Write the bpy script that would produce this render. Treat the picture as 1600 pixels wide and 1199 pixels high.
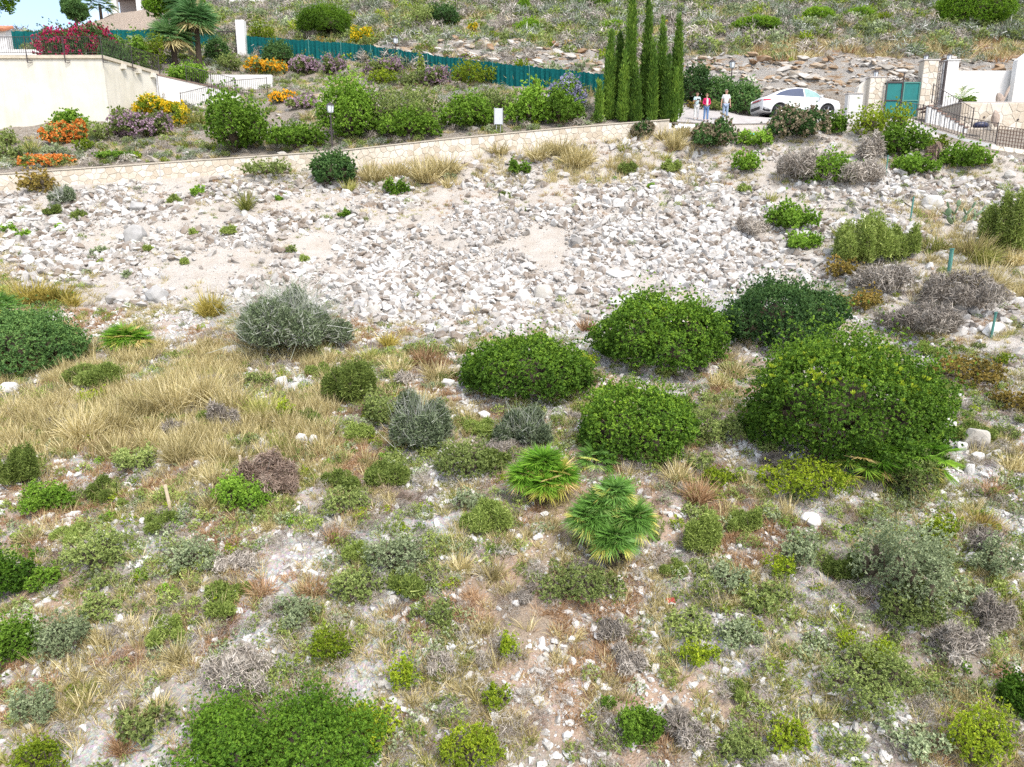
import bpy, bmesh, math, random
import numpy as np
from mathutils import Vector, Matrix, Euler

for o in list(bpy.data.objects):
    bpy.data.objects.remove(o)
SC = bpy.context.scene
COL = SC.collection
R = math.radians
rng = np.random.default_rng(7)
random.seed(7)

# ------------------------------------------------------------------ camera, sky, sun, exposure
FPX = 1101.0                      # focal length in pixels of the 1600 px wide photograph
PITCH = R(13.0)                   # the drone looks slightly down
CAM = np.array([0.0, 0.0, 9.0])
cam_data = bpy.data.cameras.new('camera')
cam_data.sensor_fit = 'HORIZONTAL'
cam_data.angle = 2 * math.atan(800 / FPX)
cam_data.clip_start, cam_data.clip_end = 0.2, 2000
cam = bpy.data.objects.new('camera', cam_data)
cam.location = CAM
cam.rotation_euler = (R(90) - PITCH, 0, 0)
COL.objects.link(cam)
SC.camera = cam

SUN_DIR = Vector((0.30, -0.52, 0.80)).normalized()      # towards the sun
world = bpy.data.worlds.new('World')
SC.world = world
world.use_nodes = True
wn, wl = world.node_tree.nodes, world.node_tree.links
bg = wn['Background']
sky = wn.new('ShaderNodeTexSky')
sky.sky_type = 'NISHITA'
sky.sun_disc = False
sky.sun_elevation = math.asin(SUN_DIR.z)
sky.sun_rotation = math.atan2(SUN_DIR.x, SUN_DIR.y)
sky.air_density, sky.dust_density, sky.ozone_density = 1.0, 2.0, 1.0
# broken thin cloud over the whole sky
tc = wn.new('ShaderNodeTexCoord')
cn = wn.new('ShaderNodeTexNoise')
cn.inputs['Scale'].default_value = 2.6
cn.inputs['Detail'].default_value = 7
cr = wn.new('ShaderNodeValToRGB')
cr.color_ramp.elements[0].position = 0.42
cr.color_ramp.elements[1].position = 0.64
cr.color_ramp.elements[0].color = (0.08, 0.08, 0.08, 1)
cr.color_ramp.elements[1].color = (1, 1, 1, 1)
cm = wn.new('ShaderNodeMix')
cm.data_type = 'RGBA'
cm.inputs['B'].default_value = (7.0, 7.2, 7.6, 1)
cmap = wn.new('ShaderNodeMapping')
cmap.inputs['Location'].default_value = (0.9, 0.4, 0.3)
wl.new(tc.outputs['Generated'], cmap.inputs['Vector'])
wl.new(cmap.outputs['Vector'], cn.inputs['Vector'])
wl.new(cn.outputs['Fac'], cr.inputs['Fac'])
wl.new(cr.outputs['Color'], cm.inputs['Factor'])
wl.new(sky.outputs['Color'], cm.inputs['A'])
wl.new(cm.outputs['Result'], bg.inputs['Color'])
bg.inputs['Strength'].default_value = 0.095

sun_data = bpy.data.lights.new('sun', 'SUN')
sun_data.energy = 1.5
sun_data.angle = R(16)
sun_data.color = (1.0, 0.95, 0.88)
sun = bpy.data.objects.new('sun', sun_data)
sun.rotation_euler = SUN_DIR.to_track_quat('Z', 'Y').to_euler()
COL.objects.link(sun)

SC.view_settings.view_transform = 'Standard'
SC.view_settings.look = 'None'
SC.view_settings.gamma = 1.0
SC.view_settings.exposure = 1.58
SC.render.engine = 'CYCLES'
SC.cycles.max_bounces = 6
SC.cycles.diffuse_bounces = 3
SC.cycles.glossy_bounces = 2
SC.cycles.transmission_bounces = 3
SC.cycles.transparent_max_bounces = 4
SC.cycles.use_denoising = False

# ------------------------------------------------------------------ projection helpers
cP, sP = math.cos(PITCH), math.sin(PITCH)
def at(px, py, d):
    """world point seen at pixel (px, py) of the photograph at depth d along the view axis"""
    u, v = (px - 800) / FPX, (py - 599.5) / FPX
    return np.array([u * d, d * (cP - v * sP), CAM[2] + d * (-sP - v * cP)])

def project(X, Y, Z):
    Zr = Z - CAM[2]
    d = Y * cP - Zr * sP
    v = (-Y * sP - Zr * cP) / d
    return X / d * FPX + 800, v * FPX + 599.5, d

# ------------------------------------------------------------------ noise
def _hash(ix, iy, iz, seed):
    h = (ix.astype(np.int64) * 374761393 + iy.astype(np.int64) * 668265263 + iz.astype(np.int64) * 2147483647 + seed * 974634777) & 0xffffffff
    h = ((h ^ (h >> 13)) * 1274126177) & 0xffffffff
    h = (h ^ (h >> 16)) & 0xffffffff
    return h / 4294967295.0

def vnoise(x, y, z=None, seed=0):
    x = np.asarray(x, float); y = np.asarray(y, float)
    z = np.zeros_like(x) if z is None else np.asarray(z, float)
    ix, iy, iz = np.floor(x), np.floor(y), np.floor(z)
    fx, fy, fz = x - ix, y - iy, z - iz
    fx, fy, fz = (f * f * (3 - 2 * f) for f in (fx, fy, fz))
    r = 0
    for a in (0, 1):
        for b in (0, 1):
            for c in (0, 1):
                w = (fx if a else 1 - fx) * (fy if b else 1 - fy) * (fz if c else 1 - fz)
                r = r + w * _hash(ix + a, iy + b, iz + c, seed)
    return r

def fbm(x, y, z=None, octv=4, seed=0):
    r, a, s = 0, 0.5, 0
    for k in range(octv):
        f = 2.03 ** k
        r = r + a * vnoise(x * f, y * f, None if z is None else z * f, seed + 17 * k)
        s += a
        a *= 0.5
    return r / s

# ------------------------------------------------------------------ terrain: thin-plate surfaces through surveyed points
def tps_fit(P, lam=0.02):
    X = P[:, :2]
    n = len(P)
    d2 = ((X[:, None] - X[None]) ** 2).sum(2)
    K = np.where(d2 > 0, 0.5 * d2 * np.log(np.maximum(d2, 1e-12)), 0) + lam * np.eye(n)
    T = np.hstack([np.ones((n, 1)), X])
    A = np.vstack([np.hstack([K, T]), np.hstack([T.T, np.zeros((3, 3))])])
    s = np.linalg.solve(A, np.concatenate([P[:, 2], np.zeros(3)]))
    return X, s

def tps_eval(fit, x, y):
    X, s = fit
    sh = np.shape(x)
    q = np.stack([np.ravel(x), np.ravel(y)], 1)
    out = np.empty(len(q))
    for i in range(0, len(q), 20000):
        b = q[i:i + 20000]
        d2 = ((b[:, None] - X[None]) ** 2).sum(2)
        out[i:i + 20000] = (0.5 * d2 * np.log(np.maximum(d2, 1e-12))) @ s[:-3] + s[-3] + b @ s[-2:]
    return out.reshape(sh)

# foot of the roadside wall / outer edge of the road and the right-hand terrace
EDGE = [(-600, 345, 31), (-250, 318, 32.6), (0, 298, 33.8), (300, 276, 35.2), (525, 259, 36.2), (700, 245, 36.8), (900, 222, 37.4), (1050, 203, 37.8),
        (1150, 198, 37.9), (1250, 198, 38.0), (1330, 199, 38.0), (1405, 205, 37.2), (1500, 230, 35.6), (1600, 252, 34.2), (1850, 290, 32.5), (2200, 300, 32)]
E3 = np.array([at(*e) for e in EDGE])
def Yw(x):
    return np.interp(x, E3[:, 0], E3[:, 1])
rows_mid = [(1500, 8.4), (1199, 10.5), (1000, 12.3), (830, 14.5), (700, 17.5), (600, 21), (540, 23.8), (480, 26.6), (400, 30.2), (330, 32.9)]
rows_right = [(1500, 8.4), (1199, 10.5), (1000, 12.3), (830, 14.6), (700, 17.5), (600, 20.8), (540, 23.2), (480, 25.6), (400, 28.8), (320, 31.8)]
rows_left = [(1500, 8.4), (1199, 10.5), (1000, 12.3), (830, 14.6), (700, 17.7), (600, 21.2), (540, 23.8), (480, 26.6), (400, 30.0), (335, 32.4)]
fp = [at(*e) for e in EDGE]
for px in (-350, 150):
    fp += [at(px, r, d) for r, d in rows_left]
for px in (520, 900):
    fp += [at(px, r, d) for r, d in rows_mid]
fp += [at(900, 270, 35.4), at(700, 285, 35.2), at(1100, 260, 35.6), at(1100, 330, 32.9)]
for px in (1350, 1950):
    fp += [at(px, r, d) for r, d in rows_right]
FRONT = tps_fit(np.array(fp))

bp = [(-600, 318, 31.5), (-250, 293, 33), (0, 271, 34.1), (300, 250, 35.5), (525, 238, 36.4), (700, 219, 37.0), (900, 199, 37.7), (1030, 190, 38.1)] + EDGE[8:]
bp += [(-200, 228, 40), (0, 213, 41.3), (172, 191, 42), (240, 160, 45), (120, 235, 37.5), (300, 205, 40.5), (300, 172, 46), (410, 158, 47.5), (460, 140, 47.5), (520, 125, 50),
       (600, 150, 46), (700, 150, 45), (450, 205, 40), (600, 195, 40), (800, 160, 42.5), (880, 170, 40.8),
       (0, 95, 50), (120, 92, 52), (240, 100, 50), (312, 104, 51), (400, 108, 54), (390, 88, 57.5), (560, 97, 54), (700, 119, 49), (800, 133, 46), (940, 155, 42.5),
       (0, 80, 60), (200, 76, 60), (350, 80, 60), (0, 60, 66), (-200, 60, 68), (40, 60, 66), (0, 95, 74), (-300, 100, 78), (40, 90, 74), (0, 160, 90), (60, 140, 90), (-300, 170, 95),
       (95, 50, 69), (150, 36, 74), (200, 30, 76), (250, 30, 78), (120, 36, 76), (180, 19, 80), (250, 16, 80), (110, 75, 84), (180, 24, 90), (250, 18, 90),
       (320, 30, 74), (340, 10, 84), (420, 45, 66), (420, 20, 76),
       (560, 80, 57.5), (620, 66, 58), (700, 78, 54), (800, 90, 50.5), (930, 117, 46.5), (940, 88, 50),
       (600, 45, 63), (600, 0, 78), (800, 60, 57), (800, 0, 74), (1000, 50, 57), (1000, 0, 70), (1200, 50, 55), (1200, 0, 67), (1400, 50, 54), (1400, 0, 65), (1600, 50, 53), (1600, 0, 64), (2000, 0, 64), (2000, 60, 52),
       (1080, 92, 49.5), (1200, 96, 48.5), (1300, 94, 48), (1500, 96, 47.5), (1650, 96, 47.5),
       (1090, 140, 45.4), (1200, 146, 45), (1300, 147, 44.5), (1370, 140, 44.5), (1010, 165, 42.5),
       (1060, 178, 41), (1150, 180, 41.5), (1190, 184, 39.9), (1260, 183, 39.9), (1320, 182, 40), (1400, 186, 40.2),
       (1210, 200, 42.6), (1280, 198, 42.6), (1330, 195, 42.6),
       (1440, 163, 42.6), (1580, 163, 42.4), (1500, 206, 38.4), (1600, 206, 38.6), (1750, 200, 39), (1450, 190, 39)]
pts = [at(*b) for b in bp]
pts += [np.array([x, y, z]) for x, y, z in ((-120, 170, 10), (0, 175, 42), (120, 170, 40), (-60, 120, 12), (110, 90, 30), (-110, 80, 14), (110, 40, 12))]
BACK = tps_fit(np.array(pts), 0.05)
# lookup grids
GX = np.arange(-60, 60.01, 0.25)
GYF = np.arange(0, 48.01, 0.25)
GYB = np.arange(24, 140.01, 0.5)
_gf = tps_eval(FRONT, *np.meshgrid(np.clip(GX, -34, 38), np.clip(GYF, 6.5, 60)))
_gf = _gf - 0.25 * np.maximum(0, 6.5 - GYF)[:, None]
_gb = tps_eval(BACK, *np.meshgrid(np.clip(GX, -48, 48), GYB))

def _bil(G, gx, gy, x, y):
    sx, sy = gx[1] - gx[0], gy[1] - gy[0]
    fx = np.clip((np.asarray(x, float) - gx[0]) / sx, 0, len(gx) - 1.001)
    fy = np.clip((np.asarray(y, float) - gy[0]) / sy, 0, len(gy) - 1.001)
    ix, iy = fx.astype(int), fy.astype(int)
    fx, fy = fx - ix, fy - iy
    return (G[iy, ix] * (1 - fx) + G[iy, ix + 1] * fx) * (1 - fy) + (G[iy + 1, ix] * (1 - fx) + G[iy + 1, ix + 1] * fx) * fy

def relief(x, y):
    """small unevenness of the open ground"""
    return 0.30 * (fbm(x * 0.45, y * 0.45, octv=3, seed=3) - 0.5) + 0.16 * (fbm(x * 1.6, y * 1.6, octv=3, seed=5) - 0.5) + 0.55 * (fbm(x * 0.42, y * 0.13, octv=3, seed=9) - 0.5)

def Hf(x, y):
    e = np.clip((Yw(x) - y) / 0.8, 0, 1)
    return _bil(_gf, GX, GYF, x, y) + relief(x, y) * e
def crest_left(x, y, z):
    """left of the palms the hill ends in a crest and a mound of fresh earth, then drops away"""
    px, py, d = project(x, y, z)
    top = np.interp(px, [40, 70, 95, 150, 180, 250, 290], [63, 58, 47, 33, 21, 15, 13])
    t = np.clip((y - 72) / 14, 0, 1); t = t * t * (3 - 2 * t)
    row = 61 + (top - 61) * t + np.maximum(0, y - 88) * 3.0 + np.maximum(0, y - 74) * 1.6 * np.clip((75 - px) / 40, 0, 1)
    v = (row - 599.5) / FPX
    zz = CAM[2] + y * (-sP - v * cP) / (cP - v * sP)
    s = np.clip((315 - px) / 50, 0, 1) * np.clip((y - 66) / 6, 0, 1)
    s = s * s * (3 - 2 * s)
    return z + (zz - z) * s
def rockband(x, y):
    """1 on the bare rock cut above the road and the rock ledge above the green fence"""
    px, py, d = project(x, y, _bil(_gb, GX, GYB, x, y))
    lo = np.interp(px, [540, 620, 700, 800, 930, 1080, 1200, 1370, 1500, 1700], [90, 98, 112, 126, 142, 150, 156, 155, 120, 120])
    hi = np.interp(px, [540, 620, 700, 800, 930, 1080, 1200, 1370, 1500, 1700], [84, 72, 66, 70, 82, 88, 94, 92, 96, 96])
    m = np.clip((py - hi) / 5, 0, 1) * np.clip((lo - py) / 5, 0, 1) * np.clip((px - 530) / 60, 0, 1) * (y > 43)
    return m
def Hb(x, y):
    z = _bil(_gb, GX, GYB, x, y)
    x = np.asarray(x, float); y = np.asarray(y, float)
    z = crest_left(x, y, z)
    e = np.clip((y - Yw(x) - 7) / 4, 0, 1)
    z = z + e * (0.5 * (fbm(x * 0.3, y * 0.3, octv=4, seed=11) - 0.5) + 0.2 * (fbm(x * 1.3, y * 1.3, octv=3, seed=12) - 0.5))
    m = rockband(x, y)
    k = z * 2.1 + 0.16 * x + 2.2 * fbm(x * 0.35, y * 0.35, octv=3, seed=21)
    st = (np.floor(k) + np.clip((k - np.floor(k)) * 3.0, 0, 1) - k)
    return z + m * (0.50 * st + 0.9 * (fbm(x * 0.9, y * 1.5, octv=4, seed=22) - 0.5))
def H(x, y):
    return np.where(np.asarray(y) < Yw(x), Hf(x, y), Hb(x, y))

_D = np.arange(6, 130, 0.06)
def hit(px, py, dmin=6.0):
    """the ground point the photograph shows at a pixel"""
    u, v = (px - 800) / FPX, (py - 599.5) / FPX
    D = _D[_D >= dmin]
    X, Y, Z = u * D, D * (cP - v * sP), CAM[2] + D * (-sP - v * cP)
    below = Z < H(X, Y)
    i = int(np.argmax(below)) if below.any() else len(D) - 1
    p = np.array([X[i], Y[i], 0.0])
    p[2] = float(H(p[0], p[1]))
    return p, float(D[i])
def ground(px, py, d):
    p = at(px, py, d)
    p[2] = float(H(p[0], p[1]))
    return p

# ------------------------------------------------------------------ mesh helpers
def tag(o, label=None, cat=None, group=None, kind=None):
    if label: o['label'] = label
    if cat: o['category'] = cat
    if group: o['group'] = group
    if kind: o['kind'] = kind
    return o

def empty(name, loc, rz=0, label=None, cat=None, group=None):
    o = bpy.data.objects.new(name, None)
    o.empty_display_size = 0.3
    o.location = loc
    o.rotation_euler = (0, 0, rz)
    COL.objects.link(o)
    return tag(o, label, cat, group)

def link(name, me, parent=None, loc=None, mats=None):
    o = bpy.data.objects.new(name, me)
    COL.objects.link(o)
    if parent is not None: o.parent = parent
    if loc is not None: o.location = loc
    return o

def fast_mesh(name, V, quads=None, tris=None, mats=(), rnd=None, mi=None, smooth=False):
    """mesh from numpy arrays; rnd / mi: one value per face (quads first)"""
    nq = 0 if quads is None else len(quads)
    nt = 0 if tris is None else len(tris)
    me = bpy.data.meshes.new(name)
    me.vertices.add(len(V))
    me.vertices.foreach_set('co', np.asarray(V, np.float32).ravel())
    li = []
    if nq: li.append(np.asarray(quads, np.int32).ravel())
    if nt: li.append(np.asarray(tris, np.int32).ravel())
    li = np.concatenate(li)
    me.loops.add(len(li))
    me.loops.foreach_set('vertex_index', li)
    me.polygons.add(nq + nt)
    st = np.concatenate([np.arange(nq) * 4, nq * 4 + np.arange(nt) * 3]).astype(np.int32)
    me.polygons.foreach_set('loop_start', st)
    if mi is not None: me.polygons.foreach_set('material_index', np.asarray(mi, np.int32))
    me.polygons.foreach_set('use_smooth', np.full(nq + nt, bool(smooth)))
    if rnd is not None:
        a = me.attributes.new('rnd', 'FLOAT', 'FACE')
        a.data.foreach_set('value', np.asarray(rnd, np.float32))
    for m in mats: me.materials.append(m)
    me.update(calc_edges=True)
    me.validate()
    return me

class MB:
    """collects shapes and links them as one mesh object"""
    def __init__(s): s.v, s.f, s.m = [], [], []
    def add(s, V, F, mi=0):
        b = len(s.v)
        s.v += [tuple(map(float, p)) for p in V]
        s.f += [tuple(i + b for i in f) for f in F]
        s.m += [mi] * len(F)
        return s
    def box(s, c, size, rz=0, mi=0, tilt=None):
        x, y, z = (h / 2 for h in size)
        V = [Vector(p) for p in ((-x,-y,-z),(x,-y,-z),(x,y,-z),(-x,y,-z),(-x,-y,z),(x,-y,z),(x,y,z),(-x,y,z))]
        M = Matrix.Rotation(rz, 3, 'Z')
        if tilt is not None: M = M @ Euler(tilt).to_matrix()
        V = [M @ p + Vector(c) for p in V]
        return s.add(V, [(0,3,2,1),(4,5,6,7),(0,1,5,4),(1,2,6,5),(2,3,7,6),(3,0,4,7)], mi)
    def bar(s, p, q, r, n=6, mi=0, r2=None):
        p, q = Vector(p), Vector(q)
        r2 = r if r2 is None else r2
        z = (q - p).normalized()
        x = z.orthogonal().normalized(); y = z.cross(x)
        A = [2 * math.pi * k / n for k in range(n)]
        V = [p + (x * math.cos(a) + y * math.sin(a)) * r for a in A] + [q + (x * math.cos(a) + y * math.sin(a)) * r2 for a in A]
        F = [(k, (k + 1) % n, n + (k + 1) % n, n + k) for k in range(n)] + [tuple(range(n))[::-1], tuple(range(n, 2 * n))]
        return s.add(V, F, mi)
    def tube(s, P, rad, n=6, mi=0):
        P = [Vector(p) for p in P]
        rad = rad if hasattr(rad, '__len__') else [rad] * len(P)
        V, F = [], []
        up = Vector((0.13, 0.21, 0.97))
        for i, p in enumerate(P):
            t = (P[min(i + 1, len(P) - 1)] - P[max(i - 1, 0)]).normalized()
            x = t.cross(up)
            x = x.normalized() if x.length > 1e-3 else t.orthogonal().normalized()
            y = t.cross(x)
            V += [p + (x * math.cos(2 * math.pi * k / n) + y * math.sin(2 * math.pi * k / n)) * rad[i] for k in range(n)]
        for i in range(len(P) - 1):
            F += [(i * n + k, i * n + (k + 1) % n, (i + 1) * n + (k + 1) % n, (i + 1) * n + k) for k in range(n)]
        F += [tuple(range(n))[::-1], tuple(range((len(P) - 1) * n, len(P) * n))]
        return s.add(V, F, mi)
    def lathe(s, prof, c=(0, 0, 0), n=14, mi=0, axis='Z'):
        V, F = [], []
        for r, h in prof:
            for k in range(n):
                a = 2 * math.pi * k / n
                p = (r * math.cos(a), r * math.sin(a), h)
                if axis == 'Y': p = (p[0], p[2], p[1])
                V.append((p[0] + c[0], p[1] + c[1], p[2] + c[2]))
        m = len(prof)
        for i in range(m - 1):
            F += [(i * n + k, i * n + (k + 1) % n, (i + 1) * n + (k + 1) % n, (i + 1) * n + k) for k in range(n)]
        F += [tuple(range(n))[::-1], tuple(range((m - 1) * n, m * n))]
        return s.add(V, F, mi)
    def prism(s, poly, ext, mi=0):
        """poly: 3-D outline, swept along the vector ext"""
        n = len(poly)
        V = [Vector(p) for p in poly] + [Vector(p) + Vector(ext) for p in poly]
        F = [tuple(range(n))[::-1], tuple(range(n, 2 * n))] + [(k, (k + 1) % n, n + (k + 1) % n, n + k) for k in range(n)]
        return s.add(V, F, mi)
    def build(s, name, mats, parent=None, loc=None, smooth=False, bevel=0, seg=1):
        me = bpy.data.meshes.new(name)
        me.from_pydata(s.v, [], s.f)
        mats = mats if isinstance(mats, (list, tuple)) else [mats]
        for m in mats: me.materials.append(m)
        me.polygons.foreach_set('material_index', s.m)
        bm = bmesh.new(); bm.from_mesh(me)
        bmesh.ops.recalc_face_normals(bm, faces=bm.faces)
        if bevel:
            bmesh.ops.bevel(bm, geom=bm.edges[:], offset=bevel, segments=seg, affect='EDGES', profile=0.6)
        bm.to_mesh(me); bm.free()
        if smooth: me.polygons.foreach_set('use_smooth', [True] * len(me.polygons))
        return link(name, me, parent, loc)

def copy_tree(o, parent=None):
    c = o.copy(); COL.objects.link(c); c.parent = parent
    for ch in list(o.children): copy_tree(ch, c)
    return c

# ------------------------------------------------------------------ materials
def new_mat(name):
    m = bpy.data.materials.new(name)
    m.use_nodes = True
    return m, m.node_tree.nodes, m.node_tree.links, m.node_tree.nodes['Principled BSDF']

def ramp(N, stops):
    r = N.new('ShaderNodeValToRGB')
    e = r.color_ramp.elements
    while len(e) < len(stops): e.new(0.5)
    for k, (p, c) in enumerate(stops):
        e[k].position = p
        e[k].color = (*c, 1) if len(c) == 3 else c
    return r

def mixc(N, L, fac, a, b, mode='MIX'):
    m = N.new('ShaderNodeMix')
    m.data_type = 'RGBA'
    m.blend_type = mode
    for s, v in (('Factor', fac), ('A', a), ('B', b)):
        if hasattr(v, 'links') or hasattr(v, 'is_linked'): L.new(v, m.inputs[s])
        elif s == 'Factor': m.inputs[s].default_value = v
        else: m.inputs[s].default_value = (*v, 1)
    return m.outputs['Result']

def noise(N, L, scale, detail=4, rough=0.55, vec=None):
    n = N.new('ShaderNodeTexNoise')
    n.inputs['Scale'].default_value = scale
    n.inputs['Detail'].default_value = detail
    n.inputs['Roughness'].default_value = rough
    if vec is not None: L.new(vec, n.inputs['Vector'])
    return n.outputs['Fac']

def simple(name, c, rough=0.7, metal=0.0, var=0.12, scale=8, bump=0.0, spec=0.4):
    """one colour with slight mottling and a fine bump"""
    m, N, L, B = new_mat(name)
    t = N.new('ShaderNodeTexCoord')
    n = noise(N, L, scale, 5, 0.6, t.outputs['Object'])
    lo = tuple(max(0, v * (1 - var)) for v in c); hi = tuple(min(1, v * (1 + var)) for v in c)
    r = ramp(N, [(0.3, lo), (0.7, hi)])
    L.new(n, r.inputs['Fac'])
    L.new(r.outputs['Color'], B.inputs['Base Color'])
    B.inputs['Roughness'].default_value = rough
    B.inputs['Metallic'].default_value = metal
    B.inputs['Specular IOR Level'].default_value = spec
    if bump:
        b = N.new('ShaderNodeBump')
        b.inputs['Strength'].default_value = bump
        b.inputs['Distance'].default_value = 0.02
        L.new(n, b.inputs['Height']); L.new(b.outputs['Normal'], B.inputs['Normal'])
    return m

def leaf_mat(name, stops, trans=0.3, rough=0.55, hv=0.10, spec=0.15, inst=0.25, gain=1.0):
    stops = [(p, tuple(min(.95, v * gain) for v in c)) for p, c in stops]
    """leaf colour picked per leaf (attribute rnd), shifted a little per plant"""
    m, N, L, B = new_mat(name)
    a = N.new('ShaderNodeAttribute'); a.attribute_name = 'rnd'
    oi = N.new('ShaderNodeObjectInfo')
    ad = N.new('ShaderNodeMath'); ad.operation = 'MULTIPLY_ADD'
    ad.inputs[1].default_value = inst; ad.inputs[2].default_value = -inst / 2
    L.new(oi.outputs['Random'], ad.inputs[0])
    s = N.new('ShaderNodeMath'); s.operation = 'ADD'; s.use_clamp = True
    L.new(a.outputs['Fac'], s.inputs[0]); L.new(ad.outputs[0], s.inputs[1])
    r = ramp(N, stops)
    L.new(s.outputs[0], r.inputs['Fac'])
    h = N.new('ShaderNodeHueSaturation')
    mp = N.new('ShaderNodeMapRange')
    mp.inputs['To Min'].default_value = 1 - hv * 1.6; mp.inputs['To Max'].default_value = 1 + hv * 1.6
    L.new(oi.outputs['Random'], mp.inputs['Value'])
    L.new(mp.outputs[0], h.inputs['Value'])
    L.new(r.outputs['Color'], h.inputs['Color'])
    col = h.outputs['Color']
    L.new(col, B.inputs['Base Color'])
    B.inputs['Roughness'].default_value = rough
    B.inputs['Specular IOR Level'].default_value = spec
    if trans:
        t = N.new('ShaderNodeBsdfTranslucent')
        L.new(col, t.inputs['Color'])
        mx = N.new('ShaderNodeMixShader')
        mx.inputs['Fac'].default_value = trans
        L.new(B.outputs[0], mx.inputs[1]); L.new(t.outputs[0], mx.inputs[2])
        L.new(mx.outputs[0], N['Material Output'].inputs['Surface'])
    return m
# ------------------------------------------------------------------ ground
# cover survey of the slope, one digit per 100 px cell of the photograph (rows y = 200 ... 1100)
def survey(t):
    return np.array([[int(c) for c in r.replace(' ', '')] for r in t.split('\n') if r.strip()], float)
GRASS = survey('''4445 5663 5535 2222
1000 1000 0000 1133
6210 0000 1000 0247
3544 1554 2113 0122
8888 7664 3233 1113
5465 5543 4235 2225
4436 6564 4335 3434
2335 4456 5546 5544
4344 3455 5546 4345
4543 1245 5545 4345''')
GREEN = survey('''1122 3431 2354 3453
2111 0100 0000 3323
3200 0000 0110 0343
6421 3433 2112 1123
3423 2565 5333 1024
6654 3556 4454 5543
6663 2444 3344 4755
6543 4334 4344 3564
5444 4443 2334 4775
4333 6633 2345 4564''')
GREY = survey('''2111 1011 1114 5432
1100 0000 0101 3322
1101 1000 0100 2565
1223 1122 3113 0355
2224 4332 3232 1143
2246 4444 4334 3333
3344 3544 4444 4432
3333 4445 5445 5554
4445 4434 4445 4455
4433 3244 4445 5455''')
STONE = survey('''3345 3333 4433 3366
9887 8998 9998 9756
2777 7899 9898 7777
1244 3367 7566 2365
2334 4455 4333 3366
3334 4333 2245 2247
3456 5433 2345 4335
4444 4555 5556 6434
4545 5577 7665 5334
5555 3377 7686 6434''')
def cover(G, px, py):
    """survey value 0..1 at ground points given by where they lie in the survey"""
    x = np.clip((np.asarray(px, float) - 50) / 100, 0, 14.999)
    y = np.clip((np.asarray(py, float) - 250) / 100, 0, 8.999)
    ix, iy = x.astype(int), y.astype(int)
    fx, fy = x - ix, y - iy
    return ((G[iy, ix] * (1 - fx) + G[iy, ix + 1] * fx) * (1 - fy) + (G[iy + 1, ix] * (1 - fx) + G[iy + 1, ix + 1] * fx) * fy) / 9

def grid_mesh(name, xs, yfun, nv, hfun, mat, attrs):
    X = np.repeat(xs[:, None], nv, 1)
    Y = yfun(X, np.linspace(0, 1, nv)[None, :])
    Z = hfun(X, Y)
    n, m = X.shape
    V = np.stack([X, Y, Z], 2).reshape(-1, 3)
    I = np.arange(n * m).reshape(n, m)
    q = np.stack([I[:-1, :-1], I[1:, :-1], I[1:, 1:], I[:-1, 1:]], 2).reshape(-1, 4)
    me = fast_mesh(name, V, q, mats=[mat], smooth=True)
    for k, f in attrs.items():
        a = me.attributes.new(k, 'FLOAT', 'POINT')
        a.data.foreach_set('value', np.asarray(f(X, Y, Z), np.float32).ravel())
    return me

# limestone slope: pale gravel, pinkish marl, brown litter under the scrub
def slope_material():
    m, N, L, B = new_mat('slope_ground')
    g = N.new('ShaderNodeNewGeometry')
    P = g.outputs['Position']
    at_s = N.new('ShaderNodeAttribute'); at_s.attribute_name = 'scree'
    at_l = N.new('ShaderNodeAttribute'); at_l.attribute_name = 'litter'
    at_o = N.new('ShaderNodeAttribute'); at_o.attribute_name = 'marl'
    vo = N.new('ShaderNodeTexVoronoi'); vo.inputs['Scale'].default_value = 9
    L.new(P, vo.inputs['Vector'])
    v2 = N.new('ShaderNodeTexVoronoi'); v2.inputs['Scale'].default_value = 24
    L.new(P, v2.inputs['Vector'])
    n1 = noise(N, L, 1.3, 6, 0.65, P); n2 = noise(N, L, 7, 6, 0.7, P); n3 = noise(N, L, 34, 4, 0.7, P)
    grav = ramp(N, [(0.25, (0.240, 0.216, 0.192)), (0.5, (0.368, 0.344, 0.312)), (0.75, (0.480, 0.460, 0.432))])
    L.new(n2, grav.inputs['Fac'])
    peb = mixc(N, L, 0.45, grav.outputs['Color'], v2.outputs['Color'], 'SOFT_LIGHT')
    hs = N.new('ShaderNodeHueSaturation'); hs.inputs['Saturation'].default_value = 0.55
    L.new(peb, hs.inputs['Color'])
    marl = ramp(N, [(0.3, (0.320, 0.200, 0.128)), (0.7, (0.448, 0.336, 0.248))])
    L.new(n3, marl.inputs['Fac'])
    c = mixc(N, L, at_o.outputs['Fac'], hs.outputs['Color'], marl.outputs['Color'])
    lit = ramp(N, [(0.3, (0.176, 0.140, 0.100)), (0.7, (0.320, 0.268, 0.208))])
    L.new(n3, lit.inputs['Fac'])
    c = mixc(N, L, at_l.outputs['Fac'], c, lit.outputs['Color'])
    sc = ramp(N, [(0.28, (0.376, 0.312, 0.248)), (0.5, (0.464, 0.416, 0.364)), (0.72, (0.528, 0.492, 0.448))])
    L.new(n1, sc.inputs['Fac'])
    s2 = mixc(N, L, 0.35, sc.outputs['Color'], grav.outputs['Color'])
    c = mixc(N, L, at_s.outputs['Fac'], c, s2)
    L.new(c, B.inputs['Base Color'])
    B.inputs['Roughness'].default_value = 0.95
    B.inputs['Specular IOR Level'].default_value = 0.15
    ad = N.new('ShaderNodeMath'); ad.operation = 'ADD'
    L.new(n3, ad.inputs[0]); L.new(v2.outputs['Distance'], ad.inputs[1])
    b = N.new('ShaderNodeBump'); b.inputs['Strength'].default_value = 0.7; b.inputs['Distance'].default_value = 0.05
    L.new(ad.outputs[0], b.inputs['Height']); L.new(b.outputs['Normal'], B.inputs['Normal'])
    return m

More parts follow.
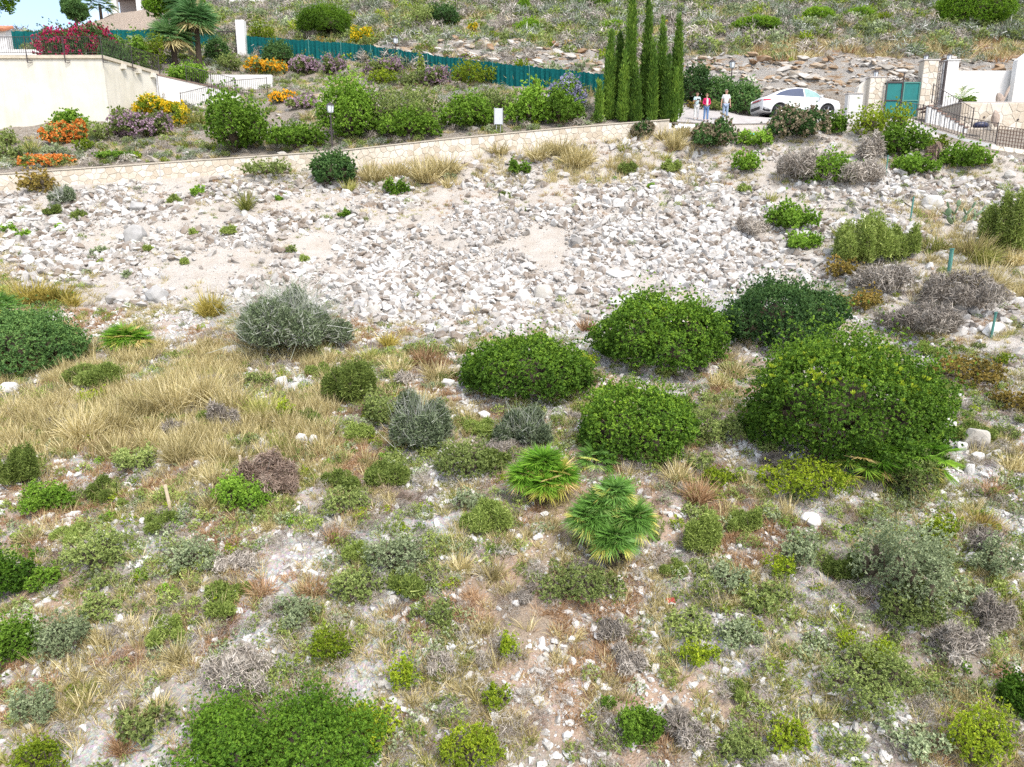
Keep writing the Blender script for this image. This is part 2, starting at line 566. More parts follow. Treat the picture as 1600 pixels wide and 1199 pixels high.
def scree_mask(X, Y, Z):
    px, py, d = project(X, Y, Z)
    low = np.interp(px, [0, 150, 350, 560, 700, 900, 1100, 1300, 1420, 1600], [430, 520, 500, 500, 540, 540, 470, 470, 520, 600])
    n = fbm(X * 0.5, Y * 0.5, octv=3, seed=31) - 0.5
    return np.clip((low + 90 * n - py) / 40, 0, 1)
def litter_mask(X, Y, Z):
    px, py, d = project(X, Y, Z)
    c = (cover(GRASS, px, py) + cover(GREEN, px, py) + cover(GREY, px, py)) / 1.9 - 0.5 * cover(STONE, px, py)
    n = fbm(X * 1.1, Y * 1.1, octv=4, seed=33)
    return np.clip((c * 0.6 + 2.0 * (n - 0.5) - 0.06) * 1.5, 0, 0.75)
def marl_mask(X, Y, Z):
    n = fbm(X * 0.35, Y * 0.5, octv=4, seed=35)
    return np.clip((n - 0.53) * 6, 0, 0.85)

xs_f = np.concatenate([np.linspace(-150, -33, 14), np.arange(-32, 32.01, 0.14), np.linspace(33, 150, 14)])
def yf(X, v):
    e = Yw(X) + 0.12
    y0 = 5.5
    return np.where(v < 0.03, -60 + (y0 + 60) * v / 0.03, y0 + (e - y0) * (np.clip((v - 0.03) / 0.97, 0, 1)) ** 1.12)
me = grid_mesh('hillside', xs_f, yf, 300, Hf, slope_material(), {'scree': scree_mask, 'litter': litter_mask, 'marl': marl_mask})
tag(link('hillside', me), 'stony limestone slope with scree bank and dry scrub below the road', 'hillside', kind='structure')

# upper ground: garden soil, rock cut, scrub hill, mound of fresh earth
def upper_material():
    m, N, L, B = new_mat('upper_ground')
    g = N.new('ShaderNodeNewGeometry'); P = g.outputs['Position']
    ar = N.new('ShaderNodeAttribute'); ar.attribute_name = 'rock'
    am = N.new('ShaderNodeAttribute'); am.attribute_name = 'mound'
    n1 = noise(N, L, 0.9, 6, 0.65, P); n2 = noise(N, L, 4.5, 6, 0.7, P); n3 = noise(N, L, 14, 5, 0.7, P)
    soil = ramp(N, [(0.3, (0.235, 0.19, 0.14)), (0.5, (0.37, 0.32, 0.265)), (0.7, (0.46, 0.42, 0.37))])
    L.new(n2, soil.inputs['Fac'])
    mp = N.new('ShaderNodeMapping'); mp.inputs['Scale'].default_value = (0.5, 0.5, 2.6)
    mp.inputs['Rotation'].default_value = (0.0, 0.25, 0)
    L.new(P, mp.inputs['Vector'])
    nr = noise(N, L, 1.3, 8, 0.7, mp.outputs['Vector'])
    rk = ramp(N, [(0.34, (0.264, 0.160, 0.088)), (0.41, (0.400, 0.296, 0.200)), (0.46, (0.400, 0.368, 0.328)), (0.75, (0.480, 0.456, 0.424))])
    L.new(nr, rk.inputs['Fac'])
    c = mixc(N, L, ar.outputs['Fac'], soil.outputs['Color'], rk.outputs['Color'])
    md = ramp(N, [(0.3, (0.352, 0.272, 0.208)), (0.7, (0.480, 0.400, 0.328))])
    L.new(n2, md.inputs['Fac'])
    c = mixc(N, L, am.outputs['Fac'], c, md.outputs['Color'])
    L.new(c, B.inputs['Base Color'])
    B.inputs['Roughness'].default_value = 0.95
    B.inputs['Specular IOR Level'].default_value = 0.15
    ad = N.new('ShaderNodeMath'); ad.operation = 'ADD'
    L.new(n3, ad.inputs[0]); L.new(nr, ad.inputs[1])
    b = N.new('ShaderNodeBump'); b.inputs['Strength'].default_value = 1.0; b.inputs['Distance'].default_value = 0.22
    L.new(ad.outputs[0], b.inputs['Height']); L.new(b.outputs['Normal'], B.inputs['Normal'])
    return m
def mound_mask(X, Y, Z):
    px, py, d = project(X, Y, Z)
    return np.clip((270 - px + 60 * (fbm(X * .3, Y * .3, seed=41) - .5)) / 30, 0, 1) * np.clip((px - 30) / 30, 0, 1) * np.clip((d - 64) / 3, 0, 1)
xs_b = np.concatenate([np.linspace(-160, -51, 12), np.arange(-50, 50.01, 0.25), np.linspace(51, 160, 12)])
def yb(X, v):
    e = Yw(X) + 0.12
    return e + (26 * np.clip(v / 0.55, 0, 1)) + (100) * np.clip((v - 0.55) / 0.45, 0, 1) ** 1.5
me = grid_mesh('upper_hillside', xs_b, yb, 260, Hb, upper_material(), {'rock': lambda X, Y, Z: rockband(X, Y), 'mound': mound_mask})
tag(link('upper_hillside', me), 'upper hill with garden terraces, ochre rock cut and dry scrub', 'hill', kind='structure')
# ------------------------------------------------------------------ leaf and blade geometry (numpy)
def unit(v):
    return v / np.maximum(np.linalg.norm(v, axis=-1, keepdims=True), 1e-9)

class Leaves:
    def __init__(s): s.V, s.Q, s.T, s.rq, s.rt, s.n = [], [], [], [], [], 0
    def diamonds(s, P, A, N, L, W, rnd, fold=0.0):
        """leaf lozenges: base P, axis A, face normal N, length L, width W (arrays)"""
        n = len(P)
        A = unit(A); S = unit(np.cross(A, N)); N = np.cross(S, A)
        L = np.broadcast_to(np.asarray(L, float).reshape(-1, 1), (n, 1)); W = np.broadcast_to(np.asarray(W, float).reshape(-1, 1), (n, 1))
        m = P + A * L * 0.5
        V = np.stack([P, m + S * W * 0.5 + N * W * fold, P + A * L, m - S * W * 0.5 + N * W * fold], 1).reshape(-1, 3)
        s.Q.append(np.arange(n * 4).reshape(n, 4) + s.n)
        s.V.append(V); s.n += n * 4
        s.rq.append(np.broadcast_to(rnd, n))
    def blades(s, P, A, L, W, bend, rnd, seg=2):
        """grass blades or twigs: tapering ribbons from P along A, drooping by bend"""
        n = len(P)
        A = unit(A)
        side = unit(np.cross(A, rng.normal(size=(n, 3))))
        L = np.broadcast_to(np.asarray(L, float).reshape(-1, 1), (n, 1)); W = np.broadcast_to(np.asarray(W, float).reshape(-1, 1), (n, 1))
        bend = np.broadcast_to(np.asarray(bend, float).reshape(-1, 1), (n, 1))
        rows = []
        for k in range(seg):
            t = k / seg
            c = P + A * L * t + np.array([0, 0, -1.0]) * bend * L * t * t
            rows += [c - side * W * 0.5 * (1 - 0.6 * t), c + side * W * 0.5 * (1 - 0.6 * t)]
        rows.append(P + A * L + np.array([0, 0, -1.0]) * bend * L)
        k = len(rows)
        V = np.stack(rows, 1).reshape(-1, 3)
        b = np.arange(n)[:, None] * k + s.n
        for j in range(seg - 1):
            s.Q.append(b + np.array([[2 * j, 2 * j + 1, 2 * j + 3, 2 * j + 2]])); s.rq.append(np.broadcast_to(rnd, n))
        s.T.append(b + np.array([[k - 3, k - 2, k - 1]])); s.rt.append(np.broadcast_to(rnd, n))
        s.V.append(V); s.n += n * k
    def mesh(s, name, mat, mats=None):
        V = np.concatenate(s.V)
        Q = np.concatenate(s.Q) if s.Q else None
        T = np.concatenate(s.T) if s.T else None
        r = np.concatenate(s.rq + s.rt)
        return fast_mesh(name, V, Q, T, mats=mats or [mat], rnd=r)

def sphere_dirs(n, zmin=-0.25):
    z = rng.uniform(zmin, 1, n); a = rng.uniform(0, 2 * math.pi, n)
    r = np.sqrt(np.maximum(0, 1 - z * z))
    return np.stack([r * np.cos(a), r * np.sin(a), z], 1)

def lobes(rx, ry, h, k, spread=0.55):
    """a few overlapping rounded masses that make up one crown"""
    out = [(0.0, 0.0, 0.42 * h, rx * 0.72, ry * 0.72, h * 0.56)]
    for i in range(k):
        a = 2 * math.pi * i / k + rng.uniform(-0.4, 0.4)
        q = rng.uniform(0.75, 1.0) * spread
        s = rng.uniform(0.30, 0.52)
        out.append((rx * q * math.cos(a), ry * q * math.sin(a), h * rng.uniform(0.22, 0.52), rx * s, ry * s, h * rng.uniform(0.30, 0.5)))
    return fit(out, rx, ry, h)

def fit(lb, rx, ry, h):
    ex = max(abs(l[0]) + l[3] for l in lb); ey = max(abs(l[1]) + l[4] for l in lb); ez = max(l[2] + l[5] for l in lb)
    return [(l[0] * rx / ex, l[1] * ry / ey, l[2] * h / ez, l[3] * rx / ex, l[4] * ry / ey, l[5] * h / ez) for l in lb]

def ragged(rx, ry, h, k):
    """an open uneven bush: many small tufts of different heights"""
    out = [(0.0, 0.0, 0.30 * h, rx * 0.42, ry * 0.42, h * 0.36)]
    for i in range(k):
        a = 2 * math.pi * i / k * 1.618 + rng.uniform(-0.6, 0.6)
        q = rng.uniform(0.25, 0.85)
        s = rng.uniform(0.20, 0.40) * (1.15 - 0.4 * q)
        top = h * (1.05 - 0.55 * q * q) * rng.uniform(0.7, 1.1)
        out.append((rx * q * math.cos(a), ry * q * math.sin(a), top * 0.55, rx * s, ry * s, top * 0.5))
    return fit(out, rx, ry, h)

def crown_points(lb, n, jag=0.14, depth=0.22, seed=0):
    """points in the outer shell of a union of lobes and the outward direction there"""
    ar = np.array([l[3] * l[4] + l[3] * l[5] for l in lb]); ar = ar / ar.sum()
    Ps, Ns = [], []
    for l, f in zip(lb, ar):
        m = int(n * f * 5) + 6
        d = sphere_dirs(m, -0.55)
        r = 1 + jag * 2 * (vnoise(d[:, 0] * 3.1 + seed, d[:, 1] * 3.1, d[:, 2] * 3.1, seed) - 0.5) + jag * 1.4 * (vnoise(d[:, 0] * 8 + seed, d[:, 1] * 8, d[:, 2] * 8, seed + 5) - 0.5)
        r = np.maximum(r, .80) * (1 - depth * rng.random(m) ** 2.2)
        P = np.array(l[:3]) + d * r[:, None] * np.array(l[3:6])
        Ps.append(P); Ns.append(unit(d / np.array(l[3:6])))
    P, N = np.concatenate(Ps), np.concatenate(Ns)
    deep = np.full(len(P), 9.0)
    own = np.concatenate([np.full(len(p), i) for i, p in enumerate(Ps)])
    for i, l in enumerate(lb):
        q = np.linalg.norm((P - np.array(l[:3])) / np.array(l[3:6]), axis=1)
        deep = np.minimum(deep, np.where(own == i, 9.0, q))
    ok = (deep > 0.78) & (P[:, 2] > 0.0)
    P, N = P[ok], N[ok]
    if len(P) > n:
        i = rng.permutation(len(P))[:n]; P, N = P[i], N[i]
    return P, N

def core_mesh(lb, mat, s=0.8):
    """solid dark core for the twig mass in a crown, added to block see-through"""
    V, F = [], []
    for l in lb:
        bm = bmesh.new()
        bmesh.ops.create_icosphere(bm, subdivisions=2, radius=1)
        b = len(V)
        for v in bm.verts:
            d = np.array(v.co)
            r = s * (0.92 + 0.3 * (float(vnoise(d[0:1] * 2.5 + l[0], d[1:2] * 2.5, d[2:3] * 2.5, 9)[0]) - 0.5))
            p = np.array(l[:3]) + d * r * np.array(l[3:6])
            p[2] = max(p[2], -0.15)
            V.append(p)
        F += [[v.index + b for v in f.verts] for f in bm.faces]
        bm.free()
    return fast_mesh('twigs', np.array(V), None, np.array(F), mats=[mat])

def leafy(lb, n_tuft, per, L, W, up=0.35, jag=0.14, depth=0.22, axis_spread=0.8, sprig=0.0):
    """rosettes of leaves at the ends of twigs all over a crown"""
    lv = Leaves()
    P, N = crown_points(lb, n_tuft, jag, depth, int(rng.integers(1e6)))
    n = len(P)
    if sprig:                                       # shoots that stand out of the crown
        hh = max(l[2] + l[5] for l in lb)
        sh = (rng.random(n) < sprig) & (N[:, 2] > -.2)
        P = P + np.where(sh, rng.uniform(.05, .30, n) * hh, 0)[:, None] * unit(N * .6 + np.array([0, 0, .9]))
    tw = rng.random(n)                              # one tint per twig, small scatter per leaf
    big = vnoise(P[:, 0] * 2.2, P[:, 1] * 2.2, P[:, 2] * 2.2, 77)
    for k in range(per):
        A = unit(N * 0.38 + np.array([0, 0, up * .8]) + axis_spread * rng.normal(size=(n, 3)))
        NN = unit(N * 0.8 + np.array([0, 0, 0.5]) + 0.6 * rng.normal(size=(n, 3)))
        l = L * rng.uniform(0.7, 1.25, n)
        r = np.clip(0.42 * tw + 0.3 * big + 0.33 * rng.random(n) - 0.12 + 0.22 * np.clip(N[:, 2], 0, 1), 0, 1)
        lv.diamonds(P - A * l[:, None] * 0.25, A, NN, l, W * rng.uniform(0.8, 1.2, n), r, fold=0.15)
    return lv

# colours of the plants, darkest to palest leaf
LM = {
 'lentisk':  leaf_mat('lentisk_leaves', [(0.0, (0.018, 0.042, 0.007)), (0.45, (0.052, 0.100, 0.012)), (0.8, (0.105, 0.170, 0.018)), (1.0, (0.18, 0.24, 0.025))], gain=2.45),
 'darkgreen':leaf_mat('dark_leaves', [(0.0, (0.020, 0.045, 0.016)), (0.5, (0.045, 0.090, 0.026)), (1.0, (0.10, 0.16, 0.045))], gain=2.2),
 'bright':   leaf_mat('bright_leaves', [(0.0, (0.030, 0.065, 0.008)), (0.5, (0.090, 0.160, 0.018)), (1.0, (0.19, 0.28, 0.04))], gain=2.05),
 'lime':     leaf_mat('lime_leaves', [(0.0, (0.060, 0.100, 0.010)), (0.5, (0.155, 0.21, 0.015)), (1.0, (0.30, 0.34, 0.025))], gain=1.6),
 'leafy':    leaf_mat('glossy_leaves', [(0.0, (0.018, 0.042, 0.006)), (0.5, (0.048, 0.105, 0.011)), (1.0, (0.115, 0.20, 0.02))], gain=1.55),
 'shoots':   leaf_mat('young_shoot_leaves', [(0.0, (0.13, 0.20, 0.018)), (1.0, (0.34, 0.40, 0.035))], gain=1.3),
 'olive':    leaf_mat('olive_leaves', [(0.0, (0.045, 0.062, 0.020)), (0.5, (0.110, 0.140, 0.040)), (1.0, (0.21, 0.235, 0.085))], gain=2.25),
 'silver':   leaf_mat('silvery_leaves', [(0.0, (0.065, 0.085, 0.045)), (0.5, (0.150, 0.180, 0.095)), (1.0, (0.29, 0.32, 0.20))], gain=1.95),
 'spiky':    leaf_mat('needle_leaves', [(0.0, (0.045, 0.065, 0.014)), (0.5, (0.115, 0.145, 0.034)), (1.0, (0.22, 0.24, 0.085))], gain=2.6),
 'ashy':     leaf_mat('ashy_twigs', [(0.0, (0.035, 0.050, 0.028)), (0.45, (0.115, 0.145, 0.075)), (0.75, (0.19, 0.20, 0.165)), (1.0, (0.33, 0.325, 0.31))], trans=0.1, gain=1.7),
 'greytwig': leaf_mat('grey_twigs', [(0.0, (0.13, 0.110, 0.092)), (0.5, (0.26, 0.23, 0.195)), (1.0, (0.44, 0.40, 0.35))], trans=0.0, gain=1.25),
 'browntwig':leaf_mat('brown_twigs', [(0.0, (0.09, 0.060, 0.045)), (0.5, (0.18, 0.130, 0.10)), (1.0, (0.30, 0.235, 0.19))], trans=0.0, gain=1.25),
 'straw':    leaf_mat('straw_blades', [(0.0, (0.16, 0.135, 0.055)), (0.4, (0.31, 0.26, 0.115)), (0.75, (0.46, 0.39, 0.20)), (1.0, (0.58, 0.51, 0.32))], trans=0.25, gain=1.4),
 'gold':     leaf_mat('golden_blades', [(0.0, (0.13, 0.115, 0.02)), (0.5, (0.29, 0.235, 0.045)), (1.0, (0.47, 0.39, 0.12))], trans=0.25, gain=1.3),
 'greengrass':leaf_mat('green_blades', [(0.0, (0.09, 0.11, 0.02)), (0.5, (0.20, 0.215, 0.05)), (1.0, (0.40, 0.37, 0.14))], trans=0.25, gain=1.45),
 'russet':   leaf_mat('russet_blades', [(0.0, (0.16, 0.09, 0.045)), (0.5, (0.31, 0.19, 0.10)), (1.0, (0.46, 0.33, 0.20))], trans=0.2, gain=1.35),
 'rust':     leaf_mat('rusty_leaves', [(0.0, (0.06, 0.055, 0.018)), (0.5, (0.16, 0.125, 0.03)), (1.0, (0.30, 0.21, 0.055))], gain=1.6),
 'palm':     leaf_mat('palm_blades', [(0.0, (0.045, 0.095, 0.010)), (0.4, (0.085, 0.190, 0.018)), (0.75, (0.16, 0.27, 0.03)), (0.93, (0.33, 0.30, 0.06)), (1.0, (0.42, 0.32, 0.14))], rough=0.4, gain=1.7),
 'bluepalm': leaf_mat('blue_palm_blades', [(0.0, (0.04, 0.085, 0.014)), (0.5, (0.085, 0.17, 0.032)), (0.85, (0.14, 0.235, 0.075)), (1.0, (0.34, 0.32, 0.08))], rough=0.4, gain=1.9),
 'darkpalm': leaf_mat('tall_palm_blades', [(0.0, (0.015, 0.040, 0.012)), (0.5, (0.040, 0.090, 0.028)), (0.88, (0.10, 0.16, 0.06)), (1.0, (0.28, 0.24, 0.12))], rough=0.4, gain=2),
 'cypress':  leaf_mat('cypress_sprays', [(0.0, (0.018, 0.040, 0.008)), (0.5, (0.045, 0.085, 0.012)), (1.0, (0.105, 0.155, 0.022))], gain=2.5),
 'pine':     leaf_mat('pine_needles', [(0.0, (0.030, 0.065, 0.008)), (0.5, (0.080, 0.150, 0.012)), (1.0, (0.17, 0.25, 0.02))], gain=2),
 'cactus':   leaf_mat('cactus_pads', [(0.0, (0.16, 0.23, 0.13)), (1.0, (0.30, 0.38, 0.24))], trans=0.0),
 'purple':   leaf_mat('purple_flowers', [(0.0, (0.25, 0.16, 0.22)), (0.5, (0.42, 0.29, 0.36)), (1.0, (0.58, 0.44, 0.50))], trans=0.2),
 'lilac':    leaf_mat('lilac_flowers', [(0.0, (0.26, 0.26, 0.42)), (1.0, (0.52, 0.50, 0.68))], trans=0.2),
 'orange':   leaf_mat('orange_flowers', [(0.0, (0.50, 0.13, 0.02)), (1.0, (0.72, 0.30, 0.07))], trans=0.2),
 'amber':    leaf_mat('amber_flowers', [(0.0, (0.62, 0.28, 0.01)), (1.0, (0.80, 0.48, 0.03))], trans=0.2),
 'yellow':   leaf_mat('yellow_flowers', [(0.0, (0.50, 0.33, 0.01)), (1.0, (0.78, 0.60, 0.03))], trans=0.2),
 'magenta':  leaf_mat('magenta_flowers', [(0.0, (0.42, 0.02, 0.09)), (1.0, (0.70, 0.07, 0.20))], trans=0.2),
 'pinkish':  leaf_mat('pink_seed_heads', [(0.0, (0.13, 0.12, 0.06)), (1.0, (0.36, 0.29, 0.20))], trans=0.2),
}
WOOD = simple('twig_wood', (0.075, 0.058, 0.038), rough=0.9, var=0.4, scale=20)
DEADWOOD = simple('dead_wood', (0.30, 0.26, 0.225), rough=0.9, var=0.3, scale=20)

def stems_mesh(W, h, n, mat, r=0.012):
    """woody stems spreading from the foot of a bush"""
    mb = MB()
    for k in range(n):
        a = rng.uniform(0, 2 * math.pi); q = rng.uniform(0.25, 0.75)
        e = Vector((math.cos(a) * W * 0.5 * q, math.sin(a) * W * 0.5 * q, h * rng.uniform(0.55, 0.85)))
        m = e * 0.5 + Vector((rng.normal() * .05 * W, rng.normal() * .05 * W, 0.05 * h))
        mb.tube([(0, 0, -0.12), m, e], [r * 1.8, r * 1.2, r * 0.5], 4)
    me = bpy.data.meshes.new('stems'); me.from_pydata(mb.v, [], mb.f); me.materials.append(mat)
    return me

def plant_meshes(kind, W, D, h, d):
    """[(part name, mesh)] for a plant W wide, D deep, h high, seen from about d metres"""
    px = 704.0 / d                                      # picture pixels per metre there
    area = math.pi * (W * 0.5) * (D * 0.5) + math.pi * (W + D) * 0.5 * h * 0.9
    if kind in ('leafy', 'lentisk', 'darkgreen', 'bright', 'olive', 'silver', 'lime', 'rust', 'pine') or kind.startswith('fl_'):
        big = W * px > 60
        L = {'lentisk': 2.8, 'darkgreen': 2.6, 'bright': 2.7, 'olive': 3.0, 'silver': 3.0, 'lime': 2.9, 'rust': 3.0, 'pine': 3.2}.get(kind, 3.0) / px
        L = min(max(L, 0.03), 0.14)
        Wd = L * {'lentisk': 0.62, 'bright': 0.6, 'silver': 0.42, 'olive': 0.45, 'lime': 0.42, 'pine': 0.3}.get(kind, 0.5)
        k = 9 if big else (5 if W * px > 25 else 3)
        lb = ragged(W / 2, D / 2, h, k + 5 if big else k + 2) if kind not in ('lentisk', 'pine', 'darkgreen') else lobes(W / 2, D / 2, h, k + 3, 0.6 if kind != 'pine' else 0.5)
        if kind == 'lentisk' and W > 4.5:          # the largest one slopes down to its right
            lb = [(l[0], l[1], l[2] * (1 - .24 * max(0, l[0] / (W / 2))), l[3], l[4], l[5] * (1 - .24 * max(0, l[0] / (W / 2)))) for l in lb]
        per = 6
        dens = {'lentisk': 3.7, 'darkgreen': 3.2, 'bright': 2.6, 'leafy': 2.8, 'pine': 2.8}.get(kind, 2.0 if kind.startswith('fl_') else 1.15)
        n = int(min(20000, max(40, dens * area / (L * Wd * 0.5) / per)))
        loose = kind in ('leafy', 'olive', 'silver', 'lime', 'rust', 'bright') or kind.startswith('fl_')
        base = kind if kind in LM else {'fl_purple': 'olive', 'fl_lilac': 'bright', 'fl_orange': 'olive', 'fl_amber': 'olive', 'fl_yellow': 'lime', 'fl_magenta': 'darkgreen', 'fl_pinkish': 'darkgreen'}[kind]
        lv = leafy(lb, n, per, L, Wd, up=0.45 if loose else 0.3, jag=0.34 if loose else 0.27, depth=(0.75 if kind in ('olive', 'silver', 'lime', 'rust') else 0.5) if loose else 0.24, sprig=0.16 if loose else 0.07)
        out = [('foliage', lv.mesh('foliage', LM[base])), ('twigs', core_mesh(lb, WOOD, 0.3 if loose else 0.40))]  # the twigs part is a solid dark core added behind the leaves
        if kind.startswith('fl_'):
            f = Leaves()
            P, N = crown_points(lb, int(n * 0.8), 0.34, 0.05, int(rng.integers(1e6)))
            pn = vnoise(P[:, 0] * 2.5 + 3, P[:, 1] * 2.5, P[:, 2] * 2.5, 3)
            keep = (pn > 0.38) & (P[:, 2] > 0.15 * h)
            P, N = P[keep], N[keep]
            for q in range(5):
                A = unit(N + 0.9 * rng.normal(size=P.shape))
                f.diamonds(P + N * L * 0.6, A, unit(N + 0.5 * rng.normal(size=P.shape)), L * 0.9, L * 0.7, rng.random(len(P)), 0.1)
            if len(P): out.append(('blossom', f.mesh('blossom', LM[kind[3:]])))
        elif kind == 'lentisk' and W > 4.5:
            f = Leaves()
            P, N = crown_points(lb, 900, 0.2, 0.05, 4)
            keep = (P[:, 2] > .62 * h) & (vnoise(P[:, 0] * 1.3, P[:, 1] * 1.3, None, 6) > .42)
            P, N = P[keep], N[keep]
            for q in range(7):
                A = unit(N * .6 + np.array([0, 0, .8]) + .5 * rng.normal(size=P.shape))
                f.diamonds(P + N * .04, A, unit(rng.normal(size=P.shape)), .11, .055, rng.random(len(P)), .1)
            out.append(('young_shoots', f.mesh('young_shoots', LM['shoots'])))
            out.append(('stem', stems_mesh(W, h, 7, WOOD)))
        elif big:
            out.append(('stem', stems_mesh(W, h, 7, WOOD)))
        return out
    if kind in ('spiky', 'ashy', 'greytwig', 'browntwig'):
        # fine upright or tangled twigs
        lv = Leaves()
        n = int(min(12000, max(160, 3.6 * area * px * px / 9)))
        lb = ragged(W / 2, D / 2, h, 9 if W * px > 50 else 5)
        P, N = crown_points(lb, n, 0.3, 0.55, int(rng.integers(1e6)))
        A = unit(N * 0.7 + np.array([0, 0, 0.55 if kind != 'browntwig' else 0.1]) + (0.45 if kind == 'spiky' else 0.7) * rng.normal(size=P.shape))
        L = np.clip(rng.uniform(4, 10, len(P)) / px, 0.05, 0.5 * max(h, 0.3))
        big = vnoise(P[:, 0] * 2.0, P[:, 1] * 2.0, P[:, 2] * 2.0, 13)
        lv.blades(P - A * L[:, None] * 0.5, A, L, 0.8 / px, rng.uniform(-0.1, 0.25, len(P)), np.clip(0.6 * big + 0.6 * rng.random(len(P)) - 0.1, 0, 1))
        if kind == 'ashy':
            m = int(70 + 240 * W)
            a = rng.uniform(0, 6.28, m); q = rng.uniform(.2, 1.0, m)
            T = np.stack([np.cos(a) * q * W * .52, np.sin(a) * q * D * .52, h * (1.12 - .75 * q * q) * rng.uniform(.75, 1.1, m)], 1)
            T = T + rng.normal(size=(m, 3)) * .09 * W
            B = T * rng.uniform(.45, .75, (m, 1)) + rng.normal(size=(m, 3)) * .07 * W
            lv.blades(B, T - B, np.linalg.norm(T - B, axis=1), 0.55 / px, rng.uniform(-.15, .2, m), rng.uniform(.5, .95, m), seg=3)
        if kind in ('spiky', 'ashy'):
            m = len(P)
            Q, M = crown_points(lb, m, 0.25, 0.5, int(rng.integers(1e6)))
            for q in range(3):
                A2 = unit(M * 0.6 + np.array([0, 0, 0.5]) + 0.6 * rng.normal(size=Q.shape))
                lv.diamonds(Q, A2, unit(rng.normal(size=Q.shape)), 2.6 / px, 1.0 / px, np.clip(0.5 * rng.random(len(Q)), 0, 1))
        out = [('foliage' if kind in ('spiky', 'ashy') else 'twigs', lv.mesh('twigs', LM[kind]))]
        if kind in ('spiky', 'ashy'):
            out.append(('twigs', core_mesh(lb, WOOD, 0.42)))  # dark filler core added so the bush is not seen through
        out.append(('stem', stems_mesh(W, h, 6, WOOD if kind in ('spiky',) else DEADWOOD, 0.008)))
        return out
    if kind in ('straw', 'gold', 'greengrass', 'russet'):
        lv = Leaves()
        n = int(min(4000, max(90, 2.6 * W * h * px * px / 5)))
        a = rng.uniform(0, 2 * math.pi, n); q = np.sqrt(rng.random(n)) * 0.55
        P = np.stack([np.cos(a) * q * W * 0.5, np.sin(a) * q * D * 0.5, np.full(n, -0.03)], 1)
        lean = np.stack([np.cos(a) * q, np.sin(a) * q, np.zeros(n)], 1)
        A = unit(lean * (0.75 * W / max(h, 0.1)) + np.array([0.05, 0, 1.0]) + 0.36 * rng.normal(size=(n, 3)) * np.array([1, 1, 0.2]))
        lv.blades(P, A, h * rng.uniform(0.45, 1.2, n), 0.75 / px, rng.uniform(0.02, 0.75, n), rng.random(n), seg=3)
        return [('blades', lv.mesh('blades', LM[kind]))]
    raise ValueError(kind)

CATS = {'leafy': 'shrub', 'lentisk': 'shrub', 'darkgreen': 'shrub', 'bright': 'shrub', 'olive': 'shrub', 'silver': 'shrub', 'lime': 'shrub', 'rust': 'shrub', 'spiky': 'shrub', 'ashy': 'shrub',
        'greytwig': 'dead shrub', 'browntwig': 'dead shrub', 'straw': 'grass tussock', 'gold': 'grass tussock', 'greengrass': 'grass tussock', 'russet': 'grass tussock', 'pine': 'pine'}
NAMES = {'leafy': 'leafy_bush', 'lentisk': 'evergreen_shrub', 'darkgreen': 'dark_shrub', 'bright': 'green_shrub', 'olive': 'olive_shrub', 'silver': 'silvery_shrub', 'lime': 'yellow_green_shrub', 'rust': 'rusty_shrub',
         'spiky': 'needle_shrub', 'ashy': 'ashy_shrub', 'greytwig': 'dead_shrub', 'browntwig': 'dead_shrub', 'straw': 'grass_tussock', 'gold': 'grass_tussock', 'greengrass': 'grass_tussock', 'russet': 'grass_tussock', 'pine': 'pine_bush'}

def put_plant(kind, base, W, D, h, d, label=None, group=None, name=None, cat=None, rz=None):
    parts = plant_meshes(kind, W, D, h, d)
    name = name or NAMES.get(kind, 'flowering_shrub')
    cat = cat or CATS.get(kind, 'flowering shrub')
    base = (base[0], base[1], base[2] - 0.04)
    if len(parts) == 1:
        o = link(name, parts[0][1], loc=base)
        return tag(o, label, cat, group)
    r = empty(name, base, 0.0, label, cat, group)
    for pn, me in parts:
        q = link(pn, me, r)
        if pn == 'twigs': q['kind'] = 'stuff'
    return r

def box_plant(x0, y0, x1, y1, kind, label=None, group=None, d=None, name=None, cat=None, deep=0.9):
    """a plant that fills the box x0..x1, y0..y1 of the photograph, rooted on the ground there"""
    w, h = x1 - x0, y1 - y0
    yc = y1 - min(0.15 * w, 0.30 * h) * (0.4 if d and d > 36 else 1)
    if d is None: p, d = hit((x0 + x1) / 2, yc)
    else: p = ground((x0 + x1) / 2, yc, d)
    s = d / FPX
    py = project(p[0], p[1], p[2])[1]
    H_ = max(0.12, (py - y0) * s * 1.0)
    W_ = w * s
    return put_plant(kind, p, W_, W_ * deep, H_, d, label, group, name, cat)

# ------------------------------------------------------------------ fan palms
def fan_leaves(lv, P, A, pet, blade, nb, mix, width=0.035):
    """one fan leaf: a stalk from P along A, then nb blades spread in a fan"""
    A = unit(A)
    side = unit(np.cross(A, np.array([0.05, 0.02, 1.0])))
    nrm = np.cross(side, A)
    hub = P + A * pet + np.array([0, 0, -0.12]) * pet
    lv.blades(P[None], (hub - P)[None], np.linalg.norm(hub - P), 0.02, 0.0, mix, seg=2)
    ang = np.linspace(-1.75, 1.75, nb) + rng.normal(size=nb) * 0.05
    C = unit(A * 0.88 - nrm * 0.3)
    B = np.cos(ang)[:, None] * C + np.sin(ang)[:, None] * side + nrm * 0.05
    l = blade * (0.72 + 0.28 * np.cos(ang * 0.8)) * rng.uniform(0.9, 1.08, nb)
    lv.blades(np.repeat(hub[None], nb, 0), B, l, width, rng.uniform(0.05, 0.2, nb), np.clip(mix + rng.normal(size=nb) * 0.06, 0, 1), seg=2)

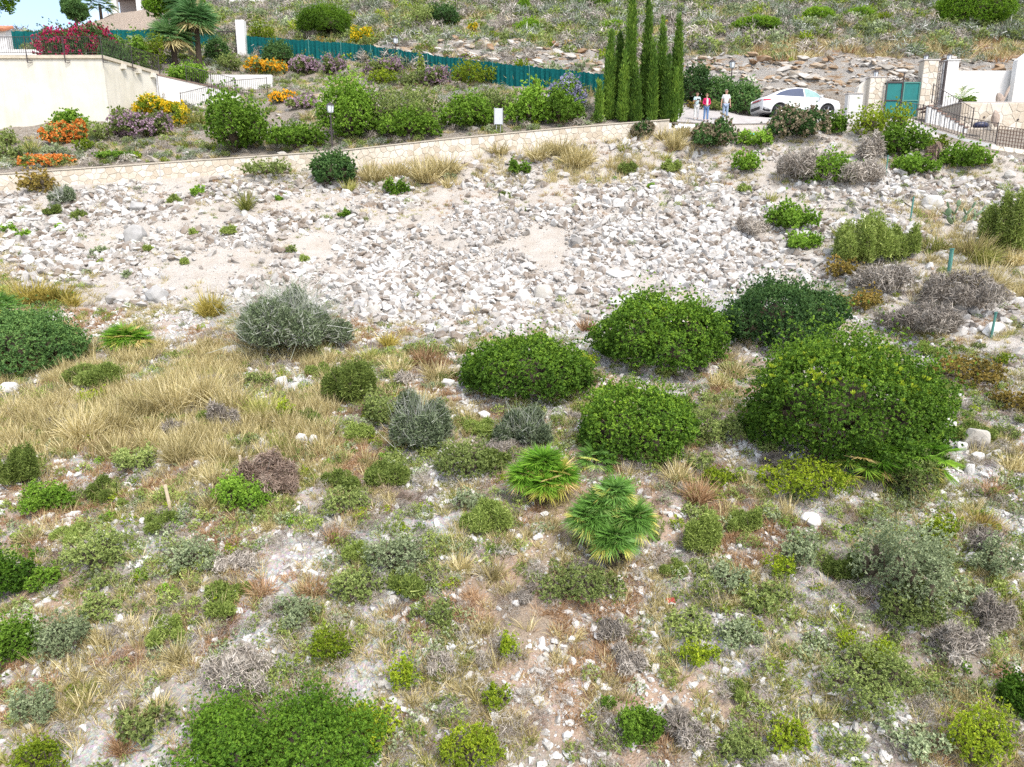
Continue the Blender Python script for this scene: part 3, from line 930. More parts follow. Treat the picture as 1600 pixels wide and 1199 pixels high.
def palm_head(lv, c, n, pet, blade, nb=26, zmin=-0.5, width=0.030, dead=0.12, leaf_of=None):
    for i in range(n):
        z = 1 - (1 - zmin) * (i + 0.5) / n
        a = i * 2.39996 + rng.normal() * 0.2
        r = math.sqrt(max(0, 1 - z * z))
        A = np.array([r * math.cos(a), r * math.sin(a), z + 0.08])
        low = (1 - z) / (1 - zmin)
        mix = np.clip(0.25 + 0.4 * rng.random() + (0.5 if rng.random() < dead + 0.85 * max(0, low - 0.66) / 0.34 else 0), 0, 1)
        one = Leaves() if leaf_of else lv
        fan_leaves(one, np.array(c, float), A, pet * rng.uniform(0.75, 1.1), blade * rng.uniform(0.85, 1.1), nb, mix, width)
        if leaf_of: link('leaf', one.mesh('leaf', leaf_of[1]), leaf_of[0])

FIBRE = simple('palm_fibre', (0.055, 0.040, 0.028), rough=0.95, var=0.5, scale=30, bump=0.6)
def fan_palm(base, heads, label, mat='palm', group=None, name='fan_palm'):
    """clumping palm; heads: (dx, dy, dz, number of leaves, stalk, blade)"""
    r = empty(name, base, 0, label, 'fan palm', group)
    for dx, dy, dz, n, pet, bl in heads:
        palm_head(None, (dx, dy, dz), n, pet, bl, leaf_of=(r, LM[mat]))
        mb = MB(); mb.tube([(dx * 0.6, dy * 0.6, -0.2), (dx, dy, dz)], [0.11, 0.09], 8)
        mb.build('trunk', FIBRE, r)
    return r

# ------------------------------------------------------------------ labels that tell repeated things apart by what they stand beside
MARKS = [('largest evergreen shrub', 1310, 640), ('flat-topped evergreen shrub', 820, 585), ('domed evergreen shrub', 1027, 530), ('round evergreen behind the fan palms', 990, 665), ('dull dark shrub', 1212, 500),
 ('upper bright fan palm', 848, 755), ('bigger fan palm', 950, 835), ('ashen bush', 450, 510), ('red packet', 1046, 943), ('round white boulder', 1512, 880), ('notched white boulder', 1264, 815), ('white boulder cluster', 1510, 700),
 ('pale wooden stake', 268, 780), ('brown dead brushwood', 420, 740), ('big grey boulder', 250, 465), ('long flat slab', 966, 430), ('upright white slab', 850, 462), ('lamp post', 522, 220), ('sign board', 779, 200), ('cypress clump', 990, 180),
 ('upper green metal post', 1422, 330), ('thick green metal post', 1482, 410), ('low green metal post', 1548, 510), ('bright leafy bush at the bottom', 430, 1150), ('silvery shrub by a stone', 618, 868), ('grey spiky bush', 655, 660), ('bright fan palm on the left', 198, 530),
 ('dark bush at the left edge', 30, 540), ('pair of upright white stones', 482, 695), ('mid green needle shrub', 548, 600), ('large silvery olive shrub', 1400, 885), ('wide olive shrub mass', 1358, 1055), ('bright cushion by the scree', 1256, 380), ('mid green needle bush', 1345, 380),
 ('pinkish bush at the people', 1108, 220), ('fresh green bush below the car', 1288, 272), ('grey cracked outcrop boulder', 212, 372), ('bush at the lamp post foot', 520, 272), ('narrow yellow-green shrub', 630, 1052), ('grey-lavender dead shrub', 375, 1045), ('lower left corner bush', 64, 1175),
 ('smallest upright green shrub', 950, 1098), ('dense yellow-green shrub', 1232, 1150), ('yellow-green leafy bush at the bottom', 1530, 1150), ('silvery shrub on the lower left', 98, 990), ('olive shrub with ochre twigs', 150, 862), ('grey-green rounded shrub', 295, 870), ('starry grey dead rosette', 955, 985),
 ('fresh shrub by the reddish hollow', 794, 1010), ('loose olive shrub', 728, 722), ('green-grey shrub at the left edge', 30, 730), ('brownish olive shrub on the right', 1500, 585), ('prickly pear', 1503, 335), ('fallen grey broom', 1172, 356)]
USED = {}
def place_label(desc, x, y):
    """desc + how it lies to a nearby landmark; each result is used once"""
    ms = sorted(MARKS, key=lambda m: math.hypot(m[1] - x, (m[2] - y) * 1.3))
    for tryno in range(6):
        m = ms[tryno]
        dx, dy = x - m[1], (y - m[2]) * 1.3
        r = math.hypot(dx, dy)
        a = math.degrees(math.atan2(dy, dx)) % 360
        rel = ['right of', 'in front and right of', 'in front of', 'in front and left of', 'left of', 'behind and left of', 'behind', 'behind and right of'][int((a + 22.5) // 45) % 8]
        near = 'just ' if r < 60 else ('' if r < 130 else 'well ')
        t = '%s %s%s the %s' % (desc, near, rel, m[0])
        if len(t.split()) <= 16 and t not in USED:
            USED[t] = 1
            return t
    return None
# ------------------------------------------------------------------ built things
WHITE = simple('white_render', (0.655, 0.647, 0.630), rough=0.85, var=0.05, scale=3, bump=0.15)
CREAM = None
COPING = simple('coping_concrete', (0.510, 0.451, 0.357), rough=0.9, var=0.18, scale=5, bump=0.3)
def render_mat(name, c):
    """painted render with faint runs, patches and a grubby foot"""
    m, N, L, B = new_mat(name)
    g = N.new('ShaderNodeNewGeometry')
    mp = N.new('ShaderNodeMapping'); mp.inputs['Scale'].default_value = (1.6, 1.6, 0.16)
    L.new(g.outputs['Position'], mp.inputs['Vector'])
    a = noise(N, L, 1.6, 6, 0.65, mp.outputs['Vector']); b = noise(N, L, 0.7, 5, 0.6, g.outputs['Position']); d = noise(N, L, 40, 3, 0.6, g.outputs['Position'])
    r1 = ramp(N, [(0.30, tuple(v * .86 for v in c)), (0.52, c)]); L.new(a, r1.inputs['Fac'])
    r2 = ramp(N, [(0.35, (.90, .89, .86)), (0.6, (1, 1, 1))]); L.new(b, r2.inputs['Fac'])
    L.new(mixc(N, L, 1.0, r1.outputs['Color'], r2.outputs['Color'], 'MULTIPLY'), B.inputs['Base Color'])
    B.inputs['Roughness'].default_value = 0.9; B.inputs['Specular IOR Level'].default_value = 0.2
    bp2 = N.new('ShaderNodeBump'); bp2.inputs['Strength'].default_value = 0.2; bp2.inputs['Distance'].default_value = 0.01
    L.new(d, bp2.inputs['Height']); L.new(bp2.outputs['Normal'], B.inputs['Normal'])
    return m
CREAM = render_mat('cream_render', (0.64, 0.61, 0.535))
HOUSEWHITE = render_mat('white_wall_render', (0.68, 0.67, 0.655))
IRON = simple('dark_iron', (0.045, 0.035, 0.035), rough=0.5, var=0.3, scale=20)
MORTAR = simple('mortar', (0.46, 0.415, 0.35), rough=0.95, var=0.15, scale=12, bump=0.4)
CONCRETE = simple('pale_concrete', (0.440, 0.408, 0.384), rough=0.9, var=0.12, scale=6, bump=0.3)
NET = simple('green_shade_net', (0.005, 0.090, 0.090), rough=0.9, var=0.3, scale=9, bump=0.3, spec=0.1)
GALV = simple('green_post_paint', (0.07, 0.21, 0.18), rough=0.5, var=0.2)
GATEGREEN = simple('gate_green_paint', (0.003, 0.145, 0.140), rough=0.6, var=0.12, scale=4)
TILE = simple('terracotta', (0.425, 0.170, 0.093), rough=0.85, var=0.25, scale=14)
STEEL = simple('grey_steel', (0.336, 0.344, 0.360), rough=0.45, metal=0.4, var=0.1)
LAMPGLASS = simple('lamp_glass', (0.62, 0.66, 0.70), rough=0.15, var=0.05)
STEPBROWN = simple('brown_step_tile', (0.24, 0.16, 0.13), rough=0.8, var=0.2, scale=12)
PIPE = simple('grey_pipe', (0.440, 0.440, 0.448), rough=0.5)

def stone_mat(name, a, b, c):
    m, N, L, B = new_mat(name)
    t = N.new('ShaderNodeTexCoord'); oi = N.new('ShaderNodeObjectInfo')
    n = noise(N, L, 5, 6, 0.65, t.outputs['Object'])
    ad = N.new('ShaderNodeMath'); ad.operation = 'MULTIPLY_ADD'; ad.inputs[1].default_value = 0.6; ad.inputs[2].default_value = -0.3
    L.new(oi.outputs['Random'], ad.inputs[0])
    s = N.new('ShaderNodeMath'); s.operation = 'ADD'
    L.new(n, s.inputs[0]); L.new(ad.outputs[0], s.inputs[1])
    r = ramp(N, [(0.25, a), (0.5, b), (0.8, c)])
    L.new(s.outputs[0], r.inputs['Fac'])
    L.new(r.outputs['Color'], B.inputs['Base Color'])
    B.inputs['Roughness'].default_value = 0.95; B.inputs['Specular IOR Level'].default_value = 0.2
    bp_ = N.new('ShaderNodeBump'); bp_.inputs['Strength'].default_value = 0.5; bp_.inputs['Distance'].default_value = 0.03
    L.new(n, bp_.inputs['Height']); L.new(bp_.outputs['Normal'], B.inputs['Normal'])
    return m
WALLSTONE = stone_mat('wall_stone', (0.46, 0.395, 0.31), (0.56, 0.505, 0.42), (0.62, 0.575, 0.505))

def clip_cell(poly, a, b):
    """keep the part of a polygon nearer to seed a than to seed b"""
    mx, my = (a[0] + b[0]) / 2, (a[1] + b[1]) / 2
    nx, ny = b[0] - a[0], b[1] - a[1]
    out = []
    for i in range(len(poly)):
        p, q = poly[i], poly[(i + 1) % len(poly)]
        sp = (p[0] - mx) * nx + (p[1] - my) * ny; sq = (q[0] - mx) * nx + (q[1] - my) * ny
        if sp <= 0: out.append(p)
        if sp * sq < 0:
            t = sp / (sp - sq)
            out.append((p[0] + (q[0] - p[0]) * t, p[1] + (q[1] - p[1]) * t))
    return out

def rubble_cells(x0, x1, y0, y1, size, seed):
    """irregular stones filling a rectangle"""
    g = np.random.default_rng(seed)
    nx, ny = max(1, round((x1 - x0) / size)), max(1, round((y1 - y0) / size))
    S = [(x0 + (i + 0.5 + 0.42 * g.uniform(-1, 1) + 0.25 * (j % 2)) * (x1 - x0) / nx, y0 + (j + 0.5 + 0.36 * g.uniform(-1, 1)) * (y1 - y0) / ny) for i in range(nx) for j in range(ny)]
    out = []
    for s in S:
        c = [(x0, y0), (x1, y0), (x1, y1), (x0, y1)]
        for t in S:
            if t is not s and abs(t[0] - s[0]) < 3 * size and abs(t[1] - s[1]) < 3 * size: c = clip_cell(c, s, t)
        if len(c) < 3: continue
        cx, cy = sum(p[0] for p in c) / len(c), sum(p[1] for p in c) / len(c)
        k = 1 - 0.036 / size * 0.5
        c = [(cx + (p[0] - cx) * k, cy + (p[1] - cy) * k) for p in c]
        out.append(c)
    return out

def lay_stones(cells, to3d, nrm, parent, mat, proud=0.016):
    """each stone its own mesh: to3d maps the wall's (along, up) to space"""
    nrm = Vector(nrm)
    for c in cells:
        cx, cy = sum(p[0] for p in c) / len(c), sum(p[1] for p in c) / len(c)
        n = len(c)
        pr = min(proud, .018) * random.uniform(0.6, 1.4)
        V = [to3d(*p) for p in c] + [to3d(cx + (p[0] - cx) * 0.9, cy + (p[1] - cy) * 0.9) + nrm * pr for p in c]
        F = [tuple(range(n, 2 * n))] + [(k, (k + 1) % n, n + (k + 1) % n, n + k) for k in range(n)]
        MB().add(V, F).build('stone', mat, parent)

# ---- road with its verge
def sheet(name, X0, X1, y0f, y1f, mat, lift, nx=60, ny=14):
    xs = np.linspace(X0, X1, nx)
    return link(name, grid_mesh(name, xs, lambda X, v: y0f(X) + (y1f(X) - y0f(X)) * v, ny, lambda X, Y: Hb(X, Y) + lift, mat, {}))
ASPHALT = simple('pale_road', (0.36, 0.335, 0.32), rough=0.9, var=0.14, scale=3, bump=0.2)
xr0, xr1 = at(1052, 190, 38.4)[0], at(1440, 190, 38.4)[0]
o = sheet('road', xr0, xr1, lambda x: Yw(x) + 0.45, lambda x: Yw(x) + 5.6, ASPHALT, 0.03)
tag(o, 'pale concrete road rising to the parking place in front of the green gate', 'road', kind='structure')

# ---- long rubble wall along the road
top = [(-250, 290), (0, 272), (300, 251), (525, 236), (700, 217), (900, 198), (1045, 187)]
wall_px = np.array([t[0] for t in top]); wall_top_py = np.array([t[1] for t in top])
def wall_top(px):
    """top of the wall above its foot, in metres"""
    y = np.interp(px, wall_px, wall_top_py)
    return y
stone_wall = empty('stone_wall', at(0, 298, 33.8), 0, 'long low cream rubble stone wall running along the road above the scree', 'stone wall')
sw0 = Vector(stone_wall.location)
PXS = np.linspace(-250, 1045, 60)
foot = [Vector(np.array([e for e in (np.interp(p, [q[0] for q in EDGE], E3[:, 0]), np.interp(p, [q[0] for q in EDGE], E3[:, 1]), np.interp(p, [q[0] for q in EDGE], E3[:, 2]))])) for p in PXS]
crest = []
for p, f in zip(PXS, foot):
    # height at which the wall's top line is seen, at the foot's plan position
    u, v = 0, (np.interp(p, wall_px, wall_top_py) - 599.5) / FPX
    Y = f.y
    t = (-sP - v * cP) / (cP - v * sP)
    crest.append(Vector((f.x, f.y, CAM[2] + Y * t)))
mb = MB()
n = len(foot)
V = []
for f, c in zip(foot, crest):
    V += [(f.x, f.y, f.z - 0.6), (c.x, c.y, c.z - 0.04), (c.x, c.y + 0.32, c.z - 0.04), (f.x, f.y + 0.32, f.z - 0.6)]
F = []
for i in range(n - 1):
    a, b = 4 * i, 4 * i + 4
    F += [(a + k, a + (k + 1) % 4, b + (k + 1) % 4, b + k) for k in range(4)]
F += [(0, 1, 2, 3), (4 * n - 4, 4 * n - 3, 4 * n - 2, 4 * n - 1)]
mb.add([Vector(v) - sw0 for v in V], F).build('wall_core', MORTAR, stone_wall)
V = []
for c in crest:
    V += [(c.x, c.y - 0.05, c.z - 0.035), (c.x, c.y - 0.05, c.z + 0.02), (c.x, c.y + 0.36, c.z + 0.02), (c.x, c.y + 0.36, c.z - 0.035)]
MB().add([Vector(v) - sw0 for v in V], F).build('coping', simple('wall_coping', (0.47, 0.42, 0.345), rough=0.95, var=0.15, scale=6, bump=0.3), stone_wall)
arc = np.concatenate([[0], np.cumsum([(foot[i + 1] - foot[i]).length for i in range(n - 1)])])
i0 = int(np.argmax(PXS > -30))
def wall_pt(s, h):
    k = int(np.clip(np.searchsorted(arc, s) - 1, 0, n - 2))
    t = (s - arc[k]) / (arc[k + 1] - arc[k])
    f = foot[k].lerp(foot[k + 1], t); c = crest[k].lerp(crest[k + 1], t)
    z = f.z - 0.12 + (c.z - 0.05 - f.z + 0.12) * h
    return Vector((f.x, f.y - 0.004, z)) - sw0
cells = rubble_cells(arc[i0], arc[-1], 0, 0.95, 0.335, 5)
cells = cells if len(cells) <= 298 else cells[:298]
lay_stones(cells, lambda s, h: wall_pt(s, h / 0.95), (0, -1, 0), stone_wall, WALLSTONE)
print('wall stones', len(cells))
# expansion joint strip on the wall
jp = wall_pt(float(np.interp(250, PXS, arc)), 0.5)
MB().box(jp + Vector((0, -0.03, 0)), (0.05, 0.03, 0.75)).build('joint_strip', PIPE, stone_wall)

# ---- cream house with roof terrace, far left
H0 = at(172, 190, 42); H0t = at(172, 97, 42)
hx1, hy0, hz1 = H0[0], H0[1] - 0.0, H0t[2]
hz0 = at(60, 215, 42)[2] - 1.2
hx0 = at(-330, 190, 42)[0]
hy1 = hy0 + 4.6
far = at(240, 118, 45.2)
house = empty('terrace_house', (hx1, hy0, hz0), 0, 'cream rendered house with flat roof terrace and iron railing at the left edge', 'house')
hb = Vector(house.location)
def rel(p, b): return Vector(p) - b
fx = far[0]
out = [(hx0, hy0), (hx1, hy0), (fx, hy1), (hx0, hy1)]
MB().prism([rel((x, y, hz0), hb) for x, y in out], (0, 0, hz1 - hz0)).build('wall', CREAM, house)
sd = Vector((fx - hx1, hy1 - hy0, 0)).normalized(); sn = Vector((sd.y, -sd.x, 0))
cop = [(hx0, hy0 - 0.10), (hx1 + 0.08, hy0 - 0.10), (fx + 0.12, hy1 + 0.1), (hx0, hy1 + 0.1)]
MB().prism([rel((x, y, hz1 + 0.003), hb) for x, y in cop], (0, 0, 0.20)).build('roof_slab', COPING, house, bevel=0.02)
# corbels under the roof edge on the side wall
for k in range(3):
    c = Vector((hx1, hy0, hz1 - 0.14)) + sd * (1.5 + 1.3 * k) + sn * 0.12
    MB().box(c - hb, (0.26, 0.26, 0.27), math.atan2(sd.y, sd.x)).build('corbel', CREAM, house)
p = Vector((fx, hy1, 0)) - sd * 0.25 + sn * 0.07
MB().bar((p.x - hb.x, p.y - hb.y, hz1 - hb.z - 0.05), (p.x - hb.x, p.y - hb.y, hz1 - hb.z - 2.4), 0.06, 8).build('drainpipe', PIPE, house)

def railing(name, pts, h, label, post_every, gap, mat=IRON, drop=0.0, group=None, r=0.011, cap=300):
    """iron railing along a polyline: posts, top and bottom rail, balusters, each its own part"""
    base = Vector(pts[0])
    g = empty(name, base, 0, label, 'railing', group)
    P = [Vector(p) - base for p in pts]
    tr, br = MB(), MB()
    nb = 0
    for a, b in zip(P[:-1], P[1:]):
        L = (b - a).length
        up = Vector((0, 0, 1))
        tr.bar(a + up * h, b + up * h, 0.018, 5); br.bar(a + up * 0.1, b + up * 0.1, 0.014, 5)
        k = max(1, int(L / gap))
        for i in range(1, k):
            if nb >= cap: break
            q = a.lerp(b, i / k)
            MB().bar(q + up * 0.09, q + up * h, r, 4).build('baluster', mat, g); nb += 1
        m = max(1, round(L / post_every))
        for i in range(m + 1):
            if i == m and b is not P[-1]: continue
            q = a.lerp(b, i / m)
            w = MB().bar(q - up * drop, q + up * (h + 0.06), 0.028, 6)
            if drop > 0.1:
                w.bar(q - up * drop, q - up * drop + Vector((0.22, 0.12, 0)), 0.018, 5); w.bar(q - up * (drop - .12), q - up * (drop - .12) + Vector((0.22, 0.12, 0)), 0.018, 5)
            w.build('post', mat, g)
    tr.build('top_rail', mat, g); br.build('bottom_rail', mat, g)
    return g
zr = hz1 + 0.2
railing('terrace_railing', [(hx0 + 6, hy0 - 0.16, zr), (hx1 + 0.1, hy0 - 0.16, zr), (fx + 0.16, hy1, zr)], 0.95, 'thin dark iron railing with brackets around the roof terrace of the cream house', 2.3, 0.125, drop=0.42)

# small tiled outbuilding and white parapet on the terrace behind
ob = at(-15, 90, 49)
shed = empty('tiled_outbuilding', ob, 0, 'white outbuilding corner with terracotta roof tiles behind the terrace', 'outbuilding')
sx = at(17, 75, 49)[0] - ob[0]
MB().box((sx - 2.65, .35, 0.6), (5.0, .6, 2.6)).build('wall', WHITE, shed)
rf = MB().prism([(-5, -0.25, 1.62), (sx, -0.25, 1.62), (sx, .8, 2.05), (-5, .8, 2.05)], (0, 0, 0.08)).build('roof', TILE, shed)
for k in range(9):
    x = sx - 0.12 - 0.24 * k
    MB().bar((x, -0.3, 1.72), (x, .8, 2.13), 0.11, 7).build('roof_tile', TILE, rf)
wb = at(75, 92, 48.5)
w2 = MB().box((0, 0, 0), (14, 0.25, 1.1)).build('parapet_wall', WHITE, loc=(wb[0] - 7, wb[1], wb[2] + 0.02))
tag(w2, 'low white parapet wall behind the terrace railing, below the green net fence', 'wall')

# ---- white ramp walls right of the house
a0, a1 = at(246, 118, 45.6), at(372, 146, 47.0)
rw = empty('ramp_wall', a0, 0, 'white wall with sloping top beside the cream house, garden ramp behind', 'wall')
b0 = Vector(a0)
MB().prism([Vector((0, 0, 0)), Vector(a1) - b0, Vector((a1[0], a1[1], a1[2] - 2.6)) - b0, Vector((0, 0, -2.6))], (0.05, 0.25, 0)).build('wall', HOUSEWHITE, rw)
MB().prism([Vector((0.02, -0.03, 0.004)), Vector(a1) - b0 + Vector((0, -0.03, 0.004)), Vector(a1) - b0 + Vector((0, -0.03, 0.07)), Vector((0.02, -0.03, 0.07))], (0.05, 0.33, 0)).build('coping', STEPBROWN, rw)
c0, c1 = at(292, 117, 49.2), at(424, 117, 49.6)
rt = MB().prism([(0, 0, 0), tuple(Vector(c1) - Vector(c0)), tuple(Vector((c1[0], c1[1], c1[2] - 2.4)) - Vector(c0)), (0, 0, -2.4)], (0, 0.3, 0)).build('garden_wall', HOUSEWHITE, loc=c0)
tag(rt, 'tall plain white garden wall behind the ramp railing, orange flowers above', 'wall')
q0, q1 = at(292, 128, 45.7), at(368, 146.5, 46.9)
railing('ramp_railing', [tuple(q0), tuple(q1)], 0.95, 'grey iron railing sloping down along the white ramp wall', 1.4, 0.12, mat=IRON)
q0, q1, q2 = at(284, 171, 44.6), at(370, 150, 46.0), at(418, 146, 46.6)
railing('stair_railing', [tuple(q0), tuple(q1), tuple(q2)], 0.95, 'grey iron railing rising to the right in front of the white ramp', 1.5, 0.12)

# white gate pillar with dark iron gate, top of the drive
pl = at(380, 90, 57.5)
tag(MB().box((0, 0, 1.3), (0.68, 0.6, 2.9)).build('gate_pillar', WHITE, loc=pl, bevel=0.02), 'tall plain white gate pillar at the left end of the green net fence', 'pillar')
gt = empty('drive_gate', at(341, 88, 57.8), 0, 'dark iron bar gate beside the white pillar behind the palms', 'gate')
gw = at(371, 88, 57.8)[0] - at(341, 88, 57.8)[0]
fr = MB(); fr.box((gw / 2, 0, 1.85), (gw, 0.06, 0.07)); fr.box((gw / 2, 0, 0.15), (gw, 0.06, 0.07)); fr.box((0.03, 0, 1.0), (0.06, 0.07, 1.7)); fr.box((gw - 0.03, 0, 1.0), (0.06, 0.07, 1.7))
fr.build('gate_frame', IRON, gt)
for k in range(1, 10): MB().bar((gw * k / 10, 0, 0.15), (gw * k / 10, 0, 1.85), 0.014, 4).build('gate_bar', IRON, gt)

# ---- green shade-net fences
def net_fence(base_px, label, step=2.9, braces=()):
    P = [Vector(at(*b[:3])) for b in base_px]; Ht = [b[3] for b in base_px]
    g = empty('net_fence', P[0], 0, label, 'fence')
    o0 = P[0]
    L = [0.0]
    for a, b in zip(P[:-1], P[1:]): L.append(L[-1] + (b - a).length)
    m = max(1, round(L[-1] / step))
    def pt(s):
        k = min(len(P) - 2, max(0, int(np.searchsorted(L, s) - 1)))
        t = (s - L[k]) / (L[k + 1] - L[k])
        p = P[k].lerp(P[k + 1], t); h = Ht[k] + (Ht[k + 1] - Ht[k]) * t
        return p - o0, h
    for i in range(m + 1):
        p, h = pt(L[-1] * i / m)
        MB().bar(p + Vector((0, -0.05, -0.5)), p + Vector((0, -0.05, h + 0.05)), 0.028, 6).build('post', GALV, g)
        if i in braces:
            d = (pt(min(L[-1], L[-1] * i / m + 0.5))[0] - p).normalized()
            for s in (-1, 1):
                MB().bar(p + Vector((0, -0.06, h * 0.85)), p + d * s * 0.75 + Vector((0, -0.12, -0.3)), 0.02, 5).build('brace', GALV, g)
    for i in range(m):
        s0, s1 = L[-1] * i / m, L[-1] * (i + 1) / m
        nu, nv = 26, 4
        V, F = [], []
        ph = rng.uniform(0, 6)
        for a in range(nu + 1):
            p, h = pt(s0 + (s1 - s0) * a / nu)
            wob = 0.035 * math.sin(a * 1.9 + ph) + 0.03 * math.sin(a * 0.83 + 2 * ph) + 0.02 * rng.normal()
            sag = 0.06 * math.sin(math.pi * a / nu) + 0.03 * rng.normal()
            for b in range(nv + 1):
                f = b / nv
                V.append((p.x, p.y + wob * (0.4 + math.sin(math.pi * f)), p.z - 0.25 + (h + 0.25 - sag) * f))
        for a in range(nu):
            for b in range(nv):
                k = a * (nv + 1) + b
                F.append((k, k + nv + 1, k + nv + 2, k + 1))
        me = bpy.data.meshes.new('net_panel'); me.from_pydata(V, [], F); me.materials.append(NET)
        link('net_panel', me, g)
    return g
net_fence([(388, 90, 57.4, 1.62), (560, 101, 54, 1.5), (700, 123, 49, 1.42), (800, 137, 46, 1.42), (955, 159, 42.4, 1.55)], 'long green shade net fence descending behind the flower garden to the cypresses', braces=(4, 5, 10, 11))
net_fence([(-160, 80, 59, 1.6), (90, 80, 60, 1.6), (250, 76, 60.5, 1.55), (342, 82, 59.5, 1.4)], 'green shade net fence on the left behind the magenta bush and terrace')

# ---- unfinished house on the hilltop and a grey house beside it
vb = at(180, 21, 82)
vh = empty('hilltop_house', vb, 0, 'unfinished concrete house with white columns on top of the earth mound', 'house')
vw = at(244, 18, 82)[0] - vb[0]
for k, xx in enumerate((0.1, vw * 0.62)):
    MB().box((xx, 0, 0.7), (0.55, 0.55, 2.6)).build('column', WHITE, vh)
MB().box((vw / 2 + 2, 3, 2.3), (vw + 6, 7, 0.55)).build('roof_slab', simple('brown_soffit', (0.30, 0.25, 0.24), 0.9), vh)
MB().box((vw / 2 + 2, 4.4, 0.9), (vw + 5.5, 3.4, 2.3)).build('wall', simple('grey_brown_render', (0.40, 0.34, 0.32), 0.9), vh)
MB().box((vw / 2 + 2, -0.1, -0.45), (vw + 6, 1.2, 0.45)).build('plinth', WHITE, vh)
MB().box((vw / 2 + 2, 3.5, 4.0), (vw + 3, 5.5, 2.9)).build('upper_wall', WHITE, vh)
gb = at(325, 16, 88)
gh = empty('grey_house', gb, 0, 'pale house with dark window partly hidden behind the hilltop', 'house')
MB().box((3, 3, 1.8), (9, 6, 5.0)).build('wall', WHITE, gh)
wf = MB().box((1.0, -0.03, 1.6), (1.6, 0.08, 1.6)).build('window', simple('window_dark', (0.10, 0.12, 0.16), 0.2), gh)
MB().box((3, 2.6, 4.5), (9.6, 7.2, 0.4)).build('roof_slab', COPING, gh)

# ---- the walled entrance on the right
def pillar(name, px0, px1, pyt, pyb, d, mat, label, stones=True):
    a, b = at(px0, pyb, d), at(px1, pyb, d)
    w = b[0] - a[0]; h = at(px0, pyt, d)[2] - a[2]
    g = empty(name, ((a[0] + b[0]) / 2, a[1] + 0.25, a[2]), 0, label, 'pillar')
    MB().box((0, 0, h / 2 - 0.15), (w, 0.5, h + 0.3)).build('shaft', MORTAR if stones else mat, g, bevel=0.01)
    if stones:
        lay_stones(rubble_cells(-w / 2, w / 2, 0, h, 0.30, int(px0)), lambda s, t: Vector((s, -0.252, t)), (0, -1, 0), g, mat, 0.03)
    MB().box((0, 0, h + 0.035), (w + 0.1, 0.6, 0.06)).build('cap', CONCRETE if stones else WHITE, g)
    return g, w, h
pA = pillar('gate_pillar', 1354, 1377, 124, 178, 41, WALLSTONE, 'rubble stone gate pillar left of the green double gate')
pB = pillar('gate_pillar', 1433, 1456, 99, 186, 40.8, WALLSTONE, 'tall pale stone gate pillar between the green gate and iron wicket')
pC = pillar('gate_pillar', 1472, 1490, 98, 166, 41.4, WHITE, 'white gate pillar right of the narrow iron wicket gate', False)
wing = at(1345, 178, 41.3)
tag(MB().prism([(0, 0, -0.4), (1.0, 0, -0.4), (1.0, 0, 2.0), (0.45, 0, 1.5), (0.25, 0, 0.7), (0, 0, 0.5)], (0, 0.45, 0)).build('wing_wall', WALLSTONE, loc=wing - np.array([0.7, 0, 0])), 'short rough stone wing wall joining the left gate pillar to the rock', 'wall')

gA = at(1378, 186, 40.9); gw = at(1432, 186, 40.9)[0] - gA[0]; gh_ = at(1378, 131, 40.9)[2] - gA[2]
gate = empty('double_gate', gA, 0, 'green sheet metal double gate with black scroll ironwork on top', 'gate')
for s, (x0, x1) in enumerate(((0.03, gw / 2 - 0.02), (gw / 2 + 0.02, gw - 0.03))):
    leaf = MB().box(((x0 + x1) / 2, 0, gh_ / 2), (x1 - x0, 0.05, gh_)).build('gate_leaf', GATEGREEN, gate)
    f = MB()
    for x in (x0 + 0.03, x1 - 0.03): f.box((x, -0.045, gh_ / 2), (0.06, 0.04, gh_))
    for z in (0.04, gh_ * 0.5, gh_ - 0.03): f.box(((x0 + x1) / 2, -0.043, z), (x1 - x0 - 0.12, 0.036, 0.06))
    f.build('leaf_frame', GALV if s else IRON, leaf)
    for k in range(4):
        cx = x0 + (x1 - x0) * (k + 0.5) / 4
        t = np.linspace(0, 2 * math.pi * 1.4, 14)
        rr = 0.17 * (1 - t / t[-1] * 0.75) * (0.8 + 0.5 * (k / 3 if s == 0 else 1 - k / 3))
        MB().tube([(cx + rr[i] * math.cos(t[i] + math.pi), 0, gh_ + 0.16 + rr[i] * math.sin(t[i] + math.pi)) for i in range(14)], 0.016, 4).build('scroll', IRON, leaf)
    MB().bar((x0, 0, gh_ + 0.02), (x1, 0, gh_ + 0.02), 0.022, 5).build('top_rail', IRON, leaf)
mb = MB(); mb.bar((gw / 2, 0, gh_), (gw / 2, 0, gh_ + 0.42), 0.03, 6); mb.lathe([(0.0, 0.40), (0.06, 0.46), (0.0, 0.56)], (gw / 2, 0, gh_), 8)
mb.build('finial', IRON, gate)

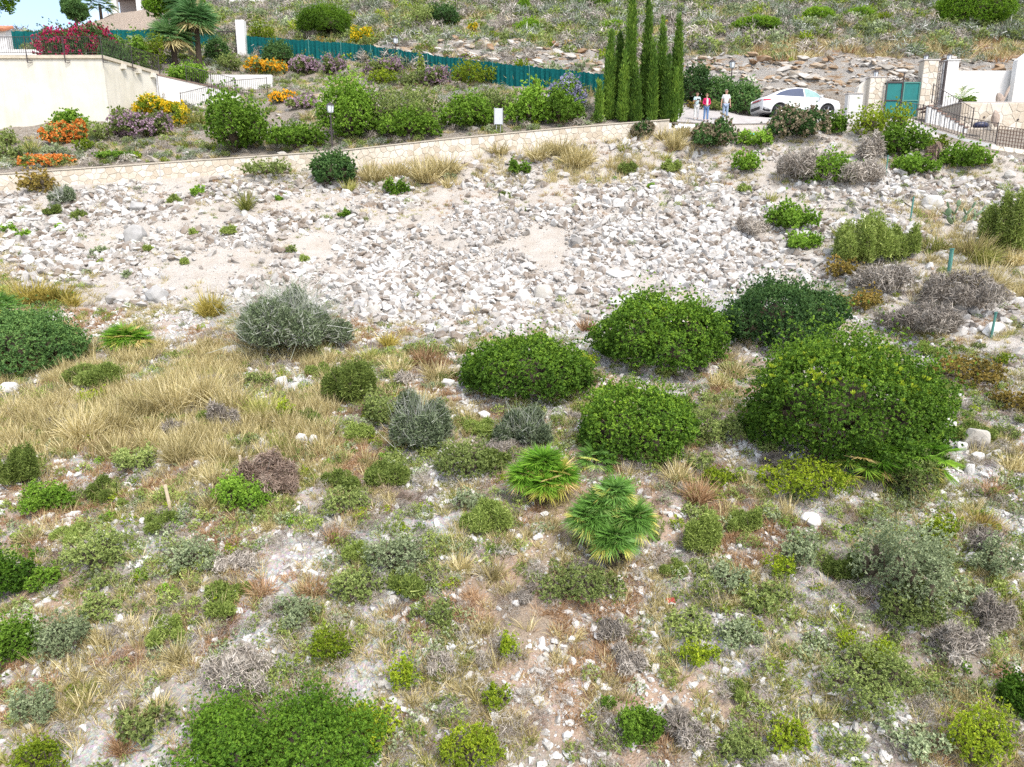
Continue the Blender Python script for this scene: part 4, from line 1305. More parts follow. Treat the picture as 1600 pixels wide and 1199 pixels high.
wA = at(1453, 164, 41.2); ww = at(1472, 164, 41.2)[0] - wA[0]; wh = at(1453, 99, 41.2)[2] - wA[2]
wk = empty('wicket_gate', wA, 0, 'tall narrow dark iron wicket gate with scrolls between two pillars', 'gate')
f = MB(); f.box((0.03, 0, wh / 2), (0.06, 0.06, wh)); f.box((ww - 0.04, 0, wh / 2), (0.09, 0.07, wh)); f.box((ww / 2, 0, wh - 0.03), (ww - 0.14, 0.06, 0.06)); f.box((ww / 2, 0, 0.05), (ww - 0.14, 0.06, 0.06))
f.build('gate_frame', IRON, wk)
for k in range(1, 6): MB().bar((ww * k / 6, 0, 0.05), (ww * k / 6, 0, wh - 0.05), 0.014, 4).build('gate_bar', IRON, wk)
for k in range(6):
    z = wh * (k + 0.6) / 6.2; cx = ww * (0.34 if k % 2 else 0.62)
    t = np.linspace(0, 7.5, 12)
    MB().tube([(cx + 0.17 * (1 - i / 16) * math.cos(a), -0.02, z + 0.17 * (1 - i / 16) * math.sin(a)) for i, a in enumerate(t)], 0.014, 4).build('scroll', IRON, wk)

wl0, wl1 = at(1489, 165, 42.2), at(1582, 165, 42.2); zt = at(1489, 113, 42.2)[2]
tag(MB().box(((wl1[0] - wl0[0]) / 2, 0.15, (zt - wl0[2]) / 2 - 0.2), (wl1[0] - wl0[0], 0.3, zt - wl0[2] + 0.4)).build('white_wall', HOUSEWHITE, loc=wl0), 'plain white wall behind the small palm, between pillar and white house', 'wall')
hw0 = at(1580, 165, 41.6); zt1 = at(1580, 97, 41.6)[2] - hw0[2]; zt2 = at(1604, 78, 41.6)[2] - hw0[2]
xr = at(1604, 165, 41.6)[0] - hw0[0]
wh_ = empty('white_house', hw0, 0, 'bright white house corner with sloping gable edge at the right edge', 'house')
MB().prism([(0, 0, -0.6), (9, 0, -0.6), (9, 0, zt2 + 2.5), (xr, 0, zt2), (0, 0, zt1)], (0, .4, 0)).build('wall', HOUSEWHITE, wh_)
MB().prism([(xr, -0.1, zt2 + 0.01), (9, -0.1, zt2 + 2.51), (9, -0.1, zt2 + 2.63), (xr, -0.1, zt2 + 0.13)], (0, .6, 0)).build('verge', WHITE, wh_)

# stone terrace wall, steps with white stringer, railings
tA = at(1500, 206, 39.0); tz = at(1520, 162.5, 39.0)[2]; tx1 = at(1760, 206, 39.0)[0]; tx0 = at(1497, 165, 39.0)[0]
th = tz - tA[2]
ter = empty('terrace_wall', (tx0, tA[1], tA[2]), 0, 'cream stone terrace wall with two drain holes below the white wall', 'stone wall')
MB().box(((tx1 - tx0) / 2, 1.7, th / 2 - 0.4), (tx1 - tx0, 3.4, th + 0.8)).build('wall_core', MORTAR, ter)
tv = at(1612, 206, 39.0)[0] - tx0
lay_stones(rubble_cells(0, tv, -0.1, th, 0.46, 77), lambda s, t: Vector((s, -0.004, t)), (0, -1, 0), ter, WALLSTONE, 0.035)
for x, z in ((at(1534, 182, 39)[0] - tx0, 0.75), (at(1587, 185, 39)[0] - tx0, 0.62)):
    MB().bar((x, -0.06, z), (x, 0.06, z), 0.055, 8).build('drain_hole', IRON, ter)
MB().box(((tx1 - tx0) / 2, 1.72, th + 0.033), (tx1 - tx0 + 0.1, 3.4, 0.06)).build('terrace_edge', CONCRETE, ter)

s0, s1 = at(1446, 165.5, 38.75), at(1508, 203, 38.45)
st = empty('stairs', s1, 0, 'brown tiled garden steps with stepped white side wall behind the railing', 'stairs')
S0, S1 = Vector(s0) - Vector(s1), Vector((0, 0, 0))
N_ST = 9
prof = []
for k in range(N_ST):
    a = S0.lerp(S1, k / N_ST); b = S0.lerp(S1, (k + 1) / N_ST)
    w = Vector((b.x - a.x, b.y - a.y, 0))
    c = a + w * 0.5
    MB().box(c + Vector((0.10, 0.50, -0.06)), (abs(w.x) + 0.08, 1.1, 0.08), math.atan2(w.y, w.x) * 0.0).build('step', STEPBROWN, st)
    MB().box(c + Vector((0.0, -0.18, -0.75)), (abs(w.x) - 0.002, 0.16, 1.35)).build('side_wall_block', WHITE, st)
    MB().box(c + Vector((0.02, -0.20, -0.04)), (abs(w.x) + 0.03, 0.22, 0.07)).build('side_coping', STEPBROWN, st)
f0 = [at(1400, 189, 38.2), at(1440, 196, 37.8), at(1505, 216, 36.6), at(1556, 226, 35.8)]
lw = empty('low_white_wall', f0[0], 0, 'low white plinth wall stepping down under the entrance railing', 'wall')
for a, b in zip(f0[:-1], f0[1:]):
    a, b = Vector(a) - Vector(f0[0]), Vector(b) - Vector(f0[0])
    MB().prism([a, b, b + Vector((0, 0, -0.75)), a + Vector((0, 0, -0.75))], (0.06, 0.2, 0)).build('wall_section', WHITE, lw)
railing('entrance_railing', [tuple(np.array(p) + [0.02, 0.08, 0.0]) for p in f0], 1.02, 'dark iron railing descending to the right in front of the white steps', 1.9, 0.14, r=0.013)
railing('steps_railing', [tuple(np.array(s0) + [0.2, -0.2, 0.1]), tuple(np.array(s1) + [0.2, -0.2, 0.1])], 0.95, 'dark iron handrail beside the brown steps, below the wicket gate', 2.3, 0.15, r=0.012)

# lattice gate at the right end on its stone base
la, lb_ = at(1557, 229, 35.8), at(1660, 244, 35.0)
lt = empty('lattice_panel', la, 0, 'brown iron lattice panel fence at the right end of the entrance railing', 'fence panel')
u_ = Vector(lb_) - Vector(la)
nl = 22
for k in range(nl + 1):
    q = u_ * (k / nl)
    MB().bar(q, q + Vector((0, 0, 0.98)), 0.017, 4).build('upright', simple('rust_iron', (0.10, 0.055, 0.04), 0.7) if k == 0 else bpy.data.materials['rust_iron'], lt)
for k in range(7):
    z = 0.98 * k / 6
    MB().bar(Vector((0, -0.03, z)), u_ + Vector((0, -0.03, z)), 0.017, 4).build('crossbar', bpy.data.materials['rust_iron'], lt)
bw = empty('stone_base_wall', at(1548, 252, 35.3), 0, 'pale rubble stone base wall below the lattice panel at the right edge', 'stone wall')
e0 = Vector(at(1548, 252, 35.3)); f1 = Vector(at(1548, 226, 35.9)); f2 = Vector(at(1690, 248, 34.6)); e2 = Vector(at(1690, 276, 34.2))
MB().prism([Vector((0, 0, -0.4)), f1 - e0, f2 - e0, e2 - e0 + Vector((0, 0, -0.4))], (0, 0.5, 0)).build('wall_core', MORTAR, bw)
def bwp(s, t):
    lo = Vector((0, 0, -0.3)).lerp(e2 - e0 + Vector((0, 0, -0.3)), s); hi = (f1 - e0).lerp(f2 - e0, s)
    return lo.lerp(hi, t) + Vector((0, -0.006, 0))
cl = rubble_cells(0, 4.4, 0, 1.1, 0.36, 9)
lay_stones([[(p[0] / 4.4, p[1] / 1.1) for p in c] for c in cl], bwp, (0, -1, 0.2), bw, WALLSTONE, 0.03)

# pale utility cabinet
ub = at(1334, 181, 39.2); uw = 23 * 39.2 / FPX; uh = 32 * 39.2 / FPX
uc = empty('utility_cabinet', ub, 0, 'pale grey utility cabinet standing between the car and the stone pillar', 'cabinet')
MB().box((0, 0.2, uh / 2 - 0.1), (uw, 0.4, uh + 0.2)).build('cabinet_body', simple('cabinet_paint', (0.54, 0.525, 0.505), 0.6, var=0.05), uc, bevel=0.015)
MB().box((0, -0.012, uh / 2 + 0.05), (uw * 0.84, 0.02, uh * 0.8)).build('door', bpy.data.materials['cabinet_paint'], uc)
MB().box((0, 0.2, uh + 0.03), (uw + 0.08, 0.48, 0.05)).build('cover', CONCRETE, uc)

# dark blue bag on the low wall
bg_ = at(1532, 199.5, 37.6)
mb = MB(); mb.lathe([(0.30, 0.0), (0.34, 0.08), (0.30, 0.20), (0.16, 0.28), (0.05, 0.30)], n=10)
o = mb.build('sack', simple('navy_plastic', (0.012, 0.016, 0.05), 0.4), loc=bg_, smooth=True); o.scale = (1.3, 0.7, 1)
tag(o, 'dark blue plastic sack lying by the standing stone', 'sack')

# ---- lamps
def street_lamp(px, py_top, py_base, d, label, size=1.0, on=None):
    b = at(px, py_base, d); h = at(px, py_top, d)[2] - b[2]
    g = empty('street_lamp' if on is None else 'pillar_lamp', b, 0, label, 'lamp', None)
    s = size
    hl = 0.55 * s
    if h > hl + 0.05:
        mb = MB(); mb.lathe([(0.09 * s, -0.25), (0.09 * s, 0.25), (0.05 * s, 0.32), (0.035 * s, h - hl)], n=8); mb.build('post', IRON, g)
    z = max(h - hl, 0.02)
    MB().lathe([(0.10 * s, z), (0.15 * s, z + 0.05), (0.19 * s, z + 0.36 * s), (0.19 * s, z + 0.361 * s)], n=6).build('lantern_glass', LAMPGLASS, g)
    MB().lathe([(0.23 * s, z + 0.363 * s), (0.12 * s, z + 0.47 * s), (0.03 * s, z + 0.50 * s), (0.02 * s, z + 0.58 * s)], n=6).build('lantern_cap', IRON, g)
    for k in range(6):
        a = math.pi * 2 * k / 6
        MB().bar((0.152 * s * math.cos(a), 0.152 * s * math.sin(a), z + 0.05), (0.192 * s * math.cos(a), 0.192 * s * math.sin(a), z + 0.36 * s), 0.012, 4).build('lantern_rib', IRON, g)
    return g
street_lamp(520, 162, 242, 36.6, 'black lantern lamp post rising between shrubs just behind the stone wall')
street_lamp(619, 58, 92, 52.5, 'lantern lamp showing above the green net fence, post hidden')
street_lamp(1141, 95, 150, 44.5, 'thin black lamp post in front of the rock cut above the three people')
street_lamp(1368, 110, 123, 41.0, 'small black lantern on the stone pillar left of the green gate', 0.75, 1)
street_lamp(1446, 85, 98, 40.9, 'small lantern with white glass on the tall stone pillar', 0.75, 1)
street_lamp(1482, 84, 97, 41.5, 'small dark lantern on top of the white pillar', 0.75, 1)

# ---- sign board
sb = at(779, 213, 37.6)
sg = empty('sign_board', sb, 0.12, 'blank pale grey sign board on two posts behind the stone wall', 'sign')
sw_, st_, sbm = 11.5 * 37.6 / FPX, at(779, 171, 37.6)[2] - sb[2], at(779, 195, 37.6)[2] - sb[2]
MB().box((0, 0, (st_ + sbm) / 2), (sw_, 0.04, st_ - sbm)).build('panel', simple('sign_back', (0.46, 0.48, 0.51), 0.4, metal=0.2, var=0.05), sg)
f = MB()
for x in (-sw_ / 2 - 0.02, sw_ / 2 + 0.02): f.box((x, 0, (st_ + sbm) / 2), (0.04, 0.06, st_ - sbm + 0.06))
f.build('frame', STEEL, sg)
for x in (-sw_ * 0.28, sw_ * 0.28): MB().bar((x, 0.05, -0.5), (x, 0.05, st_ - 0.05), 0.025, 6).build('post', STEEL, sg)

# white marker post at the end of the wall
tag(MB().box((0, 0, 0.15), (0.16, 0.16, 0.9)).build('marker_post', WHITE, loc=at(1058, 187, 38.3), bevel=0.02), 'short white post at the end of the stone wall beside the cypresses', 'post')

# ---- survey stakes and fence posts on the slope
def stake(px, py0, py1, r, mat, label, name, lean=(0, 0), cat='post'):
    p, d = hit(px, py1)
    h = (py1 - py0) * d / FPX * 1.03
    mb = MB(); mb.bar((0, 0, -0.15), (lean[0] * h, lean[1] * h, h), r, 7)
    if name == 'metal_post': mb.bar((lean[0] * h, lean[1] * h, h - 0.02), (lean[0] * h, lean[1] * h, h + 0.02), r * 1.25, 7)
    tag(mb.build(name, mat, loc=p), label, cat)
stake(1422, 311, 346, 0.035, GALV, 'green metal post standing in the white stones at the upper right', 'metal_post', (0.03, 0))
stake(1482, 391, 431, 0.075, GALV, 'thick green metal post beside the tall straw grass', 'metal_post')
stake(1548, 490, 529, 0.04, GALV, 'green metal post low on the right among pale rubble', 'metal_post', (0.05, 0))
stake(1384, 246, 275, 0.03, GALV, 'thin green post half hidden in the creeper below the entrance', 'metal_post')
TIMBER = simple('pale_timber', (0.50, 0.41, 0.29), 0.85, var=0.2, scale=14)
stake(268, 758, 800, 0.035, TIMBER, 'pale wooden stake standing in front of bare gravel on the lower left', 'wooden_stake', (-0.12, 0), 'stake')
stake(378, 712, 737, 0.03, TIMBER, 'short wooden stake beside the brown dead brushwood', 'wooden_stake', (-0.05, 0), 'stake')
# black hose running down from the creeper to the post
hp = [hit(x, y)[0] + np.array([0, 0, 0.05]) for x, y in ((1384, 280), (1388, 293), (1402, 309), (1416, 322), (1428, 328), (1442, 337))]
tag(MB().tube(hp, 0.025, 6).build('hose', simple('black_rubber', (0.02, 0.02, 0.022), 0.5)), 'black hose lying down the slope past the green post', 'hose')

# ---- litter
def crumple(name, px, py, w, cols, label, cat):
    p, d = hit(px, py)
    s = w * d / FPX
    V, F = [], []
    for i in range(6):
        for j in range(5):
            V.append(((i / 5 - .5) * s, (j / 4 - .5) * s * 0.8, 0.02 + 0.2 * s * rng.random() + 0.2 * s * (j / 4)))
    F = [(i * 5 + j, (i + 1) * 5 + j, (i + 1) * 5 + j + 1, i * 5 + j + 1) for i in range(5) for j in range(4)]
    mb = MB(); mb.add(V, F)
    mb.m = [0 if (k % 4) >= 1 and k > 3 else 1 for k in range(len(F))]
    V2 = [(x, y, z - 0.015) for x, y, z in V]
    o = mb.build(name, [simple(name + '_a', cols[0], 0.5, var=0.1), simple(name + '_b', cols[1], 0.5, var=0.1)], loc=p)
    m = o.modifiers.new('thick', 'SOLIDIFY'); m.thickness = 0.012
    tag(o, label, cat)
crumple('litter_packet', 1046, 945, 17, ((0.42, 0.03, 0.045), (0.58, 0.55, 0.53)), 'crumpled red and white packet lying in the dry grass', 'litter')
crumple('litter_bag', 1174, 213, 10, ((0.05, 0.55, 0.70), (0.06, 0.50, 0.66)), 'small turquoise scrap of plastic on a green bush', 'litter')
# ------------------------------------------------------------------ white coupe-shaped off-roader
CARPAINT = simple('white_car_paint', (0.70, 0.70, 0.70), rough=0.22, var=0.01, spec=0.6)
GLASSD = simple('dark_car_glass', (0.035, 0.050, 0.10), rough=0.08, var=0.1, spec=0.8)
GLASSG = simple('green_tinted_car_glass', (0.20, 0.33, 0.31), rough=0.08, var=0.15, spec=0.8)
TAIL = simple('tail_light_red', (0.55, 0.02, 0.06), rough=0.2, spec=0.7)
TYRE = simple('tyre_rubber', (0.025, 0.025, 0.027), rough=0.85)
RIM = simple('alloy_rim', (0.42, 0.43, 0.45), rough=0.3, metal=0.7)
TRIM = simple('dark_car_trim', (0.035, 0.035, 0.04), rough=0.5)
CT = np.array([  # x, zbot, zbelt, half width, zroof, half roof
 (-2.42, .46, .92, .70, .96, .55), (-2.36, .40, 1.06, .83, 1.08, .66), (-2.2, .33, 1.13, .92, 1.17, .72), (-2.0, .30, 1.16, .96, 1.24, .73), (-1.5, .28, 1.16, .985, 1.45, .67), (-0.9, .28, 1.13, .99, 1.63, .63),
 (-0.3, .28, 1.11, .99, 1.71, .61), (0.25, .28, 1.09, .99, 1.69, .60), (0.75, .28, 1.07, .985, 1.50, .66), (1.15, .28, 1.05, .98, 1.20, .74), (1.7, .29, 1.01, .96, 1.11, .72), (2.1, .33, .94, .89, 1.01, .62), (2.28, .38, .80, .78, .88, .5), (2.36, .46, .68, .62, .74, .4)])
def ck(x): return [np.interp(x, CT[:, 0], CT[:, k]) for k in range(1, 6)]
def csec(x):
    zb, zl, hw, zr_, hr = ck(x)
    return [(0, zb), (hw * .88, zb), (hw * .985, zb + .14), (hw, zb * .45 + zl * .55), (hw * .985, zl - .07), (hw * .945, zl + .01), ((hw * .945 + hr + .05) / 2 + .015, (zl + zr_ - .06) / 2), (hr + .05, zr_ - .06), (hr * .8, zr_ - .012), (0, zr_ + .015)]
def cy(x, z):
    s = csec(x)
    zz = [p[1] for p in s[1:9]]; yy = [p[0] for p in s[1:9]]
    return float(np.interp(z, zz, yy))
def make_car(loc, rz, label):
    g = empty('parked_car', loc, rz, label, 'car')
    X = np.unique(np.concatenate([np.linspace(-2.42, 2.36, 44), CT[:, 0]]))
    V, F = [], []
    for x in X:
        s = csec(x)
        V += [(x, y, z) for y, z in s] + [(x, -y, z) for y, z in s[-2:0:-1]]
    m = 18
    for i in range(len(X) - 1):
        F += [(i * m + k, i * m + (k + 1) % m, (i + 1) * m + (k + 1) % m, (i + 1) * m + k) for k in range(m)]
    F += [tuple(range(m))[::-1], tuple(range((len(X) - 1) * m, len(X) * m))]
    body = MB().add(V, F).build('body', CARPAINT, smooth=True)
    cut = []
    for wx in (-1.42, 1.42):
        mb = MB(); mb.lathe([(0.43, -1.2), (0.43, 1.2)], (wx, 0, 0.37), 24, axis='Y')
        c = mb.build('cutter', CARPAINT); cut.append(c)
        md = body.modifiers.new('b', 'BOOLEAN'); md.operation = 'DIFFERENCE'; md.object = c; md.solver = 'EXACT'
    bpy.context.view_layer.update()
    dg = bpy.context.evaluated_depsgraph_get()
    me = bpy.data.meshes.new_from_object(body.evaluated_get(dg))
    old = body.data
    body.modifiers.clear(); body.data = me
    for c in cut: bpy.data.objects.remove(c)
    try: me.set_sharp_from_angle(angle=R(32))
    except Exception: pass
    body.parent = g
    mb = MB(); mb.box((0, 0, 0.5), (4.2, 1.1, 0.4)); mb.build('underbody', TRIM, g)
    def strip(name, xs, zlo, zhi, mat, side, off=.006, nz=4, parent=g):
        V, F = [], []
        for x in xs:
            for k in range(nz + 1):
                z = zlo(x) + (zhi(x) - zlo(x)) * k / nz
                V.append((x, side * (cy(x, z) + off), z))
        for i in range(len(xs) - 1):
            for k in range(nz):
                a = i * (nz + 1) + k
                F.append((a, a + nz + 1, a + nz + 2, a + 1))
        return MB().add(V, F).build(name, mat, parent, smooth=True)
    belt = lambda x: ck(x)[1] + .035
    roof = lambda x: max(belt(x) + .004, ck(x)[3] - .085 - .03 * max(0, -x - 1.0))
    def rear_top(x): return belt(x) + (roof(x) - belt(x)) * np.clip((x + 1.95) / .55, 0, 1)
    def front_top(x): return belt(x) + (roof(x) - belt(x)) * np.clip((1.08 - x) / .12, 0, 1)
    for s in (1, -1):
        strip('rear_side_window', np.linspace(-1.95, 0.0, 18), belt, rear_top, GLASSD, s)
        strip('front_side_window', np.linspace(0.07, 1.08, 12), belt, front_top, GLASSG, s)
        strip('tail_light', np.linspace(-2.415, -1.98, 8), lambda x: .915 + .02 * (x + 2.4), lambda x: 1.0, TAIL, s, .008, 2)
        strip('sill_trim', np.linspace(-.98, .98, 6), lambda x: .33, lambda x: .44, TRIM, s, .008, 1)
        for x in (0.035, -1.02, 1.12):
            strip('door_seam', np.array([x - .008, x + .008]), lambda q: .46, lambda q: ck(q)[1] - .02, TRIM, s, .003, 5)
        d = strip('door_handle', np.linspace(-.72, -.5, 3), lambda x: .94, lambda x: .975, CARPAINT, s, .03, 1)
        strip('door_handle', np.linspace(.22, .42, 3), lambda x: .93, lambda x: .965, CARPAINT, s, .03, 1)
        strip('headlight', np.linspace(1.98, 2.30, 6), lambda x: ck(x)[1] - .17, lambda x: ck(x)[1] - .04, LAMPGLASS, s, .006, 2)
        mb = MB(); mb.lathe([(0.0, -.11), (0.075, -.08), (.09, 0), (.075, .08), (0, .10)], (0, 0, 0), 8, axis='Y')
        mr = mb.build('wing_mirror', CARPAINT, g, loc=(0.93, s * 1.08, 1.14), smooth=True)
        for wx in (-1.42, 1.42):
            mb = MB(); mb.lathe([(0.27, -.12), (.34, -.125), (.365, -.09), (.365, .09), (.34, .125), (.27, .12), (.27, -.12)], (0, 0, 0), 26, axis='Y')
            w = mb.build('wheel', TYRE, g, loc=(wx, s * .845, .365), smooth=True)
            mb = MB(); mb.lathe([(0.275, -.09), (.275, .09)], (0, 0, 0), 22, axis='Y')
            mb.build('rim_barrel', TRIM, w)
            mb = MB()
            for k in range(5):
                a = 2 * math.pi * k / 5
                mb.bar((0, s * .10, 0), (.265 * math.cos(a), s * .112, .265 * math.sin(a)), .035, 5)
            mb.lathe([(.06, s * .09), (.055, s * .125)], (0, 0, 0), 10, axis='Y')
            mb.lathe([(.245, s * .10), (.285, s * .10), (.285, s * .118), (.245, s * .118), (.245, s * .10)], (0, 0, 0), 22, axis='Y')
            mb.build('rim', RIM, w)
            mb = MB()
            mb.tube([(wx + .437 * math.cos(t), s * (cy(wx + .42 * math.cos(t), min(max(.37 + .43 * math.sin(t), .35), .95)) + .004), .37 + .437 * math.sin(t)) for t in np.linspace(0.05, math.pi - .05, 16)], .028, 5)
            mb.build('wheel_arch_lip', TRIM, g)
    # rear window, boot line, bumper, plate
    V, F = [], []
    for x in np.linspace(-2.12, -1.38, 7):
        zb, zl, hw, zr_, hr = ck(x)
        for y in np.linspace(-1, 1, 7):
            V.append((x - .01, y * hr * .80, zr_ + .015 - .027 * abs(y) + .010))
    for i in range(6):
        for k in range(6): F.append((i * 7 + k, (i + 1) * 7 + k, (i + 1) * 7 + k + 1, i * 7 + k + 1))
    MB().add(V, F).build('rear_window', GLASSD, g, smooth=True)
    V, F = [], []
    for x in np.linspace(.52, 1.12, 6):
        zb, zl, hw, zr_, hr = ck(x)
        for y in np.linspace(-1, 1, 7): V.append((x + .012, y * hr * .82, zr_ + .015 - .027 * abs(y) + .010))
    for i in range(5):
        for k in range(6): F.append((i * 7 + k, (i + 1) * 7 + k, (i + 1) * 7 + k + 1, i * 7 + k + 1))
    MB().add(V, F).build('windscreen', GLASSD, g, smooth=True)
    for s in (1, -1):
        strip('bumper_trim', np.linspace(-2.415, -1.95, 7), lambda x: ck(x)[0] + .02, lambda x: ck(x)[0] + .16 + .05 * (-2.0 - x), TRIM, s, .008, 2)
    MB().box((-2.43, 0, .56), (.03, 1.15, .17)).build('rear_diffuser', TRIM, g, bevel=.01)
    MB().box((-2.43, 0, .78), (.02, .52, .115)).build('number_plate', WHITE, g)
    MB().box((-2.425, 0, .92), (.02, 1.3, .012)).build('boot_seam', TRIM, g)
    MB().box((-2.43, 0, .97), (.02, .86, .05)).build('tail_light_bar', TAIL, g)
    return g
cp = at(1243, 182, 40.9)
CARZ = at(1243, 183.5, 40.0)[2] - 0.02
make_car((cp[0], cp[1] + 0.1, CARZ), R(6), 'white sporty off-roader parked in front of the ochre rock cut')

# ------------------------------------------------------------------ people
def skin_mesh(name, joints, edges, mat, parent, sub=1, flat=None):
    names = list(joints)
    me = bpy.data.meshes.new(name)
    me.from_pydata([joints[n][0] for n in names], [(names.index(a), names.index(b)) for a, b in edges], [])
    me.materials.append(mat)
    o = link(name, me, parent)
    o.modifiers.new('skin', 'SKIN')
    if not me.skin_vertices:
        bpy.context.view_layer.objects.active = o
    sv = me.skin_vertices[0].data
    for i, n in enumerate(names):
        r = joints[n][1]
        sv[i].radius = (r, r) if not hasattr(r, '__len__') else r
        sv[i].use_root = (i == 0)
    md = o.modifiers.new('sub', 'SUBSURF'); md.levels = sub; md.render_levels = sub
    bpy.context.view_layer.update()
    dg = bpy.context.evaluated_depsgraph_get()
    m2 = bpy.data.meshes.new_from_object(o.evaluated_get(dg))
    o.modifiers.clear(); o.data = m2
    if not m2.materials: m2.materials.append(mat)
    for p in m2.polygons: p.use_smooth = True
    return o
SKIN = simple('skin', (0.44, 0.25, 0.18), rough=0.55, var=0.08)
def person(loc, hgt, rz, label, shirt, trousers, shoes, hair, pose, sleeve='short', cardigan=None, hair_long=False, top_long=False):
    k = hgt / 1.75
    g = empty('person', loc, rz, label, 'person')
    S = lambda x, y, z: (x * k, y * k, z * k)
    arms = {'hold': ((.235, -.02, 1.14), (.085, -.24, 1.20)), 'folded': ((.24, -.01, 1.13), (.07, -.22, 1.02)), 'down': ((.245, .02, 1.13), (.27, -.02, .885))}[pose]
    J = {'pelvis': (S(0, 0, .95), .13 * k), 'waist': (S(0, 0, 1.1), .115 * k), 'chest': (S(0, 0, 1.30), .125 * k), 'neck0': (S(0, 0, 1.45), .062 * k), 'neck': (S(0, -.01, 1.51), .052 * k),
         'jaw': (S(0, -.03, 1.57), .068 * k), 'head': (S(0, -.015, 1.65), .084 * k), 'crown': (S(0, -.005, 1.715), .058 * k)}
    E = [('pelvis', 'waist'), ('waist', 'chest'), ('chest', 'neck0'), ('neck0', 'neck'), ('neck', 'jaw'), ('jaw', 'head'), ('head', 'crown')]
    for s, n in ((1, 'l'), (-1, 'r')):
        el, wr = arms
        J.update({'sh' + n: (S(s * .165, 0, 1.40), .066 * k), 'el' + n: (S(s * el[0], el[1], el[2]), .043 * k), 'wr' + n: (S(s * wr[0], wr[1], wr[2]), .029 * k),
                  'hip' + n: (S(s * .09, 0, .88), .092 * k), 'kn' + n: (S(s * .10, -.01, .49), .058 * k), 'an' + n: (S(s * .115, .02, .09), .04 * k), 'to' + n: (S(s * .13, -.13, .04), .032 * k)})
        d = Vector(wr) - Vector(el); d.normalize(); d.x *= s
        w = Vector((s * wr[0], wr[1], wr[2])); pm = w + d * .075
        J['pa' + n] = (tuple(pm * k), .034 * k)
        E += [('chest', 'sh' + n), ('sh' + n, 'el' + n), ('el' + n, 'wr' + n), ('wr' + n, 'pa' + n), ('pelvis', 'hip' + n), ('hip' + n, 'kn' + n), ('kn' + n, 'an' + n), ('an' + n, 'to' + n)]
    skin_mesh('body', J, E, SKIN, g, 2)
    # hands: five fingers each, curled
    for s, n in ((1, 'l'), (-1, 'r')):
        el, wr = arms
        d = (Vector((s * wr[0], wr[1], wr[2])) - Vector((s * el[0], el[1], el[2]))).normalized()
        pm = Vector(J['pa' + n][0])
        side = d.cross(Vector((0, 0.3, 1))).normalized(); dn = d.cross(side)
        for q, ln in zip((-1.5, -.5, .5, 1.5), (.062, .075, .08, .07)):
            a = pm + side * q * .017 * k + d * .02 * k
            MB().tube([a, a + d * ln * .5 * k, a + (d * .8 + dn * .25) * ln * k], [.009 * k, .008 * k, .006 * k], 6).build('finger', SKIN, g, smooth=True)
        a = pm + side * .028 * k - d * .02 * k
        MB().tube([a, a + (side * .6 + d * .6) * .035 * k, a + (side * .35 + d) * .058 * k], [.011 * k, .009 * k, .007 * k], 6).build('thumb', SKIN, g, smooth=True)
    # face and hair
    hc = Vector(J['head'][0])
    mb = MB(); mb.tube([hc + Vector((0, -.075, .03)) * k, hc + Vector((0, -.112, -.015)) * k], [.008 * k, .015 * k], 6); mb.build('nose', SKIN, g, smooth=True)
    for s in (1, -1):
        MB().lathe([(0, -.006), (.012, 0), (0, .006)], tuple(hc + Vector((s * .032, -.082, .018)) * k), 8, axis='Y').build('eye', TRIM, g)
        MB().box(tuple(hc + Vector((s * .088, .0, -.005)) * k), (.018 * k, .035 * k, .06 * k)).build('ear', SKIN, g, bevel=.006)
    MB().box(tuple(hc + Vector((0, -.088, -.055)) * k), (.045 * k, .012 * k, .010 * k)).build('mouth', simple('lips', (0.42, 0.17, 0.15), 0.5) if 'lips' not in bpy.data.materials else bpy.data.materials['lips'], g)
    bm = bmesh.new(); bmesh.ops.create_icosphere(bm, subdivisions=2, radius=1)
    for v in bm.verts:
        c = v.co.copy()
        lowcut = -.75 if hair_long else .05
        if c.y < -.35: c.z = max(c.z, .55)
        c.z = max(c.z, lowcut)
        v.co = hc + Vector((c.x * .096, c.y * .102 + .012, c.z * .098 + .012)) * k
    me = bpy.data.meshes.new('hair'); bm.to_mesh(me); bm.free(); me.materials.append(hair)
    link('hair', me, g)
    # clothes
    j = {n: J[n] for n in J}
    def gj(n, r): return (J[n][0], r * k)
    T = {'chest': gj('chest', .15), 'waist': gj('waist', .142), 'hem': (S(0, 0, .90 if not top_long else .82), .150 * k), 'coll': (S(0, 0, 1.43), .085 * k)}
    ed = [('chest', 'waist'), ('waist', 'hem'), ('chest', 'coll')]
    for s, n in ((1, 'l'), (-1, 'r')):
        T['sh' + n] = gj('sh' + n, .083)
        e0, e1 = Vector(J['sh' + n][0]), Vector(J['el' + n][0])
        if sleeve == 'short':
            T['sl' + n] = (tuple(e0.lerp(e1, .72)), .068 * k); ed += [('chest', 'sh' + n), ('sh' + n, 'sl' + n)]
        else:
            w = Vector(J['wr' + n][0])
            T['sl' + n] = (tuple(e1), .058 * k); T['sw' + n] = (tuple(e1.lerp(w, .85)), .044 * k)
            ed += [('chest', 'sh' + n), ('sh' + n, 'sl' + n), ('sl' + n, 'sw' + n)]
    skin_mesh('cardigan' if cardigan else 'shirt', T, ed, cardigan or shirt, g, 2)
    if cardigan:
        MB().prism([Vector(S(-.045, -.165, .93)), Vector(S(.045, -.165, .93)), Vector(S(.06, -.168, 1.28)), Vector(S(.045, -.155, 1.42)), Vector(S(-.045, -.155, 1.42)), Vector(S(-.06, -.168, 1.28))], (0, .03, 0)).build('shirt', shirt, g, bevel=.008)
    Tr = {'pelvis': gj('pelvis', .138)}
    ed = []
